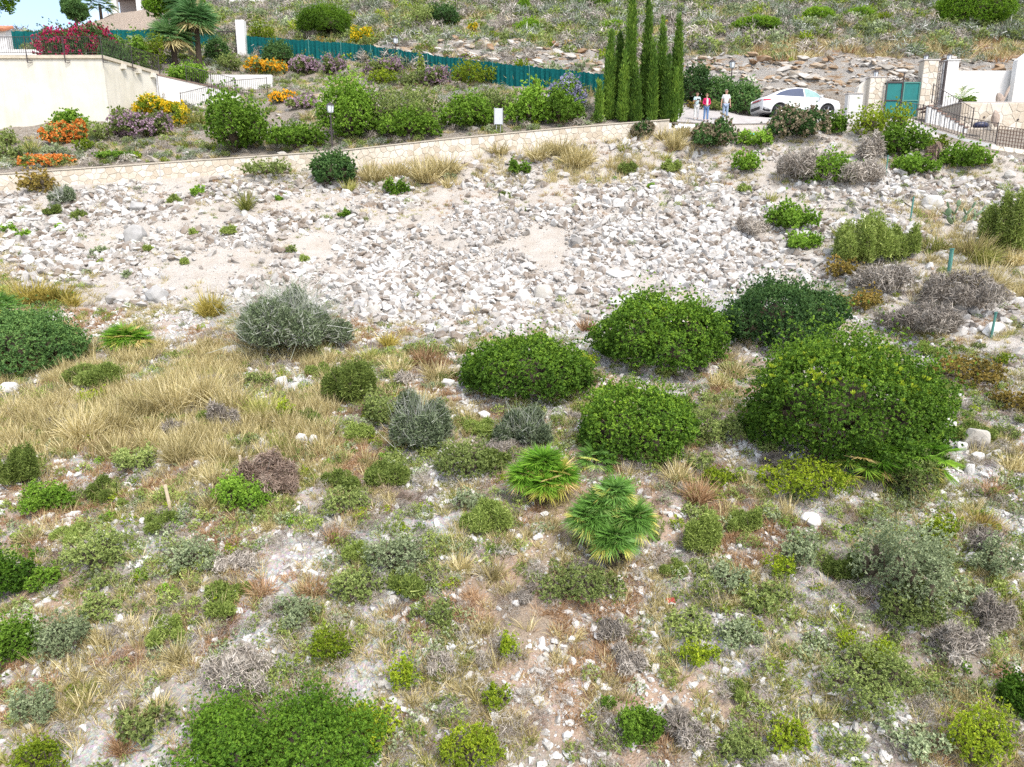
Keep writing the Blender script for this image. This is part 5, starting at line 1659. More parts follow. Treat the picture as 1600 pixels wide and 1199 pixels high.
    for n in ('l', 'r'):
        Tr['hip' + n] = gj('hip' + n, .103); Tr['kn' + n] = gj('kn' + n, .074); a = J['an' + n][0]; Tr['an' + n] = ((a[0], a[1], a[2] + .02), .060 * k)
        ed += [('pelvis', 'hip' + n), ('hip' + n, 'kn' + n), ('kn' + n, 'an' + n)]
    skin_mesh('trousers', Tr, ed, trousers, g, 2)
    for s, n in ((1, 'l'), (-1, 'r')):
        a, t = J['an' + n][0], J['to' + n][0]
        sh = {'heel': ((a[0], a[1] + .02, .045 * k), .048 * k), 'ball': ((t[0], t[1] + .02, .042 * k), .047 * k), 'tip': ((t[0], t[1] - .06, .036 * k), .034 * k)}
        skin_mesh('shoe', sh, [('heel', 'ball'), ('ball', 'tip')], shoes, g, 2)
    return g, J, k
HAIRB = simple('brown_hair', (0.07, 0.04, 0.025), 0.6); HAIRG = simple('grey_hair', (0.30, 0.26, 0.23), 0.6); HAIRBL = simple('fair_hair', (0.30, 0.18, 0.09), 0.6)
PALEBLUE = simple('pale_blue_cotton', (0.46, 0.60, 0.63), 0.85, var=0.06); WCOT = simple('white_cotton', (0.64, 0.64, 0.635), 0.85, var=0.05)
PINK = simple('crimson_knit', (0.50, 0.010, 0.095), 0.85, var=0.12); JEAN = simple('blue_denim', (0.11, 0.20, 0.38), 0.85, var=0.2); JEANP = simple('faded_denim', (0.24, 0.31, 0.42), 0.85, var=0.25)
def stand(px, foot_py, top_py, d, *a, **kw):
    p = ground(px, foot_py, d)
    p[2] += 0.03
    t = at(px, top_py, d)[2]
    return person(p, max(1.45, t - p[2]), *a, **kw)
g1, J1, k1 = stand(1087, 194, 148, 38.9, R(6), 'person in pale blue T-shirt and white trousers holding a small black remote control', PALEBLUE, WCOT, WCOT, HAIRB, 'hold', top_long=True)
rp = (Vector(J1['pal'][0]) + Vector((0, 0, 0))).lerp(Vector(J1['par'][0]), .5)
rm = empty('remote_control', Vector(g1.location) + rp + Vector((0, -.05, 0.02)), R(6), 'small black drone remote control held in both hands', 'remote control')
MB().box((0, 0, 0), (.17, .09, .05), tilt=(R(35), 0, 0)).build('controller_body', TRIM, rm, bevel=.012)
for s in (-1, 1): MB().bar((s * .05, .02, .03), (s * .05, .05, .14), .006, 5).build('antenna', TRIM, rm)
stand(1102, 197, 151, 38.6, R(4), 'person in crimson cardigan and blue jeans standing in the middle with hands together', WCOT, JEAN, TRIM, HAIRBL, 'folded', sleeve='long', cardigan=PINK, hair_long=True)
stand(1132, 194, 142, 38.9, R(2), 'bald tall person in white T-shirt and faded jeans standing on the right', WCOT, JEANP, TRIM, HAIRG, 'down')
# ------------------------------------------------------------------ cypresses
def cypress(px, py_top, py_base, d, wpx, label, thin=1.0):
    p = ground(px, py_base, d); h = at(px, py_top, d)[2] - p[2]; w = wpx * .92 * d / FPX
    g = empty('cypress', p, 0, label, 'cypress', 'cypresses in the clump by the road')
    n = int(900 * h * w * thin)
    z = rng.random(n) ** 0.9
    a = rng.uniform(0, 2 * math.pi, n)
    fl = 1 - .72 * vnoise(np.cos(a) * 1.9 + px, np.sin(a) * 1.9, None, 15)        # each strand of branches ends at its own height
    fl = np.where(rng.random(n) < .16, 1.0, fl / fl.max())
    prof = np.where(z < .12, .55 + 3.2 * z, np.where(z < .30, .95, .95 * (1 - (z - .30) / .70) ** .85)) + .015
    z = z * fl
    lump = 1 + 1.15 * (vnoise(np.cos(a) * 1.6 + px, np.sin(a) * 1.6, z * h * 1.3, 5) - .5) + .5 * (vnoise(np.cos(a) * 3 + px, np.sin(a) * 3, z * h * 3.5, 6) - .5)
    r = w * .5 * prof * lump * (1 - .45 * rng.random(n) ** 2)
    kk = rng.choice(5, n, p=[.36, .16, .16, .16, .16])          # a main spire and side spires
    ca = rng.uniform(0, 6.28, 5); ch = np.array([1.0, .88, .74, .66, .52]) * rng.uniform(.9, 1.05, 5); ch[0] = 1.0
    co = np.array([0, .2, .25, .28, .3]) * w; cw = np.array([.66, .5, .5, .48, .46])
    z = z * ch[kk]; r = r * cw[kk] * 1.15
    up_ = np.clip(z * 1.6, .45, 1.0)
    P = np.stack([r * np.cos(a) + co[kk] * np.cos(ca[kk]) * up_, r * np.sin(a) + co[kk] * np.sin(ca[kk]) * up_, z * h * .97 + .05], 1)
    lv = Leaves()
    t = vnoise(a * 1.2 + px, z * h * 1.2, None, 8)
    for q in range(6):
        A = unit(np.stack([np.cos(a) * .35, np.sin(a) * .35, np.full(n, 1.0)], 1) + .32 * rng.normal(size=(n, 3)))
        N = unit(np.stack([np.cos(a), np.sin(a), np.full(n, .3)], 1) + .5 * rng.normal(size=(n, 3)))
        lv.diamonds(P + .05 * rng.normal(size=(n, 3)), A, N, rng.uniform(.14, .3, n), .055, np.clip(.6 * t + .5 * rng.random(n) - .05, 0, 1), .2)
    link('crown', lv.mesh('crown', LM['cypress']), g)
    mb = MB(); mb.tube([(0, 0, -.3), (0, 0, h * .5), (0, 0, h * .93)], [.10, .07, .015], 7); mb.build('trunk', WOOD, g)
    cv = MB(); cv.lathe([(.02, .1)] + [(w * .5 * .38 * (float(np.interp(q, [0, .12, .35, 1], [.5, .95, .9, .03]))), q * h * .94 + .1) for q in np.linspace(0, 1, 9)], n=8)
    cv.build('inner_core', WOOD, g)  # one solid wood-coloured column up the middle of the crown
for a in ((952, 56, 190, 38.6, 20, 'slender dark cypress at the left of the clump, second from its left edge'),
          (965, 60, 190, 38.9, 20, 'dark cypress just left of the tallest one'),
          (982, -28, 191, 38.4, 17, 'tallest cypress of the clump, its tip cut by the upper picture edge'),
          (1006, 8, 190, 38.7, 21, 'second tallest cypress, right of the tallest one'),
          (1029, 36, 190, 39.0, 20, 'cypress between the second tallest and the rightmost one'),
          (1054, 32, 188, 38.8, 21, 'rightmost tall cypress of the clump beside the three people'),
          (935, 130, 192, 38.2, 11, 'smallest bright green cypress at the left foot of the clump'),
          (973, 86, 191, 38.1, 17, 'shorter yellowish cypress in front of the tallest one'),
          (1017, 74, 191, 38.1, 18, 'shorter cypress in front between the two middle tall ones'),
          (1041, 92, 190, 38.2, 18, 'shorter yellow-green cypress in front near the right end'),
          (993, 104, 191, 37.95, 16, 'short cypress at the front foot of the clump'),
          (1052, 112, 188, 38.1, 15, 'low bright cypress at the right foot of the clump')):
    cypress(*a)

# ------------------------------------------------------------------ tall fan palms behind the house
def trunk_palm(px, py_base, py_head, d, blade, n, label):
    p = ground(px, py_base, d); h = at(px, py_head, d)[2] - p[2]
    g = empty('palm_tree', p, 0, label, 'palm tree')
    lv = Leaves(); palm_head(lv, (0, 0, h), int(n * .75), blade * .62, blade * .95, 19, -.5, .12, .03)
    link('crown', lv.mesh('crown', LM['darkpalm']), g)
    lv = Leaves()
    m = 60
    a = rng.uniform(0, 2 * math.pi, m); z = h - rng.uniform(.1, .5, m)
    P = np.stack([.16 * np.cos(a), .16 * np.sin(a), z], 1)
    lv.blades(P, np.stack([np.cos(a) * .55, np.sin(a) * .55, -np.ones(m)], 1), rng.uniform(.35, .7, m), .07, .1, rng.random(m))
    link('dead_skirt', lv.mesh('dead_skirt', LM['browntwig']), g)
    mb = MB(); mb.tube([(0, 0, -.4), (.03, 0, h * .5), (0, 0, h)], [.22, .19, .17], 10); mb.build('trunk', FIBRE, g)
trunk_palm(312, 106, 36, 51, 1.35, 74, 'tall fan palm with dark shaggy trunk behind the cream house')
trunk_palm(273, 98, 60, 50.5, 1.25, 60, 'shorter fan palm left of the dark trunked palm')
trunk_palm(296, 60, 10, 54, 1.3, 50, 'fan palm at the back, its crown near the hilltop above the other palms')

# ------------------------------------------------------------------ the large shrubs of the slope
bp_ = box_plant
bp_(715, 526, 928, 642, 'lentisk', 'wide flat-topped evergreen shrub in the middle, left of the three round ones')
bp_(924, 460, 1131, 596, 'lentisk', 'domed evergreen shrub just below the scree, nearest the flat stone slab')
bp_(903, 602, 1082, 728, 'lentisk', 'round dark green shrub right behind the two bright fan palms')
bp_(1112, 442, 1312, 562, 'darkgreen', 'dull dark shrub behind the largest evergreen at the foot of the scree')
bp_(1156, 528, 1468, 752, 'lentisk', 'largest evergreen shrub with yellow shoots on top, right of centre', deep=0.8)
bp_(262, 1112, 592, 1300, 'leafy', 'bright green leafy bush cut by the lower picture edge')
bp_(350, 452, 552, 574, 'ashy', 'rounded grey-green bush with ashen bare twigs at the left foot of the scree')
bp_(-70, 482, 124, 602, 'darkgreen', 'dark bush at the left picture edge below the golden grass')
bp_(1298, 334, 1388, 428, 'spiky', 'mid green needle bush on the right with dead wood under it')
bp_(1376, 350, 1434, 416, 'spiky', 'smaller needle bush leaning on the mid green one, right')
bp_(1194, 312, 1274, 370, 'bright', 'bright green bush beside the grey fallen broom')
bp_(1228, 360, 1286, 398, 'bright', 'low bright green cushion at the edge of the pale scree, right')
bp_(1244, 242, 1332, 302, 'bright', 'fresh green bush below the car among dry twigs')
bp_(1064, 190, 1152, 246, 'fl_pinkish', 'green bush with pinkish seed heads at the feet of the people')
bp_(1150, 204, 1206, 238, 'bright', 'low green bush holding the turquoise scrap')
bp_(1140, 238, 1186, 278, 'bright', 'small fresh green bush below the turquoise scrap')
bp_(1194, 170, 1292, 232, 'fl_pinkish', 'big brownish green bush hiding the lower side of the white car')
bp_(1284, 176, 1328, 218, 'bright', 'bright green bush at the front wheel of the car')
bp_(1326, 166, 1412, 232, 'lime', 'yellow-green bush in front of the left stone pillar and green gate')
bp_(1366, 196, 1442, 258, 'bright', 'green creeper bush below the green gate')
bp_(1386, 240, 1462, 284, 'bright', 'spreading green creeper left of the dead agave')
bp_(1434, 206, 1482, 250, 'lime', 'yellowish green creeper under the white plinth wall')
bp_(1462, 222, 1545, 276, 'bright', 'wide green creeper bush below the iron railing, right')
bp_(484, 240, 556, 300, 'darkgreen', 'dark leafy bush in front of the stone wall below the lamp post')
bp_(374, 248, 462, 288, 'olive', 'low olive bush at the foot of the stone wall')
bp_(598, 278, 640, 312, 'bright', 'small bright bush on the top of the scree')
bp_(985, 190, 1018, 220, 'fl_pinkish', 'small dark bush with pale flowers at the wall end below the cypresses')
bp_(1535, 300, 1620, 412, 'spiky', 'tall mid green bush at the right picture edge above the straw grass')
bp_(1440, 226, 1480, 262, 'browntwig', 'brown dead shrub under the entrance railing')
bp_(1330, 205, 1380, 262, 'greytwig', 'tangle of bare grey stems below the yellow-green bush at the gate')
bp_(1210, 228, 1300, 296, 'greytwig', 'bare grey-violet brushwood below the big bush at the car')
bp_(1280, 250, 1390, 300, 'greytwig', 'bare grey brushwood between two green bushes, upper right')
bp_(1142, 334, 1204, 376, 'greytwig', 'fallen grey broom shrub at the right end of the scree')
bp_(1340, 410, 1420, 470, 'greytwig', 'heap of dark dead branches under the needle bush')
bp_(1440, 420, 1560, 500, 'greytwig', 'wide grey dead brushwood below the straw grass on the right')
bp_(1380, 470, 1520, 540, 'greytwig', 'fallen grey branches lying over white rubble on the right')
bp_(1288, 400, 1342, 446, 'rust', 'rusty yellow small shrub at the edge of the scree, right')
bp_(1315, 452, 1384, 498, 'rust', 'rusty golden shrub between evergreen and dead branches')
bp_(1440, 556, 1565, 612, 'rust', 'brownish olive shrub on the right above the white boulders')
bp_(1548, 604, 1625, 655, 'rust', 'rusty olive shrub at the right picture edge')
# mid slope
bp_(504, 556, 592, 642, 'spiky', 'mid green needle shrub below the ashen bush')
bp_(603, 610, 706, 712, 'ashy', 'grey spiky bush in the middle, left of the flat-topped evergreen')
bp_(560, 606, 640, 676, 'olive', 'olive bush leaning against the grey spiky bush')
bp_(772, 634, 868, 706, 'ashy', 'grey-green bush between the flat-topped shrub and the fan palms')
bp_(664, 684, 792, 762, 'olive', 'loose olive shrub left of the upper fan palm')
bp_(568, 826, 668, 906, 'silver', 'silvery leaved shrub beside a white stone, lower middle')
bp_(508, 884, 604, 946, 'olive', 'olive shrub below and left of the silvery leaved one')
bp_(330, 742, 428, 806, 'bright', 'fresh green shrub right of the wooden stake')
bp_(244, 834, 346, 908, 'silver', 'grey-green rounded shrub below bare gravel on the left')
bp_(98, 820, 206, 906, 'olive', 'olive shrub with ochre twigs on the lower left')
bp_(46, 884, 94, 928, 'bright', 'small dense bright green tuft at the lower left')
bp_(-30, 846, 52, 946, 'leafy', 'dark green shrub at the left edge, lower third')
bp_(-20, 956, 64, 1046, 'bright', 'green leafy shrub at the left edge beside a silvery one')
bp_(52, 946, 146, 1036, 'silver', 'silvery green shrub at the lower left, right of the leafy one')
bp_(118, 920, 184, 980, 'olive', 'small olive shrub at the end of the gravel strip, lower left')
bp_(16, 1146, 114, 1225, 'lime', 'yellow-green bush in the lower left corner')
bp_(20, 1060, 90, 1140, 'silver', 'silvery twiggy shrub above the lower left corner')
bp_(478, 974, 550, 1044, 'lime', 'yellow-green upright shrub left of the bare reddish soil')
bp_(606, 1016, 654, 1086, 'lime', 'narrow yellow-green shrub on stony ground, lower middle')
bp_(774, 978, 814, 1040, 'lime', 'narrow fresh shrub at a hollow of reddish soil')
bp_(754, 1058, 802, 1118, 'lime', 'small yellow-green shrub below the reddish soil')
bp_(938, 1080, 962, 1116, 'bright', 'smallest upright green shrub on bare white gravel')
bp_(676, 1130, 792, 1215, 'lime', 'yellow-green sprawling shrub at the bottom edge, middle')
bp_(968, 1096, 1044, 1172, 'bright', 'fresh green upright shrub at the bottom, right of the gravel')
bp_(1058, 998, 1124, 1052, 'lime', 'yellowish shrub below the red packet')
bp_(1198, 1116, 1266, 1180, 'lime', 'dense yellow-green shrub at the bottom right')
bp_(1120, 1130, 1190, 1200, 'olive', 'olive shrub at the bottom left of the dense yellow-green one')
bp_(1186, 862, 1242, 908, 'lime', 'yellow-green small shrub right of the bigger fan palm')
bp_(1056, 792, 1124, 874, 'spiky', 'upright green shrub right of the bigger fan palm')
bp_(1134, 788, 1188, 836, 'spiky', 'small upright green shrub below the largest evergreen')
bp_(1220, 816, 1284, 896, 'silver', 'silvery shrub beside the white boulder, right of centre')
bp_(1326, 796, 1480, 972, 'silver', 'large silvery olive shrub on the right')
bp_(1438, 800, 1498, 862, 'lime', 'yellow-green bush growing through the large silvery shrub')
bp_(1372, 900, 1474, 996, 'olive', 'olive shrub at the foot of the large silvery one')
bp_(1516, 834, 1594, 912, 'silver', 'grey-green shrub right of the round white boulder')
bp_(1508, 924, 1586, 1006, 'greytwig', 'bare lavender-grey shrub at the lower right')
bp_(1282, 1000, 1434, 1104, 'olive', 'wide olive shrub mass on the lower right')
bp_(1310, 988, 1400, 1046, 'lime', 'yellow-tipped shrub above the wide olive mass')
bp_(1480, 1096, 1578, 1210, 'lime', 'yellow-green leafy bush in the lower right')
bp_(1560, 1036, 1640, 1126, 'leafy', 'dark bush at the right edge near the bottom')
bp_(1190, 722, 1336, 794, 'lime', 'green and yellow shrub under the front of the largest evergreen')
bp_(1086, 638, 1152, 704, 'olive', 'olive shrub between the round evergreen and the largest one')
bp_(1392, 706, 1466, 790, 'olive', 'loose olive shrub at the right foot of the largest evergreen')
bp_(98, 566, 192, 616, 'spiky', 'green shrub in the straw grass on the left')
bp_(0, 690, 64, 768, 'spiky', 'grey-green shrub at the left edge, middle height')
bp_(30, 752, 120, 806, 'bright', 'fresh green shrub on the left below the straw grass')
bp_(130, 742, 186, 788, 'spiky', 'small green needle shrub left of the stake')
bp_(178, 690, 262, 746, 'olive', 'olive shrub in dry grass, left')
bp_(428, 622, 458, 662, 'lime', 'tiny yellow-green shrub beside white stones on the left')
bp_(496, 760, 580, 812, 'olive', 'olive tuft shrub in the dry grass, middle left')
bp_(370, 698, 472, 782, 'browntwig', 'sprawling brown dead brushwood beside the short stake')
bp_(318, 622, 378, 676, 'greytwig', 'small rounded grey dead shrub in the straw grass')
bp_(320, 1000, 430, 1090, 'greytwig', 'grey-lavender dead shrub above the bright leafy bush')
bp_(924, 958, 986, 1010, 'greytwig', 'starry grey dead rosette below the bigger fan palm')
bp_(950, 1000, 1010, 1052, 'greytwig', 'second grey dead rosette just below the first one')
bp_(1450, 960, 1540, 1040, 'greytwig', 'bare grey shrub beside the wide olive mass')
bp_(1040, 1100, 1110, 1170, 'greytwig', 'dark grey dead shrub at the bottom right of the gravel')
bp_(220, 960, 290, 1010, 'spiky', 'green shrub on the lower left among gravel')
bp_(640, 930, 720, 985, 'olive', 'olive shrub above the stony ground, lower middle')
bp_(840, 880, 950, 950, 'olive', 'wide olive undershrub at the foot of the bigger fan palm')
bp_(420, 930, 500, 985, 'silver', 'silvery shrub above the grey-lavender dead shrub')
bp_(720, 780, 800, 840, 'spiky', 'small needle shrub below the upper fan palm')
bp_(1100, 880, 1170, 930, 'silver', 'pale shrub left of the yellow-green small one')
bp_(1120, 960, 1190, 1020, 'silver', 'pale silvery shrub right of the red packet')
bp_(560, 720, 640, 770, 'spiky', 'low needle shrub below the grey spiky bush')
bp_(1290, 860, 1350, 915, 'spiky', 'upright green shrub left of the large silvery one')
# on the scree
for i, (x, y, w, k) in enumerate(((15, 362, 22, 'bright'), (38, 372, 20, 'bright'), (93, 358, 14, 'bright'), (122, 343, 24, 'spiky'), (272, 318, 24, 'spiky'), (308, 306, 24, 'bright'), (540, 340, 22, 'bright'),
        (232, 392, 16, 'spiky'), (358, 366, 22, 'spiky'), (155, 398, 24, 'silver'), (198, 433, 18, 'silver'), (812, 272, 34, 'bright'), (788, 310, 16, 'spiky'), (1017, 293, 12, 'bright'), (980, 272, 30, 'spiky'), (1048, 268, 30, 'spiky'),
        (455, 395, 18, 'olive'), (475, 408, 16, 'spiky'), (86, 336, 26, 'spiky'), (302, 366, 14, 'spiky'), (1162, 300, 20, 'spiky'), (700, 280, 24, 'silver'), (60, 300, 60, 'rust'), (100, 316, 40, 'ashy'), (288, 412, 16, 'spiky'), (435, 312, 12, 'bright'))):
    bp_(x - w / 2, y - w * .62, x + w / 2, y + w * .2, k, place_label('small cushion plant on stones', x, y) or 'small green cushion plant alone on the pale scree', 'cushion plants on the scree', name='cushion_plant', cat='small plant')

# ------------------------------------------------------------------ fan palms of the slope
p, d = hit(848, 776)
fan_palm(p, [(0, .1, .66, 52, .25, .42), (-.36, -.1, .46, 38, .22, .38), (.36, -.12, .48, 38, .22, .38), (0, -.34, .38, 32, .20, .37)], 'bright yellowish fan palm clump, upper of the two in the middle')
p, d = hit(950, 868)
fan_palm(p, [(.13, .25, 1.18, 48, .21, .35), (-.40, -.05, .76, 46, .22, .39), (.48, -.05, .78, 46, .22, .37), (.05, -.36, .50, 44, .21, .38), (-.18, .1, .95, 34, .20, .35)], 'largest fan palm clump with several heads, lower of the two in the middle', mat='bluepalm')
p, d = hit(932, 734)
fan_palm(p, [(0, 0, .2, 22, .3, .34)], 'small blue-green fan palm beside the upper bright one', mat='bluepalm')
p, d = hit(8, 528)
fan_palm(p, [(0, 0, .9, 34, .5, .55), (-.5, .2, .7, 24, .5, .5)], 'blue-green fan palm at the left picture edge', mat='bluepalm')
p, d = hit(198, 548)
fan_palm(p, [(0, 0, .42, 46, .30, .46), (.34, .1, .36, 30, .25, .42), (-.3, -.05, .34, 26, .22, .4)], 'bright fan palm in the left between dark bush and grass')
p, d = hit(1395, 752)
fan_palm(p, [(0, 0, .55, 26, .55, .5), (-.75, -.05, .5, 22, .5, .45), (.7, .1, .5, 20, .5, .45)], 'fan palm growing out of the front of the largest evergreen', mat='palm')
# feathery small palm in the entrance garden
p = at(1500, 163, 41.4)
fg = empty('garden_palm', p, 0, 'small feathery palm in front of the white garden wall', 'palm')
for i in range(11):
    a = 2.4 * i + .2; el = .5 + .75 * (i % 4) / 3
    lv = Leaves()
    t = np.linspace(0, 1, 9)
    L = 1.15
    C = np.stack([np.cos(a) * t * L * math.cos(el), np.sin(a) * t * L * math.cos(el), .25 + t * L * math.sin(el) - .45 * t * t], 1)
    D = unit(np.gradient(C, axis=0))
    S = unit(np.cross(D, np.array([0, 0, 1.0])))
    for s in (-1, 1): lv.blades(C, D * .7 + S * s + np.array([0, 0, .15]), .24, .035, .1, rng.random(9))
    lv.blades(C[:-1], np.diff(C, axis=0), .125, .02, 0, .3)
    link('frond', lv.mesh('frond', LM['palm']), fg)
MB().lathe([(.10, -.1), (.12, .15), (.06, .3)], n=8).build('trunk', FIBRE, fg)
q = at(1514, 164, 41.3)
put_plant('bright', q, .85, .7, .5, 41, 'small round green bush beside the feathery garden palm')
# prickly pear
p, d = hit(1503, 352)
pc = empty('prickly_pear', p, 0, 'pale green prickly pear among rubble on the upper right', 'cactus')
def pad(base, dirv, s, par):
    bm = bmesh.new(); bmesh.ops.create_icosphere(bm, subdivisions=2, radius=1)
    q = Vector(dirv).normalized().to_track_quat('Z', 'Y').to_matrix()
    for v in bm.verts: v.co = Vector(base) + q @ Vector((v.co.x * s * .62, v.co.y * s * .14, (v.co.z + .95) * s * .95))
    me = bpy.data.meshes.new('pad'); bm.to_mesh(me); bm.free(); me.materials.append(LM['cactus'])
    for f in me.polygons: f.use_smooth = True
    link('pad', me, par)
    return Vector(base) + Vector(dirv).normalized() * s * 1.75
for b, dv in (((0, 0, 0), (.3, 0, 1)), ((-.5, -.1, 0), (-.5, -.1, .7)), ((.35, .1, 0), (.6, .1, .8)), ((-.2, .2, 0), (-.1, .1, 1))):
    t = pad(b, dv, .24, pc)
    t2 = pad(t, (dv[0] + .4, -.1, 1), .2, pc); pad(t, (dv[0] - .7, .1, .9), .18, pc); pad(t2, (dv[0] + .1, 0, 1), .16, pc)
# dead agave heap
p, d = hit(1462, 258)
lv = Leaves(); m = 160
a = rng.uniform(0, 2 * math.pi, m)
lv.blades(np.tile([[0, 0, .95]], (m, 1)) + .05 * rng.normal(size=(m, 3)), np.stack([np.cos(a) * .42, np.sin(a) * .42, -np.ones(m)], 1), rng.uniform(.7, 1.1, m), .09, 0.05, rng.random(m))
tag(link('dead_agave', lv.mesh('dead_agave', LM['browntwig']), loc=p), 'brown cone of dead agave leaves in the green creeper', 'dead agave')

# ------------------------------------------------------------------ garden behind the wall (depth given: the wall hides the ground)
G = [(312, 152, 422, 250, 'bright', 36.6, 'big green bush behind the wall, right of the cream house'),
 (415, 192, 512, 240, 'bright', 37.2, 'low spreading green bush just behind the wall, left of the lamp post'),
 (498, 128, 600, 236, 'bright', 38.0, 'tall dense green bush right behind the lamp post'),
 (570, 132, 692, 226, 'olive', 39.0, 'tall yellowish green bush left of the sign board'),
 (590, 172, 690, 228, 'bright', 37.6, 'dense green bush at the wall foot in the middle garden'),
 (684, 150, 780, 220, 'bright', 38.6, 'green bush right behind the sign board posts'),
 (720, 142, 820, 205, 'olive', 40.5, 'loose olive bush behind the sign board'),
 (790, 128, 862, 210, 'bright', 38.4, 'round green bush right of the sign board'),
 (832, 142, 912, 206, 'bright', 38.2, 'green bush between the sign board and the cypresses'),
 (855, 122, 912, 168, 'fl_lilac', 40.6, 'lilac flowering bush at the foot of the green net fence'),
 (172, 176, 262, 236, 'fl_purple', 39.5, 'large purple flowering shrub in front of the cream house corner'),
 (262, 212, 322, 246, 'greengrass', 38, 'pale green grass tussock left of the big green bush'),
 (250, 196, 318, 232, 'greengrass', 40, 'pale grass tussock behind the rubble patch by the house'),
 (66, 194, 118, 224, 'fl_orange', 39.0, 'orange flowering shrub against the cream house wall'),
 (108, 190, 136, 222, 'fl_orange', 39.2, 'upright orange flowering shrub right of the first orange one'),
 (78, 174, 138, 206, 'bright', 40.6, 'green shrub against the middle of the cream house wall'),
 (36, 244, 118, 270, 'fl_orange', 35.2, 'low salmon-orange flowering carpet just above the stone wall'),
 (132, 188, 182, 230, 'olive', 39.0, 'olive shrub between the orange and purple flowers'),
 (116, 216, 152, 252, 'lime', 37.2, 'yellow-green shrub above the wall on the left'),
 (205, 156, 290, 182, 'fl_yellow', 43.5, 'yellow flowering shrub at the back corner of the house'),
 (270, 174, 296, 200, 'fl_yellow', 41.5, 'bright yellow round flower bush below the back corner'),
 (176, 164, 192, 182, 'lime', 41.8, 'small yellowish shrub at the house corner'),
 (284, 160, 336, 202, 'greengrass', 42, 'tall pale green grass in front of the white ramp'),
 (150, 218, 172, 250, 'greengrass', 37.4, 'pale tuft of grass beside the purple shrub'),
 (40, 204, 60, 244, 'greengrass', 37.6, 'slender pale grass tuft below the cream house wall'),
 (-10, 200, 30, 226, 'olive', 39.5, 'olive shrub at the left edge below the cream house'),
 (-10, 226, 40, 268, 'olive', 36.6, 'grey-green shrub at the left edge above the stone wall'),
 (60, 226, 110, 252, 'silver', 36.8, 'grey-green low shrub above the stone wall on the left'),
 (150, 236, 220, 262, 'bright', 35.8, 'low green plants at the back of the wall below the purple shrub'),
 (378, 94, 448, 114, 'fl_amber', 53, 'amber flowering bush above the white garden wall'),
 (424, 144, 460, 164, 'fl_amber', 45.5, 'small amber flowering bush right of the white garden wall'),
 (414, 68, 462, 106, 'darkgreen', 55, 'leafy bush hanging over the left end of the green net fence'),
 (452, 86, 498, 110, 'fl_purple', 52.5, 'purple flowering bush at the fence, leftmost of the row'),
 (496, 90, 542, 112, 'fl_purple', 51.5, 'greyish purple bush second from the left along the fence'),
 (568, 94, 642, 118, 'fl_purple', 50, 'broad pink-purple bush along the middle of the green fence'),
 (660, 106, 706, 134, 'fl_purple', 47.5, 'purple bush right of the broad pink-purple one'),
 (706, 98, 780, 136, 'lime', 46.5, 'yellow-green bush at the green fence right of the purple row'),
 (574, 106, 624, 132, 'lime', 48, 'yellow-green shrub below the broad pink-purple bush'),
 (620, 108, 672, 136, 'olive', 47.5, 'olive shrub below the purple row'),
 (450, 150, 496, 172, 'fl_purple', 44, 'pale purple low shrub on the bare bank, mid garden'),
 (465, 168, 500, 196, 'straw', 42, 'pale straw tuft on the bank left of the tall bush'),
 (650, 84, 664, 108, 'lime', 49.8, 'small climber on the green net fence'),
 (70, 44, 190, 96, 'fl_magenta', 47.5, 'large magenta bougainvillea behind the terrace railing'),
 (150, 66, 200, 98, 'darkgreen', 46.8, 'dark shrub at the right end of the terrace railing'),
 (186, 62, 232, 104, 'bright', 47.8, 'leafy green shrub between bougainvillea and palms'),
 (222, 58, 258, 100, 'lime', 48.8, 'lime green shrub just left of the palms'),
 (258, 102, 330, 123, 'bright', 48.0, 'green groundcover spilling over the white ramp wall'),
 (330, 84, 376, 112, 'olive', 52, 'olive shrubs below the dark iron gate'),
 (322, 62, 360, 96, 'darkgreen', 54, 'dark shrub right of the palm trunk'),
 (1062, 108, 1110, 178, 'darkgreen', 43.5, 'blue-green dark shrub behind the people, next to the cypresses'),
 (1096, 124, 1150, 182, 'darkgreen', 43.2, 'dark green shrub behind the standing people'),
 (1128, 132, 1188, 182, 'darkgreen', 43.0, 'dark shrub between the tall person and the car'),
 (1070, 158, 1100, 182, 'rust', 42.4, 'rusty low plants at the road edge behind the people'),
 (1100, 156, 1130, 180, 'olive', 42.3, 'olive low plants at the road edge behind the people')]
for x0, y0, x1, y1, k, d, lab in G: bp_(x0, y0, x1, y1, k, lab, d=d)

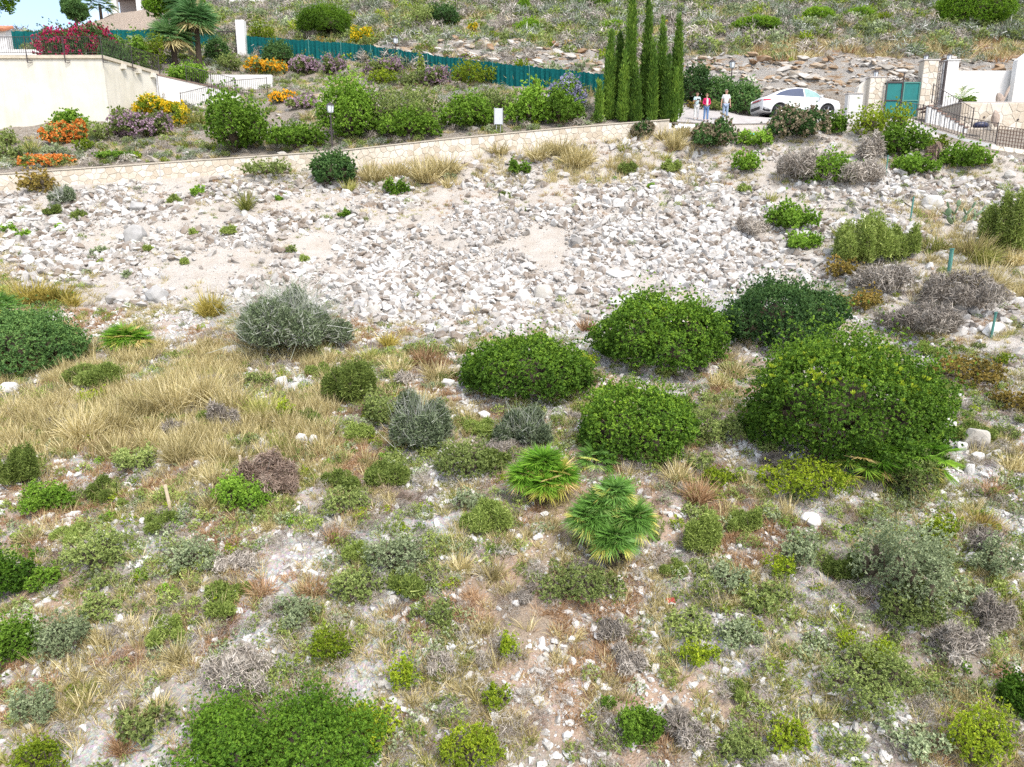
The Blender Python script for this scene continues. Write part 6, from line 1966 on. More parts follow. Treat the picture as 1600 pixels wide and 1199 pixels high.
# ------------------------------------------------------------------ hill above: shrubs, pines, hilltop trees
U = [(466, 14, 556, 62, 'pine', 62, 'wide dark green domed bush on the hill above the green fence'),
 (636, 8, 680, 56, 'olive', 60, 'pale green tall bush on the hill, left of a dark one'),
 (664, 10, 716, 56, 'darkgreen', 61, 'dark bush on the hill right of the pale green tall one'),
 (388, 36, 432, 64, 'lime', 60, 'yellowish green shrub at the left end of the fence, on the hill'),
 (382, 10, 420, 40, 'silver', 70, 'grey-green shrub on the hill near the palms'),
 (492, -12, 532, 12, 'darkgreen', 76, 'dark shrub cut by the top edge, left'),
 (544, 44, 582, 68, 'fl_yellow', 58, 'yellow flowering shrub on the hill above the fence, left'),
 (728, 38, 750, 54, 'fl_yellow', 60, 'small yellow flowering shrub on the middle of the hill'),
 (806, 0, 832, 24, 'pine', 66, 'small green bush near the top edge, left of three'),
 (804, 32, 846, 60, 'pine', 58, 'round green bush below the small one at the top'),
 (848, 0, 900, 26, 'olive', 68, 'olive bush at the top edge in the middle'),
 (896, -8, 956, 28, 'pine', 66, 'large green bush at the top edge in the middle'),
 (884, 62, 912, 86, 'fl_yellow', 52, 'yellow flowering shrub on the rock ledge left of the cypresses'),
 (938, 34, 980, 66, 'pine', 57, 'green bush behind the tallest cypress, left'),
 (1030, 36, 1056, 52, 'fl_yellow', 57, 'yellow flowers between the cypress tops'),
 (1136, 30, 1220, 68, 'pine', 55, 'spreading bright green bush above the rock cut'),
 (1250, 14, 1302, 48, 'pine', 58, 'green bush on the hill, left of the yellow-green pair'),
 (1302, 0, 1400, 26, 'lime', 62, 'long yellow-green bush at the top edge, right'),
 (1312, 16, 1366, 54, 'pine', 58, 'bright bush, left of the yellow-green pair on the right hill'),
 (1352, 24, 1412, 60, 'lime', 56.5, 'yellow-green feathery bush, right of the pair on the right hill'),
 (1464, -22, 1566, 68, 'pine', 55, 'big rounded pine on the upper right hill'),
 (1556, -14, 1625, 34, 'pine', 60, 'bright pine at the upper right corner'),
 (1580, 20, 1625, 58, 'darkgreen', 57, 'dark bush at the right edge on the hill'),
 (1180, 4, 1206, 22, 'lime', 64, 'tiny yellow-green bush on the hill above the spreading one'),
 (1100, 40, 1120, 60, 'olive', 56, 'small olive bush left of the spreading one on the hill'),
 (690, -6, 740, 18, 'olive', 72, 'olive bush at the top edge above the dark one'),
 (752, 52, 800, 76, 'lime', 56, 'low yellow-green shrub above the rock ledge'),
 (600, 52, 622, 68, 'rust', 58, 'rusty small shrub by the lantern above the fence'),
 (730, 62, 780, 82, 'ashy', 55, 'greyish shrub above the rock ledge'),
 (470, 62, 508, 80, 'rust', 57, 'reddish low shrub above the fence, left')]
for x0, y0, x1, y1, k, d, lab in U: bp_(x0, y0, x1, y1, k, lab, d=d)

def crown_tree(px0, py0, px1, py1, d, py_base, mat, label, name='tree'):
    p = ground((px0 + px1) / 2, py_base, d)
    z0, z1 = at(px0, py1, d)[2] - p[2], at(px0, py0, d)[2] - p[2]
    w = (px1 - px0) * d / FPX
    g = empty(name, p, 0, label, 'tree')
    lv = Leaves()
    lb = []
    for k in range(16):
        a = rng.uniform(0, 6.28); q = rng.uniform(0.1, .75)
        s = rng.uniform(.2, .34)
        lb.append((w * .5 * q * math.cos(a), w * .5 * q * math.sin(a), z0 + (z1 - z0) * rng.uniform(.2, .85), w * s * .8, w * s * .8, (z1 - z0) * s * .62))
    lv = leafy(lb, 4200, 7, .26, .09, up=.5, jag=.3, depth=.5)
    link('crown', lv.mesh('crown', LM[mat]), g)
    mb = MB(); mb.tube([(0, 0, -.5), (.1, 0, z0 + .3), (0, 0, (z0 + z1) / 2)], [w * .05 + .08, w * .04 + .05, .05], 8)
    for l in lb[:7]: mb.tube([(.05, 0, z0 * .8), (l[0] * .6, l[1] * .6, l[2] * .9), l[:3]], [.07, .05, .02], 5)
    mb.build('trunk', WOOD, g)
crown_tree(-60, -60, 36, 52, 64, 64, 'pine', 'dark pine at the upper left corner against the sky', 'pine_tree')
crown_tree(101, 1, 136, 33, 77, 36, 'darkgreen', 'small round tree standing against the sky, left of the hilltop house')
crown_tree(240, -50, 332, 46, 60, 72, 'pine', 'tall green pine behind the palms', 'pine_tree')
p = ground(158, 26, 79)
lv = Leaves(); palm_head(lv, (0, 0, at(158, 8, 79)[2] - p[2]), 26, 1.1, 1.1, 12, -.4, .1)
pt_ = empty('palm_tree', p, 0, 'small hilltop palm beside the unfinished house against the sky', 'palm tree')
link('crown', lv.mesh('crown', LM['darkpalm']), pt_)
MB().tube([(0, 0, -.3), (0, 0, at(158, 8, 79)[2] - p[2])], [.18, .15], 8).build('trunk', FIBRE, pt_)

# ------------------------------------------------------------------ tall straw tussocks that read singly
TS = [(245, 560, 300, 650, 'straw'), (290, 545, 350, 640, 'straw'), (200, 575, 258, 660, 'straw'), (150, 600, 205, 680, 'straw'), (330, 570, 390, 655, 'straw'), (60, 620, 120, 690, 'straw'), (100, 610, 160, 695, 'straw'), (0, 640, 60, 700, 'straw'),
 (255, 650, 315, 730, 'straw'), (320, 700, 352, 760, 'straw'), (312, 740, 346, 800, 'straw'), (160, 660, 215, 720, 'straw'), (80, 660, 130, 712, 'straw'), (385, 590, 440, 660, 'greengrass'), (420, 660, 452, 710, 'greengrass'), (450, 712, 492, 756, 'greengrass'),
 (310, 430, 352, 500, 'gold'), (322, 560, 345, 600, 'greengrass'), (20, 415, 80, 480, 'gold'), (60, 425, 118, 478, 'gold'), (-20, 430, 30, 485, 'gold'), (105, 440, 125, 482, 'gold'),
 (556, 238, 612, 290, 'straw'), (600, 232, 640, 282, 'straw'), (640, 225, 690, 292, 'straw'), (670, 222, 722, 280, 'straw'), (690, 262, 708, 296, 'straw'), (530, 268, 560, 302, 'greengrass'), (374, 276, 394, 332, 'greengrass'),
 (760, 208, 800, 246, 'straw'), (820, 205, 862, 258, 'straw'), (850, 200, 900, 250, 'straw'), (872, 205, 925, 270, 'straw'), (895, 215, 930, 262, 'straw'), (1018, 188, 1048, 222, 'straw'), (1036, 186, 1074, 240, 'straw'), (1050, 178, 1085, 218, 'straw'), (965, 212, 985, 240, 'greengrass'), (1030, 228, 1050, 252, 'greengrass'),
 (1480, 340, 1540, 412, 'straw'), (1520, 380, 1560, 468, 'straw'), (1500, 355, 1560, 420, 'greengrass'), (1560, 370, 1606, 420, 'straw'), (1440, 350, 1480, 400, 'greengrass'), (1300, 332, 1336, 380, 'greengrass'), (1195, 290, 1215, 318, 'greengrass'),
 (590, 500, 622, 545, 'gold'), (640, 520, 690, 580, 'russet'), (660, 545, 712, 600, 'straw'), (710, 515, 738, 556, 'straw'), (600, 540, 640, 590, 'straw'), (560, 520, 590, 570, 'greengrass'), (640, 590, 680, 640, 'straw'),
 (1130, 535, 1165, 595, 'straw'), (1105, 560, 1140, 610, 'straw'), (900, 480, 930, 520, 'russet'), (565, 690, 590, 735, 'straw'), (1040, 690, 1075, 760, 'straw'), (1070, 720, 1110, 790, 'russet'), (1190, 790, 1232, 826, 'russet'),
 (1340, 905, 1400, 945, 'russet'), (860, 960, 920, 1000, 'straw'), (700, 840, 740, 900, 'straw'), (750, 850, 790, 910, 'straw'), (460, 880, 520, 930, 'russet'), (380, 880, 440, 935, 'russet'), (500, 800, 545, 850, 'russet'), (1500, 780, 1560, 830, 'gold'), (1560, 690, 1610, 740, 'straw'),
 (1520, 730, 1575, 780, 'russet'), (140, 960, 175, 1010, 'straw'), (190, 940, 215, 985, 'straw'), (265, 970, 290, 1040, 'straw'), (30, 800, 70, 850, 'straw'), (440, 1140, 480, 1190, 'straw'), (170, 1120, 215, 1180, 'russet'), (225, 1060, 270, 1120, 'straw')]
GL = {'straw': 'tall straw-coloured grass tussock standing among lower dry grass', 'gold': 'golden yellow dry grass tussock', 'greengrass': 'half green grass tussock with pale tips', 'russet': 'reddish brown dry grass tussock'}
GS = {'straw': 'straw-coloured tussock', 'gold': 'golden tussock', 'greengrass': 'half green tussock', 'russet': 'russet tussock'}
for x0, y0, x1, y1, k in TS: bp_(x0, y0 + (y1 - y0) * (.1 if k == 'straw' else .1), x1, y1, k, place_label(GS[k], (x0 + x1) / 2, y1 - 10) or GL[k], {'straw': 'straw grass tussocks', 'gold': 'golden grass tussocks', 'greengrass': 'half green grass tussocks', 'russet': 'russet grass tussocks'}[k])

# ------------------------------------------------------------------ smaller scattered shrubs, copies of a few models
def variants(kind, n, W=0.85, h=0.36, d=15):
    out = []
    for i in range(n):
        o = put_plant(kind, (0, 0, -500), W, W * .9, h * rng.uniform(.85, 1.15), d)
        out.append(o)
    return out
SV = {k: variants(k, 3) for k in ('olive', 'silver', 'spiky', 'lime', 'greytwig', 'bright')}
big_boxes = np.array([[o.location.x, o.location.y] for o in bpy.data.objects if o.parent is None and o.get('category') in ('shrub', 'fan palm', 'dead shrub')])
cnt, tries = 0, 0
LAB = {'olive': 'low olive undershrub among dry grass on the lower slope', 'silver': 'low grey-green undershrub on the lower slope', 'spiky': 'low needle-leaved undershrub on the lower slope',
       'lime': 'low yellow-green undershrub on the lower slope', 'greytwig': 'low leafless grey undershrub on the lower slope', 'bright': 'low fresh green undershrub on the lower slope'}
SHORT = {'olive': 'low olive undershrub', 'silver': 'low grey-green undershrub', 'spiky': 'low needle undershrub', 'lime': 'low yellow-green undershrub', 'greytwig': 'low leafless undershrub', 'bright': 'low fresh green undershrub'}
taken = []
while cnt < 120 and tries < 9000:
    tries += 1
    x, y = rng.uniform(-13, 16), rng.uniform(8.6, 24)
    px, py, d = project(x, y, float(Hf(x, y)))
    if not (-40 < px < 1640 and 540 < py < 1240): continue
    g_, k_ = cover(GREEN, px, py), cover(GREY, px, py)
    if rng.random() > (g_ + .5 * k_) * 1.1: continue
    if len(taken) and np.min(np.hypot(np.array(taken)[:, 0] - x, np.array(taken)[:, 1] - y)) < .55: continue
    if np.min(np.hypot(big_boxes[:, 0] - x, big_boxes[:, 1] - y)) < .6: continue
    if rng.random() < k_ / (k_ + g_ + .01) * .3: k = 'greytwig'
    else: k = rng.choice(['olive', 'olive', 'olive', 'silver', 'spiky', 'spiky', 'lime', 'spiky'])
    src = SV[k][int(rng.integers(3))]
    c = src.copy(); COL.objects.link(c)
    for ch in src.children:
        q = ch.copy(); COL.objects.link(q); q.parent = c
    s = rng.uniform(.55, 1.25)
    c.location = (x, y, float(Hf(x, y)) - .03); c.rotation_euler = (0, 0, rng.uniform(0, 6.28)); c.scale = (s, s, s * rng.uniform(.8, 1.15))
    tag(c, place_label(SHORT[k], px, py) or LAB[k], None, {'olive': 'olive undershrubs', 'silver': 'grey-green undershrubs', 'spiky': 'needle-leaved undershrubs', 'lime': 'yellow-green undershrubs', 'greytwig': 'leafless undershrubs', 'bright': 'fresh green undershrubs'}[k])
    c['category'] = 'dead shrub' if k == 'greytwig' else 'undershrub'
    taken.append((x, y)); cnt += 1
for v in SV.values():
    for o in v:
        for ch in list(o.children): bpy.data.objects.remove(ch)
        bpy.data.objects.remove(o)
print('scattered shrubs', cnt)
# ------------------------------------------------------------------ rocks
def limestone(name, stops):
    m, N, L, B = new_mat(name)
    t = N.new('ShaderNodeTexCoord'); oi = N.new('ShaderNodeObjectInfo')
    n = noise(N, L, 2.4, 7, 0.7, t.outputs['Object'])
    ad = N.new('ShaderNodeMath'); ad.operation = 'MULTIPLY_ADD'; ad.inputs[1].default_value = 0.75; ad.inputs[2].default_value = -0.38
    L.new(oi.outputs['Random'], ad.inputs[0])
    s = N.new('ShaderNodeMath'); s.operation = 'ADD'
    L.new(n, s.inputs[0]); L.new(ad.outputs[0], s.inputs[1])
    r = ramp(N, stops)
    L.new(s.outputs[0], r.inputs['Fac']); L.new(r.outputs['Color'], B.inputs['Base Color'])
    B.inputs['Roughness'].default_value = 0.95; B.inputs['Specular IOR Level'].default_value = 0.15
    b = N.new('ShaderNodeBump'); b.inputs['Strength'].default_value = 0.6; b.inputs['Distance'].default_value = 0.05
    L.new(n, b.inputs['Height']); L.new(b.outputs['Normal'], B.inputs['Normal'])
    return m
ROCK = limestone('limestone', [(0.16, (0.22, 0.18, 0.145)), (0.34, (0.33, 0.30, 0.27)), (0.55, (0.425, 0.405, 0.38)), (0.85, (0.52, 0.505, 0.485))])
ROCKG = limestone('grey_limestone', [(0.2, (0.208, 0.196, 0.184)), (0.5, (0.320, 0.312, 0.300)), (0.85, (0.432, 0.424, 0.416))])
ROCKW = limestone('white_limestone', [(0.2, (0.400, 0.376, 0.336)), (0.5, (0.544, 0.528, 0.504)), (0.85, (0.616, 0.608, 0.592))])
ROCKO = limestone('ochre_rock', [(0.10, (0.22, 0.13, 0.07)), (0.32, (0.33, 0.25, 0.17)), (0.55, (0.37, 0.335, 0.29)), (0.9, (0.46, 0.44, 0.41))])
def rock_mesh(mat, n=15, flat=.62, seed=0, long=1.0, sub=0):
    g = np.random.default_rng(seed)
    d = unit(g.normal(size=(n, 3)))
    P = d * g.uniform(.78, 1.05, (n, 1)) * np.array([long, .8, flat]) * .5
    bm = bmesh.new()
    for p in P: bm.verts.new(p)
    r = bmesh.ops.convex_hull(bm, input=bm.verts[:])
    bmesh.ops.delete(bm, geom=list({v for v in bm.verts if not v.link_faces}), context='VERTS')
    bmesh.ops.dissolve_limit(bm, angle_limit=R(14), verts=bm.verts[:], edges=bm.edges[:])
    if sub:
        bmesh.ops.bevel(bm, geom=bm.edges[:], offset=.035, segments=1, affect='EDGES')
    bmesh.ops.triangulate(bm, faces=bm.faces[:])
    me = bpy.data.meshes.new('rock'); bm.to_mesh(me); bm.free()
    me.materials.append(mat)
    return me
def put_rock(px, py, wpx, hpx=None, mat=ROCKW, label='', flat=None, name='boulder', d=None):
    p, dd = hit(px, py) if d is None else (ground(px, py, d), d)
    s = wpx * dd / FPX; h = (hpx or wpx * .75) * dd / FPX
    o = link(name, rock_mesh(mat, 26, 1.0, int(px * 7 + py), 1.0, 1), loc=(p[0], p[1], p[2] + h * .18))
    o.scale = (s * 1.08, s * .85, h * 1.1); o.rotation_euler = (0, 0, rng.uniform(-.4, .4))
    return tag(o, label, 'boulder' if wpx > 16 else 'rock')
for a in ((1482, 672, 36, 30, ROCKW, 'white pointed boulder at the upper left of the cluster right of the largest evergreen'),
          (1521, 694, 50, 40, ROCKW, 'biggest pale boulder of the cluster right of the largest evergreen'),
          (1502, 704, 24, 24, ROCKW, 'squarish white boulder in the middle of the boulder cluster'),
          (1527, 720, 30, 24, ROCKW, 'white boulder at the lower end of the boulder cluster'),
          (1514, 740, 20, 26, ROCKW, 'small upright white stone just below the boulder cluster'),
          (1512, 884, 34, 32, ROCKW, 'round smooth white boulder alone on the right'),
          (1494, 880, 12, 10, ROCKW, 'small stone touching the round white boulder'),
          (1264, 820, 36, 30, ROCKW, 'white notched boulder right of centre in the grass'),
          (250, 470, 40, 36, ROCKG, 'big grey rounded boulder low on the left scree'),
          (212, 376, 40, 36, ROCKG, 'grey cracked outcrop boulder high on the left scree'),
          (215, 328, 32, 20, ROCKG, 'grey flat rock at the top of the left scree'),
          (190, 468, 56, 34, ROCK, 'broad pale rock left of the big grey boulder'),
          (472, 696, 20, 32, ROCKW, 'upright white stone, left one of a pair'),
          (491, 700, 18, 28, ROCKW, 'upright white stone, right one of a pair'),
          (966, 432, 52, 18, ROCKW, 'long flat white slab at the bottom of the scree'),
          (850, 466, 34, 38, ROCKW, 'upright flat white slab above the flat-topped evergreen'),
          (818, 472, 30, 26, ROCK, 'grey slab left of the upright white slab'),
          (893, 460, 22, 24, ROCKW, 'pale block right of the upright white slab'),
          (1032, 452, 26, 20, ROCKW, 'square white block at the foot of the scree behind the domed evergreen'),
          (580, 494, 28, 22, ROCKW, 'pale boulder right of the ashen bush'),
          (562, 482, 22, 22, ROCKG, 'grey boulder touching the ashen bush'),
          (700, 604, 24, 20, ROCKW, 'white stone left of the flat-topped evergreen'),
          (756, 656, 22, 20, ROCKW, 'tan stone below the flat-topped evergreen'),
          (15, 612, 40, 20, ROCKW, 'white flat boulder at the left edge under the dark bush'),
          (130, 660, 36, 14, ROCKW, 'white flat stone in the straw grass on the left'),
          (440, 604, 28, 24, ROCKW, 'white stone below the ashen bush, left of others'),
          (460, 606, 20, 16, ROCKW, 'small white stone beside the one below the ashen bush'),
          (510, 552, 24, 14, ROCKW, 'flat white stone under the ashen bush'),
          (360, 552, 40, 18, ROCK, 'pale layered rock left under the ashen bush'),
          (1222, 980, 14, 24, ROCKW, 'pointed white stone standing on the lower right'),
          (1302, 958, 22, 16, ROCKW, 'white stone by russet grass on the lower right'),
          (1264, 1016, 28, 16, ROCKW, 'flat white stone on the lower right'),
          (1304, 1018, 14, 18, ROCKW, 'small rounded stone right of the flat white one, lower right'),
          (1424, 986, 24, 24, ROCKW, 'angled white stone beside the olive shrub, lower right'),
          (1398, 985, 14, 16, ROCKW, 'small white stone left of the angled one, lower right'),
          (1034, 956, 14, 12, ROCKW, 'small white stone touching the red packet'),
          (578, 878, 14, 14, ROCKW, 'white stone at the left of the silvery leaved shrub'),
          (142, 1020, 16, 12, ROCKW, 'white stone on the lower left gravel'),
          (295, 1022, 20, 14, ROCKW, 'white angular stone left of the grey-lavender dead shrub'),
          (302, 986, 24, 10, ROCKW, 'row stone of white rubble, lower left'),
          (685, 1016, 12, 18, ROCKW, 'upright white stone on stony ground, lower middle'),
          (893, 1004, 14, 14, ROCKW, 'square white stone below the bigger fan palm'),
          (655, 1074, 14, 12, ROCKW, 'rounded stone right of the narrow yellow-green shrub'),
          (810, 1100, 16, 12, ROCKW, 'pale stone right of the small yellow-green shrub'),
          (1552, 522, 40, 26, ROCKW, 'pale boulder beside the low green post, right edge'),
          (1562, 482, 24, 14, ROCKW, 'pale block above the low green post'),
          (1455, 322, 34, 28, ROCKW, 'big pale boulder on the upper right rubble'),
          (1444, 340, 22, 20, ROCKO, 'tan boulder below the big pale one, upper right'),
          (1578, 278, 20, 16, ROCKW, 'white boulder below the stone base wall'),
          (1420, 252, 22, 18, ROCKG, 'grey stone in the creeper below the railing'),
          (1240, 258, 26, 18, ROCKG, 'grey rock left of the fresh green bush below the car'),
          (752, 268, 22, 16, ROCK, 'pale block at the top of the scree in the middle'),
          (900, 385, 26, 22, ROCKG, 'grey block in the middle scree'),
          (1290, 240, 16, 10, ROCKW, 'small white rock above the fresh green bush')):
    put_rock(*a[:3], a[3], a[4], a[5])
# standing stones in the entrance garden
for px, py, w, h, d, lab in ((1554, 198, 13, 28, 38.6, 'tall brown standing stone in front of the terrace wall'), (1561, 163, 14, 19, 41.0, 'brown rounded standing stone on the terrace by the white wall'), (1571, 158, 5, 26, 41.1, 'thin leaning pale slab beside the rounded standing stone')):
    p = at(px, py, d); s = d / FPX
    o = link('standing_stone', rock_mesh(simple('brown_stone_%d' % px, (0.36, 0.29, 0.24), .95, var=.3, scale=9, bump=.5), 30, 1.0, px, 1.0, 1), loc=(p[0], p[1], p[2] + h * s * .42))
    o.scale = (w * s * 1.1, w * s, h * s * 1.1); o.rotation_euler = (0, R(18) if px == 1571 else R(-6), 0)
    tag(o, lab, 'standing stone')

PROTO = {}
def hidden_collection(name, meshes):
    """models for the countless small things; the collection is not part of the scene"""
    c = bpy.data.collections.new(name)
    for i, me in enumerate(meshes):
        o = bpy.data.objects.new('%s_%02d' % (name, i), me)
        c.objects.link(o)
    return c
def gn_group():
    g = bpy.data.node_groups.new('cover', 'GeometryNodeTree')
    g.interface.new_socket('Geometry', in_out='INPUT', socket_type='NodeSocketGeometry')
    g.interface.new_socket('Models', in_out='INPUT', socket_type='NodeSocketCollection')
    g.interface.new_socket('Geometry', in_out='OUTPUT', socket_type='NodeSocketGeometry')
    N, L = g.nodes, g.links
    i, o = N.new('NodeGroupInput'), N.new('NodeGroupOutput')
    ci = N.new('GeometryNodeCollectionInfo'); ci.inputs['Separate Children'].default_value = True; ci.inputs['Reset Children'].default_value = True
    L.new(i.outputs['Models'], ci.inputs['Collection'])
    ip = N.new('GeometryNodeInstanceOnPoints'); ip.inputs['Pick Instance'].default_value = True
    L.new(i.outputs['Geometry'], ip.inputs['Points']); L.new(ci.outputs[0], ip.inputs['Instance'])
    def attr(nm, t):
        a = N.new('GeometryNodeInputNamedAttribute'); a.data_type = t; a.inputs['Name'].default_value = nm
        return next(s for s in a.outputs if s.enabled and s.name == 'Attribute')
    L.new(attr('model', 'INT'), ip.inputs['Instance Index'])
    L.new(attr('turn', 'FLOAT_VECTOR'), ip.inputs['Rotation'])
    L.new(attr('size', 'FLOAT_VECTOR'), ip.inputs['Scale'])
    L.new(ip.outputs['Instances'], o.inputs['Geometry'])
    return g
GN = gn_group()
def scatter(name, P, model, turn, size, coll, label, cat):
    me = bpy.data.meshes.new(name)
    n = len(P)
    me.vertices.add(n); me.vertices.foreach_set('co', np.asarray(P, np.float32).ravel())
    for k, t, v in (('model', 'INT', np.asarray(model, np.int32)), ('turn', 'FLOAT_VECTOR', np.asarray(turn, np.float32).ravel()), ('size', 'FLOAT_VECTOR', np.asarray(size, np.float32).ravel())):
        a = me.attributes.new(k, t, 'POINT')
        a.data.foreach_set('value' if t == 'INT' else 'vector', v)
    o = link(name, me)
    m = o.modifiers.new('cover', 'NODES'); m.node_group = GN
    sid = next(s.identifier for s in GN.interface.items_tree if s.name == 'Models')
    m[sid] = coll
    print(name, n)
    return tag(o, label, cat, kind='stuff')

def sample(n, x0, x1, y0, y1, Hfun):
    x, y = rng.uniform(x0, x1, n), rng.uniform(y0, y1, n)
    z = Hfun(x, y)
    px, py, d = project(x, y, z)
    return x, y, z, px, py, d
def wedge(n, d0, d1, pw=1.0):
    """points spread evenly over the part of the slope in view (and a margin)"""
    Y = np.sqrt(rng.uniform(d0 ** 2, d1 ** 2, n)) if pw == 1.0 else d0 + (d1 - d0) * rng.random(n) ** pw
    X = rng.uniform(-.92, .92, n) * (Y + 1.5)
    ok = Y < Yw(X) - .25
    X, Y = X[ok], Y[ok]
    Z = Hf(X, Y)
    px, py, d = project(X, Y, Z)
    ok = (px > -160) & (px < 1760) & (py < 1330)
    return X[ok], Y[ok], Z[ok], px[ok], py[ok], d[ok]
shr = np.array([[o.location.x, o.location.y] for o in bpy.data.objects if o.parent is None and o.get('category') in ('shrub',) and o.location.y < 34])

rock_models = [rock_mesh(ROCK, 13 + i % 7, rng.uniform(.55, .9), 100 + i, rng.uniform(.9, 1.3)) for i in range(14)]
# stones of the scree and the slope: power-law sizes; the 290 that show largest are rocks of their own
X, Y, Z, px, py, d = wedge(380000, 8, 42)
st = cover(STONE, px, py)
scr = scree_mask(X, Y, Z)
cl = fbm(X * .55 + 4, Y * .8, octv=4, seed=51)
for bx, by, rx, ry, a in ((720, 435, 150, 60, .2), (1010, 385, 170, 75, .2), (1160, 420, 90, 60, .2), (1000, 320, 130, 50, .12), (660, 480, 120, 50, .2), (450, 310, 120, 50, .08), (90, 390, 130, 50, .14), (1450, 310, 140, 60, .15), (1480, 500, 120, 70, .12), (760, 330, 90, 40, .12),
                          (90, 350, 150, 60, .12), (400, 350, 110, 40, .08), (520, 410, 80, 35, -.22), (862, 370, 35, 60, -.24), (330, 430, 80, 30, -.12), (640, 345, 70, 22, -.12), (310, 470, 45, 50, -.22), (960, 255, 90, 25, -.2), (690, 300, 80, 25, -.15)):
    cl = cl + a * np.exp(-((px - bx) / rx) ** 2 - ((py - by) / ry) ** 2)      # piles of stones and bare washes as surveyed
cl2 = fbm(X * 1.7, Y * 1.7, octv=3, seed=52)
keep = rng.random(len(X)) < np.where(scr > .5, np.clip(st * 1.1, 0, 1) * np.clip((cl - .395) * 4.2, .055, 1), np.clip(st * 2.6 * np.clip((cl2 - .42) * 6, .04, 1), 0, 1)) * np.clip((d / 26) ** .2, .5, 1)
X, Y, Z, px, py, d, scr, cl = (q[keep] for q in (X, Y, Z, px, py, d, scr, cl))
s = .043 * (1 - rng.random(len(X))) ** -.60
s = np.where(scr > .5, np.clip(s * 1.05 * (.6 + .9 * np.clip((cl - .36) * 3.0, 0, 1)), .04, .50), np.clip(s * .8, .03, .19))
vis = s / d
order = np.argsort(-vis)
white_models = []
for me_ in rock_models:
    w_ = me_.copy(); w_.materials.clear(); w_.materials.append(ROCKW); white_models.append(w_)
RK = hidden_collection('rubble_model', rock_models + white_models)
main = order[:235]
turn = np.stack([rng.normal(size=len(X)) * .5, rng.normal(size=len(X)) * .5, rng.uniform(0, 6.28, len(X))], 1)
tall = s * rng.uniform(.75, 1.1, len(X))
for i in main:
    o = link('rock', (rock_models if scr[i] > .5 else white_models)[int(rng.integers(14))], loc=(X[i], Y[i], Z[i] + s[i] * .12))
    o.rotation_euler = turn[i] * np.array([.6, .6, 1]); o.scale = (s[i] * 1.2, s[i] * 1.1, tall[i])
    zone = 'scree' if scr[i] > .5 else 'slope'
    tag(o, 'pale angular limestone rock lying loose in the scree bank' if zone == 'scree' else 'pale limestone stone lying between the scrub of the lower slope', 'rock', 'loose rocks of the scree bank' if zone == 'scree' else 'loose stones of the lower slope')
rest = order[235:]
pick = rng.integers(0, 14, len(X)) + np.where((scr < .5) | (rng.random(len(X)) < .12), 14, 0)
scatter('rubble', np.stack([X, Y, Z + s * .06], 1)[rest], pick[rest], turn[rest], np.stack([s * 1.25, s * 1.1, tall], 1)[rest], RK, 'loose pale limestone rubble covering the scree bank and slope', 'rubble')

# fine gravel chips
X, Y, Z, px, py, d = wedge(60000, 8, 30)
keep = rng.random(len(X)) < .25 + .75 * cover(STONE, px, py)
X, Y, Z, d = X[keep], Y[keep], Z[keep], d[keep]
n = len(X); s = .022 * (1 - rng.random(n)) ** -.45; s = np.clip(s, .02, .09)
scatter('gravel', np.stack([X, Y, Z + s * .1], 1), rng.integers(0, 28, n), rng.uniform(-.7, 6.28, (n, 3)), np.stack([s, s, s * .8], 1), RK, 'small pale limestone chips strewn over the lower slope', 'gravel')

# ------------------------------------------------------------------ dry grass, herbs, twigs between the stones
def tuft(mat, n, h, w, spread, bend, wid):
    lv = Leaves()
    a = rng.uniform(0, 6.28, n); q = np.sqrt(rng.random(n))
    P = np.stack([np.cos(a) * q * w * .4, np.sin(a) * q * w * .4, np.full(n, -.02)], 1)
    A = np.stack([np.cos(a) * q * spread, np.sin(a) * q * spread, np.ones(n)], 1) + .25 * rng.normal(size=(n, 3)) * np.array([1, 1, .1])
    lv.blades(P, A, h * rng.uniform(.45, 1.15, n), wid, rng.uniform(.02, bend, n), rng.random(n), seg=2)
    return lv.mesh('tuft', LM[mat])
def herb(mat, n, h, w, L, W):
    lv = leafy(lobes(w / 2, w / 2, h, 3), n, 4, L, W, up=.6, jag=.4, depth=.7)
    return lv.mesh('herb', LM[mat])
def twiggy(mat, n, h, w, wid):
    lv = Leaves()
    P, N = crown_points(lobes(w / 2, w / 2, h, 3), n, .4, .8, int(rng.integers(1e6)))
    A = unit(N * .5 + np.array([0, 0, .35]) + .8 * rng.normal(size=P.shape))
    lv.blades(P - A * .06, A, rng.uniform(.06, .16, len(P)) * (w / .4), wid, .1, rng.random(len(P)))
    return lv.mesh('twiggy', LM[mat])
GRC = hidden_collection('grass_model', [tuft('straw', 34, .30, .22, .8, .5, .013) for i in range(3)] + [tuft('russet', 34, .24, .24, 1.0, .5, .013) for i in range(2)] + [tuft('greengrass', 34, .28, .22, .8, .5, .013) for i in range(2)] + [tuft('straw', 30, .5, .22, .45, .35, .014) for i in range(2)])
X, Y, Z, px, py, d = wedge(190000, 8, 40)
gr = cover(GRASS, px, py)
cl = fbm(X * .9, Y * .9, octv=4, seed=61)
keep = rng.random(len(X)) < np.clip(gr * 1.25 * np.clip((cl - .32) * 4.2, .12, 1.3), 0, 1) * np.where(scree_mask(X, Y, Z) > .5, .35, 1) * np.clip(1.25 - d / 60, .3, 1)
X, Y, Z, px, py, d = (q[keep] for q in (X, Y, Z, px, py, d))
n = len(X)
tallz = ((px < 520) & (py > 540) & (py < 720)) | ((px > 1430) & (py > 320) & (py < 470)) | ((px > 540) & (px < 1090) & (py < 290))
pt = np.where(tallz, .62, .06)
u = rng.random(n)
hue = fbm(X * .6 + 9, Y * .6, octv=3, seed=62)
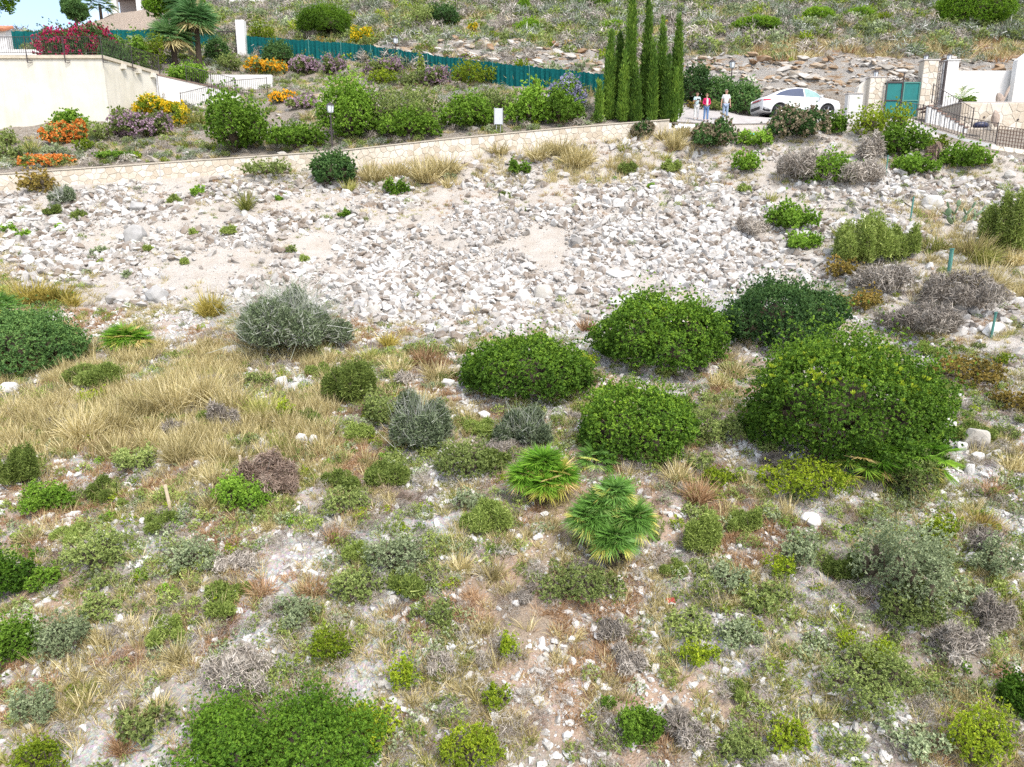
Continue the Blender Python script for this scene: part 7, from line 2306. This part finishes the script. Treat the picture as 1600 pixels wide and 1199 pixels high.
mdl = np.where(rng.random(n) < pt, 7 + rng.integers(0, 2, n), np.where(hue > .55, 3 + rng.integers(0, 2, n), np.where((hue < .42) & (u < .7), 5 + rng.integers(0, 2, n), rng.integers(0, 3, n))))
s = rng.uniform(.6, 1.2, n) * np.where(tallz, 1.1, .85)
scatter('dry_grass', np.stack([X, Y, Z], 1), mdl, np.stack([rng.normal(size=n) * .12, rng.normal(size=n) * .12, rng.uniform(0, 6.28, n)], 1), np.stack([s, s, s * rng.uniform(.8, 1.2, n)], 1), GRC, 'short dry grass tufts covering the lower slope', 'dry grass')

HBC = hidden_collection('herb_model', [herb('olive', 60, .22, .36, .045, .022), herb('olive', 50, .18, .3, .045, .02), herb('silver', 55, .2, .34, .045, .02), herb('silver', 45, .16, .3, .04, .018), herb('spiky', 70, .26, .34, .06, .014), herb('spiky', 60, .2, .3, .06, .014), herb('lime', 40, .2, .26, .05, .018), herb('bright', 50, .16, .28, .045, .024)])
X, Y, Z, px, py, d = wedge(70000, 8, 38)
ge = cover(GREEN, px, py)
cl = fbm(X * .8 + 20, Y * .8, octv=4, seed=63)
keep = rng.random(len(X)) < np.clip(ge * .62 * np.clip((cl - .40) * 5, .03, 1.3), 0, 1) * np.where(scree_mask(X, Y, Z) > .5, .2, 1)
X, Y, Z, px, py, d = (q[keep] for q in (X, Y, Z, px, py, d))
n = len(X); s = rng.uniform(.6, 1.3, n)
scatter('herbs', np.stack([X, Y, Z - .02], 1), rng.choice([0, 0, 1, 1, 2, 2, 3, 3, 4, 4, 5, 5, 6, 7], n), np.stack([np.zeros(n), np.zeros(n), rng.uniform(0, 6.28, n)], 1), np.stack([s, s, s], 1), HBC, 'low green and olive herbs growing between stones', 'herbs')

TWC = hidden_collection('twig_model', [twiggy('greytwig', 230, .2, .4, .0055) for i in range(3)] + [twiggy('browntwig', 200, .14, .4, .006)] + [twiggy('greytwig', 230, .3, .35, .0055)])
X, Y, Z, px, py, d = wedge(45000, 8, 38)
ge = cover(GREY, px, py)
cl = fbm(X * .8 + 40, Y * .8, octv=4, seed=64)
keep = rng.random(len(X)) < np.clip(ge * .42 * np.clip((cl - .40) * 5, .03, 1.3), 0, 1) * np.where(scree_mask(X, Y, Z) > .5, .25, 1)
X, Y, Z, px, py, d = (q[keep] for q in (X, Y, Z, px, py, d))
n = len(X); s = rng.uniform(.6, 1.3, n)
scatter('dry_twigs', np.stack([X, Y, Z - .02], 1), rng.integers(0, 5, n), np.stack([np.zeros(n), np.zeros(n), rng.uniform(0, 6.28, n)], 1), np.stack([s, s, s], 1), TWC, 'grey dead thyme and twigs between the tufts', 'dry twigs')

# ------------------------------------------------------------------ scrub of the hill above
def hill_points(n):
    x = rng.uniform(-62, 62, n); y = rng.uniform(36, 92, n)
    ok = (y > Yw(x) + .4) & (np.abs(x) < .85 * y + 4)
    x, y = x[ok], y[ok]; z = Hb(x, y)
    px, py, d = project(x, y, z)
    return x, y, z, px, py, d
def fence_row(px): return np.interp(px, [-100, 390, 560, 700, 800, 945, 1090, 1200, 1380, 1500, 1700], [80, 90, 98, 120, 134, 156, 98, 100, 98, 100, 100])
def scrub_ok(x, y, z, px, py, d):
    on_hill = (py < fence_row(px) - 2) & (py > -60) & (d > 43)
    bare = mound_mask(x, y, z) > .35
    return on_hill & ~bare
SCR = hidden_collection('scrub_model', [twiggy('greytwig', 170, .55, .9, .03) for i in range(2)] + [twiggy('ashy', 170, .5, .9, .03) for i in range(2)] + [herb('silver', 60, .5, .9, .12, .06), herb('olive', 60, .5, .8, .12, .06)] + [tuft('straw', 60, .6, .6, .8, .4, .03), tuft('straw', 60, .5, .6, .9, .4, .03), tuft('russet', 50, .4, .6, .9, .4, .03)] + [herb('lime', 40, .4, .5, .12, .05)])
x, y, z, px, py, d = hill_points(60000)
ok = scrub_ok(x, y, z, px, py, d)
rb = rockband(x, y)
cl = fbm(x * .28, y * .28, octv=4, seed=71); kd = .5 + 1.5 * (fbm(x * .45 + 30, y * .45, octv=4, seed=72) - .5)
keep = ok & (rng.random(len(x)) < np.clip((cl - .24) * 3.2, .2, .95) * np.where(rb > .4, .16, 1))
x, y, z, px, py, d, kd, cl = (q[keep] for q in (x, y, z, px, py, d, kd, cl))
n = len(x)
dry = (py > fence_row(px) - 34) & (px > 1180)
u = rng.random(n)
mdl = np.where(dry & (u < .75), 6 + rng.integers(0, 3, n), np.where(kd > .56, rng.choice([0, 1, 2, 3, 5, 7], n), np.where(kd > .44, rng.choice([4, 5, 5, 6, 7, 9, 1], n), rng.choice([6, 7, 6, 4, 5, 9], n))))
s = rng.uniform(.55, 1.15, n) * np.where(rng.random(n) < .22, 1.9, 1)
scatter('hill_scrub', np.stack([x, y, z - .05], 1), mdl, np.stack([np.zeros(n), np.zeros(n), rng.uniform(0, 6.28, n)], 1), np.stack([s, s, s], 1), SCR, 'grey and straw coloured scrub covering the hill above the road', 'scrub')

# rock plates of the cut and ledge
ochre_models = [rock_mesh(ROCKO, 16, rng.uniform(.5, .8), 300 + i, 1.2) for i in range(8)]
ORC = hidden_collection('ledge_model', ochre_models)
x, y, z, px, py, d = hill_points(70000)
rb = rockband(x, y)
keep = (rng.random(len(x)) < np.clip(rb * 1.1, 0, .55)) | ((rng.random(len(x)) < .02) & scrub_ok(x, y, z, px, py, d)) | ((rng.random(len(x)) < .035) & (d < 48) & (py > fence_row(px)) & (px < 960))
x, y, z, rb = x[keep], y[keep], z[keep], rb[keep]
n = len(x); s = np.clip(.22 * (1 - rng.random(n)) ** -.45, .18, .75) * np.where(rb > .3, 1.1, .8)
scatter('ledge_rubble', np.stack([x, y, z + s * .12], 1), rng.integers(0, 8, n), np.stack([rng.normal(size=n) * .18, .12 + rng.normal(size=n) * .18, rng.normal(size=n) * .5], 1), np.stack([s * 1.25, s, s * .85], 1), ORC, 'broken ochre and grey rock plates of the road cut', 'rubble')

# low growth of the garden terraces
x, y, z, px, py, d = hill_points(44000)
gar = (py > fence_row(px) + 1) & (px < 940) & (d > 34) & ~((px < 255) & (d > 40.5))
cl = fbm(x * .5 + 7, y * .5, octv=4, seed=81)
keep = gar & (rng.random(len(x)) < np.clip((cl - .30) * 3.6, .15, .95))
x, y, z, px, py = (q[keep] for q in (x, y, z, px, py)); n = len(x)
s = rng.uniform(.4, .85, n)
scatter('garden_growth', np.stack([x, y, z - .05], 1), rng.choice([4, 5, 6, 6, 7, 9, 5, 2, 0], n), np.stack([np.zeros(n), np.zeros(n), rng.uniform(0, 6.28, n)], 1), np.stack([s, s, s], 1), SCR, 'low herbs and pale grass on the garden terraces', 'garden growth')

# everything labelled that is not ground, road or cover is a thing of its own
for o in COL.objects:
    if o.parent is None and o.get('category') and not o.get('kind'): o['kind'] = 'thing'
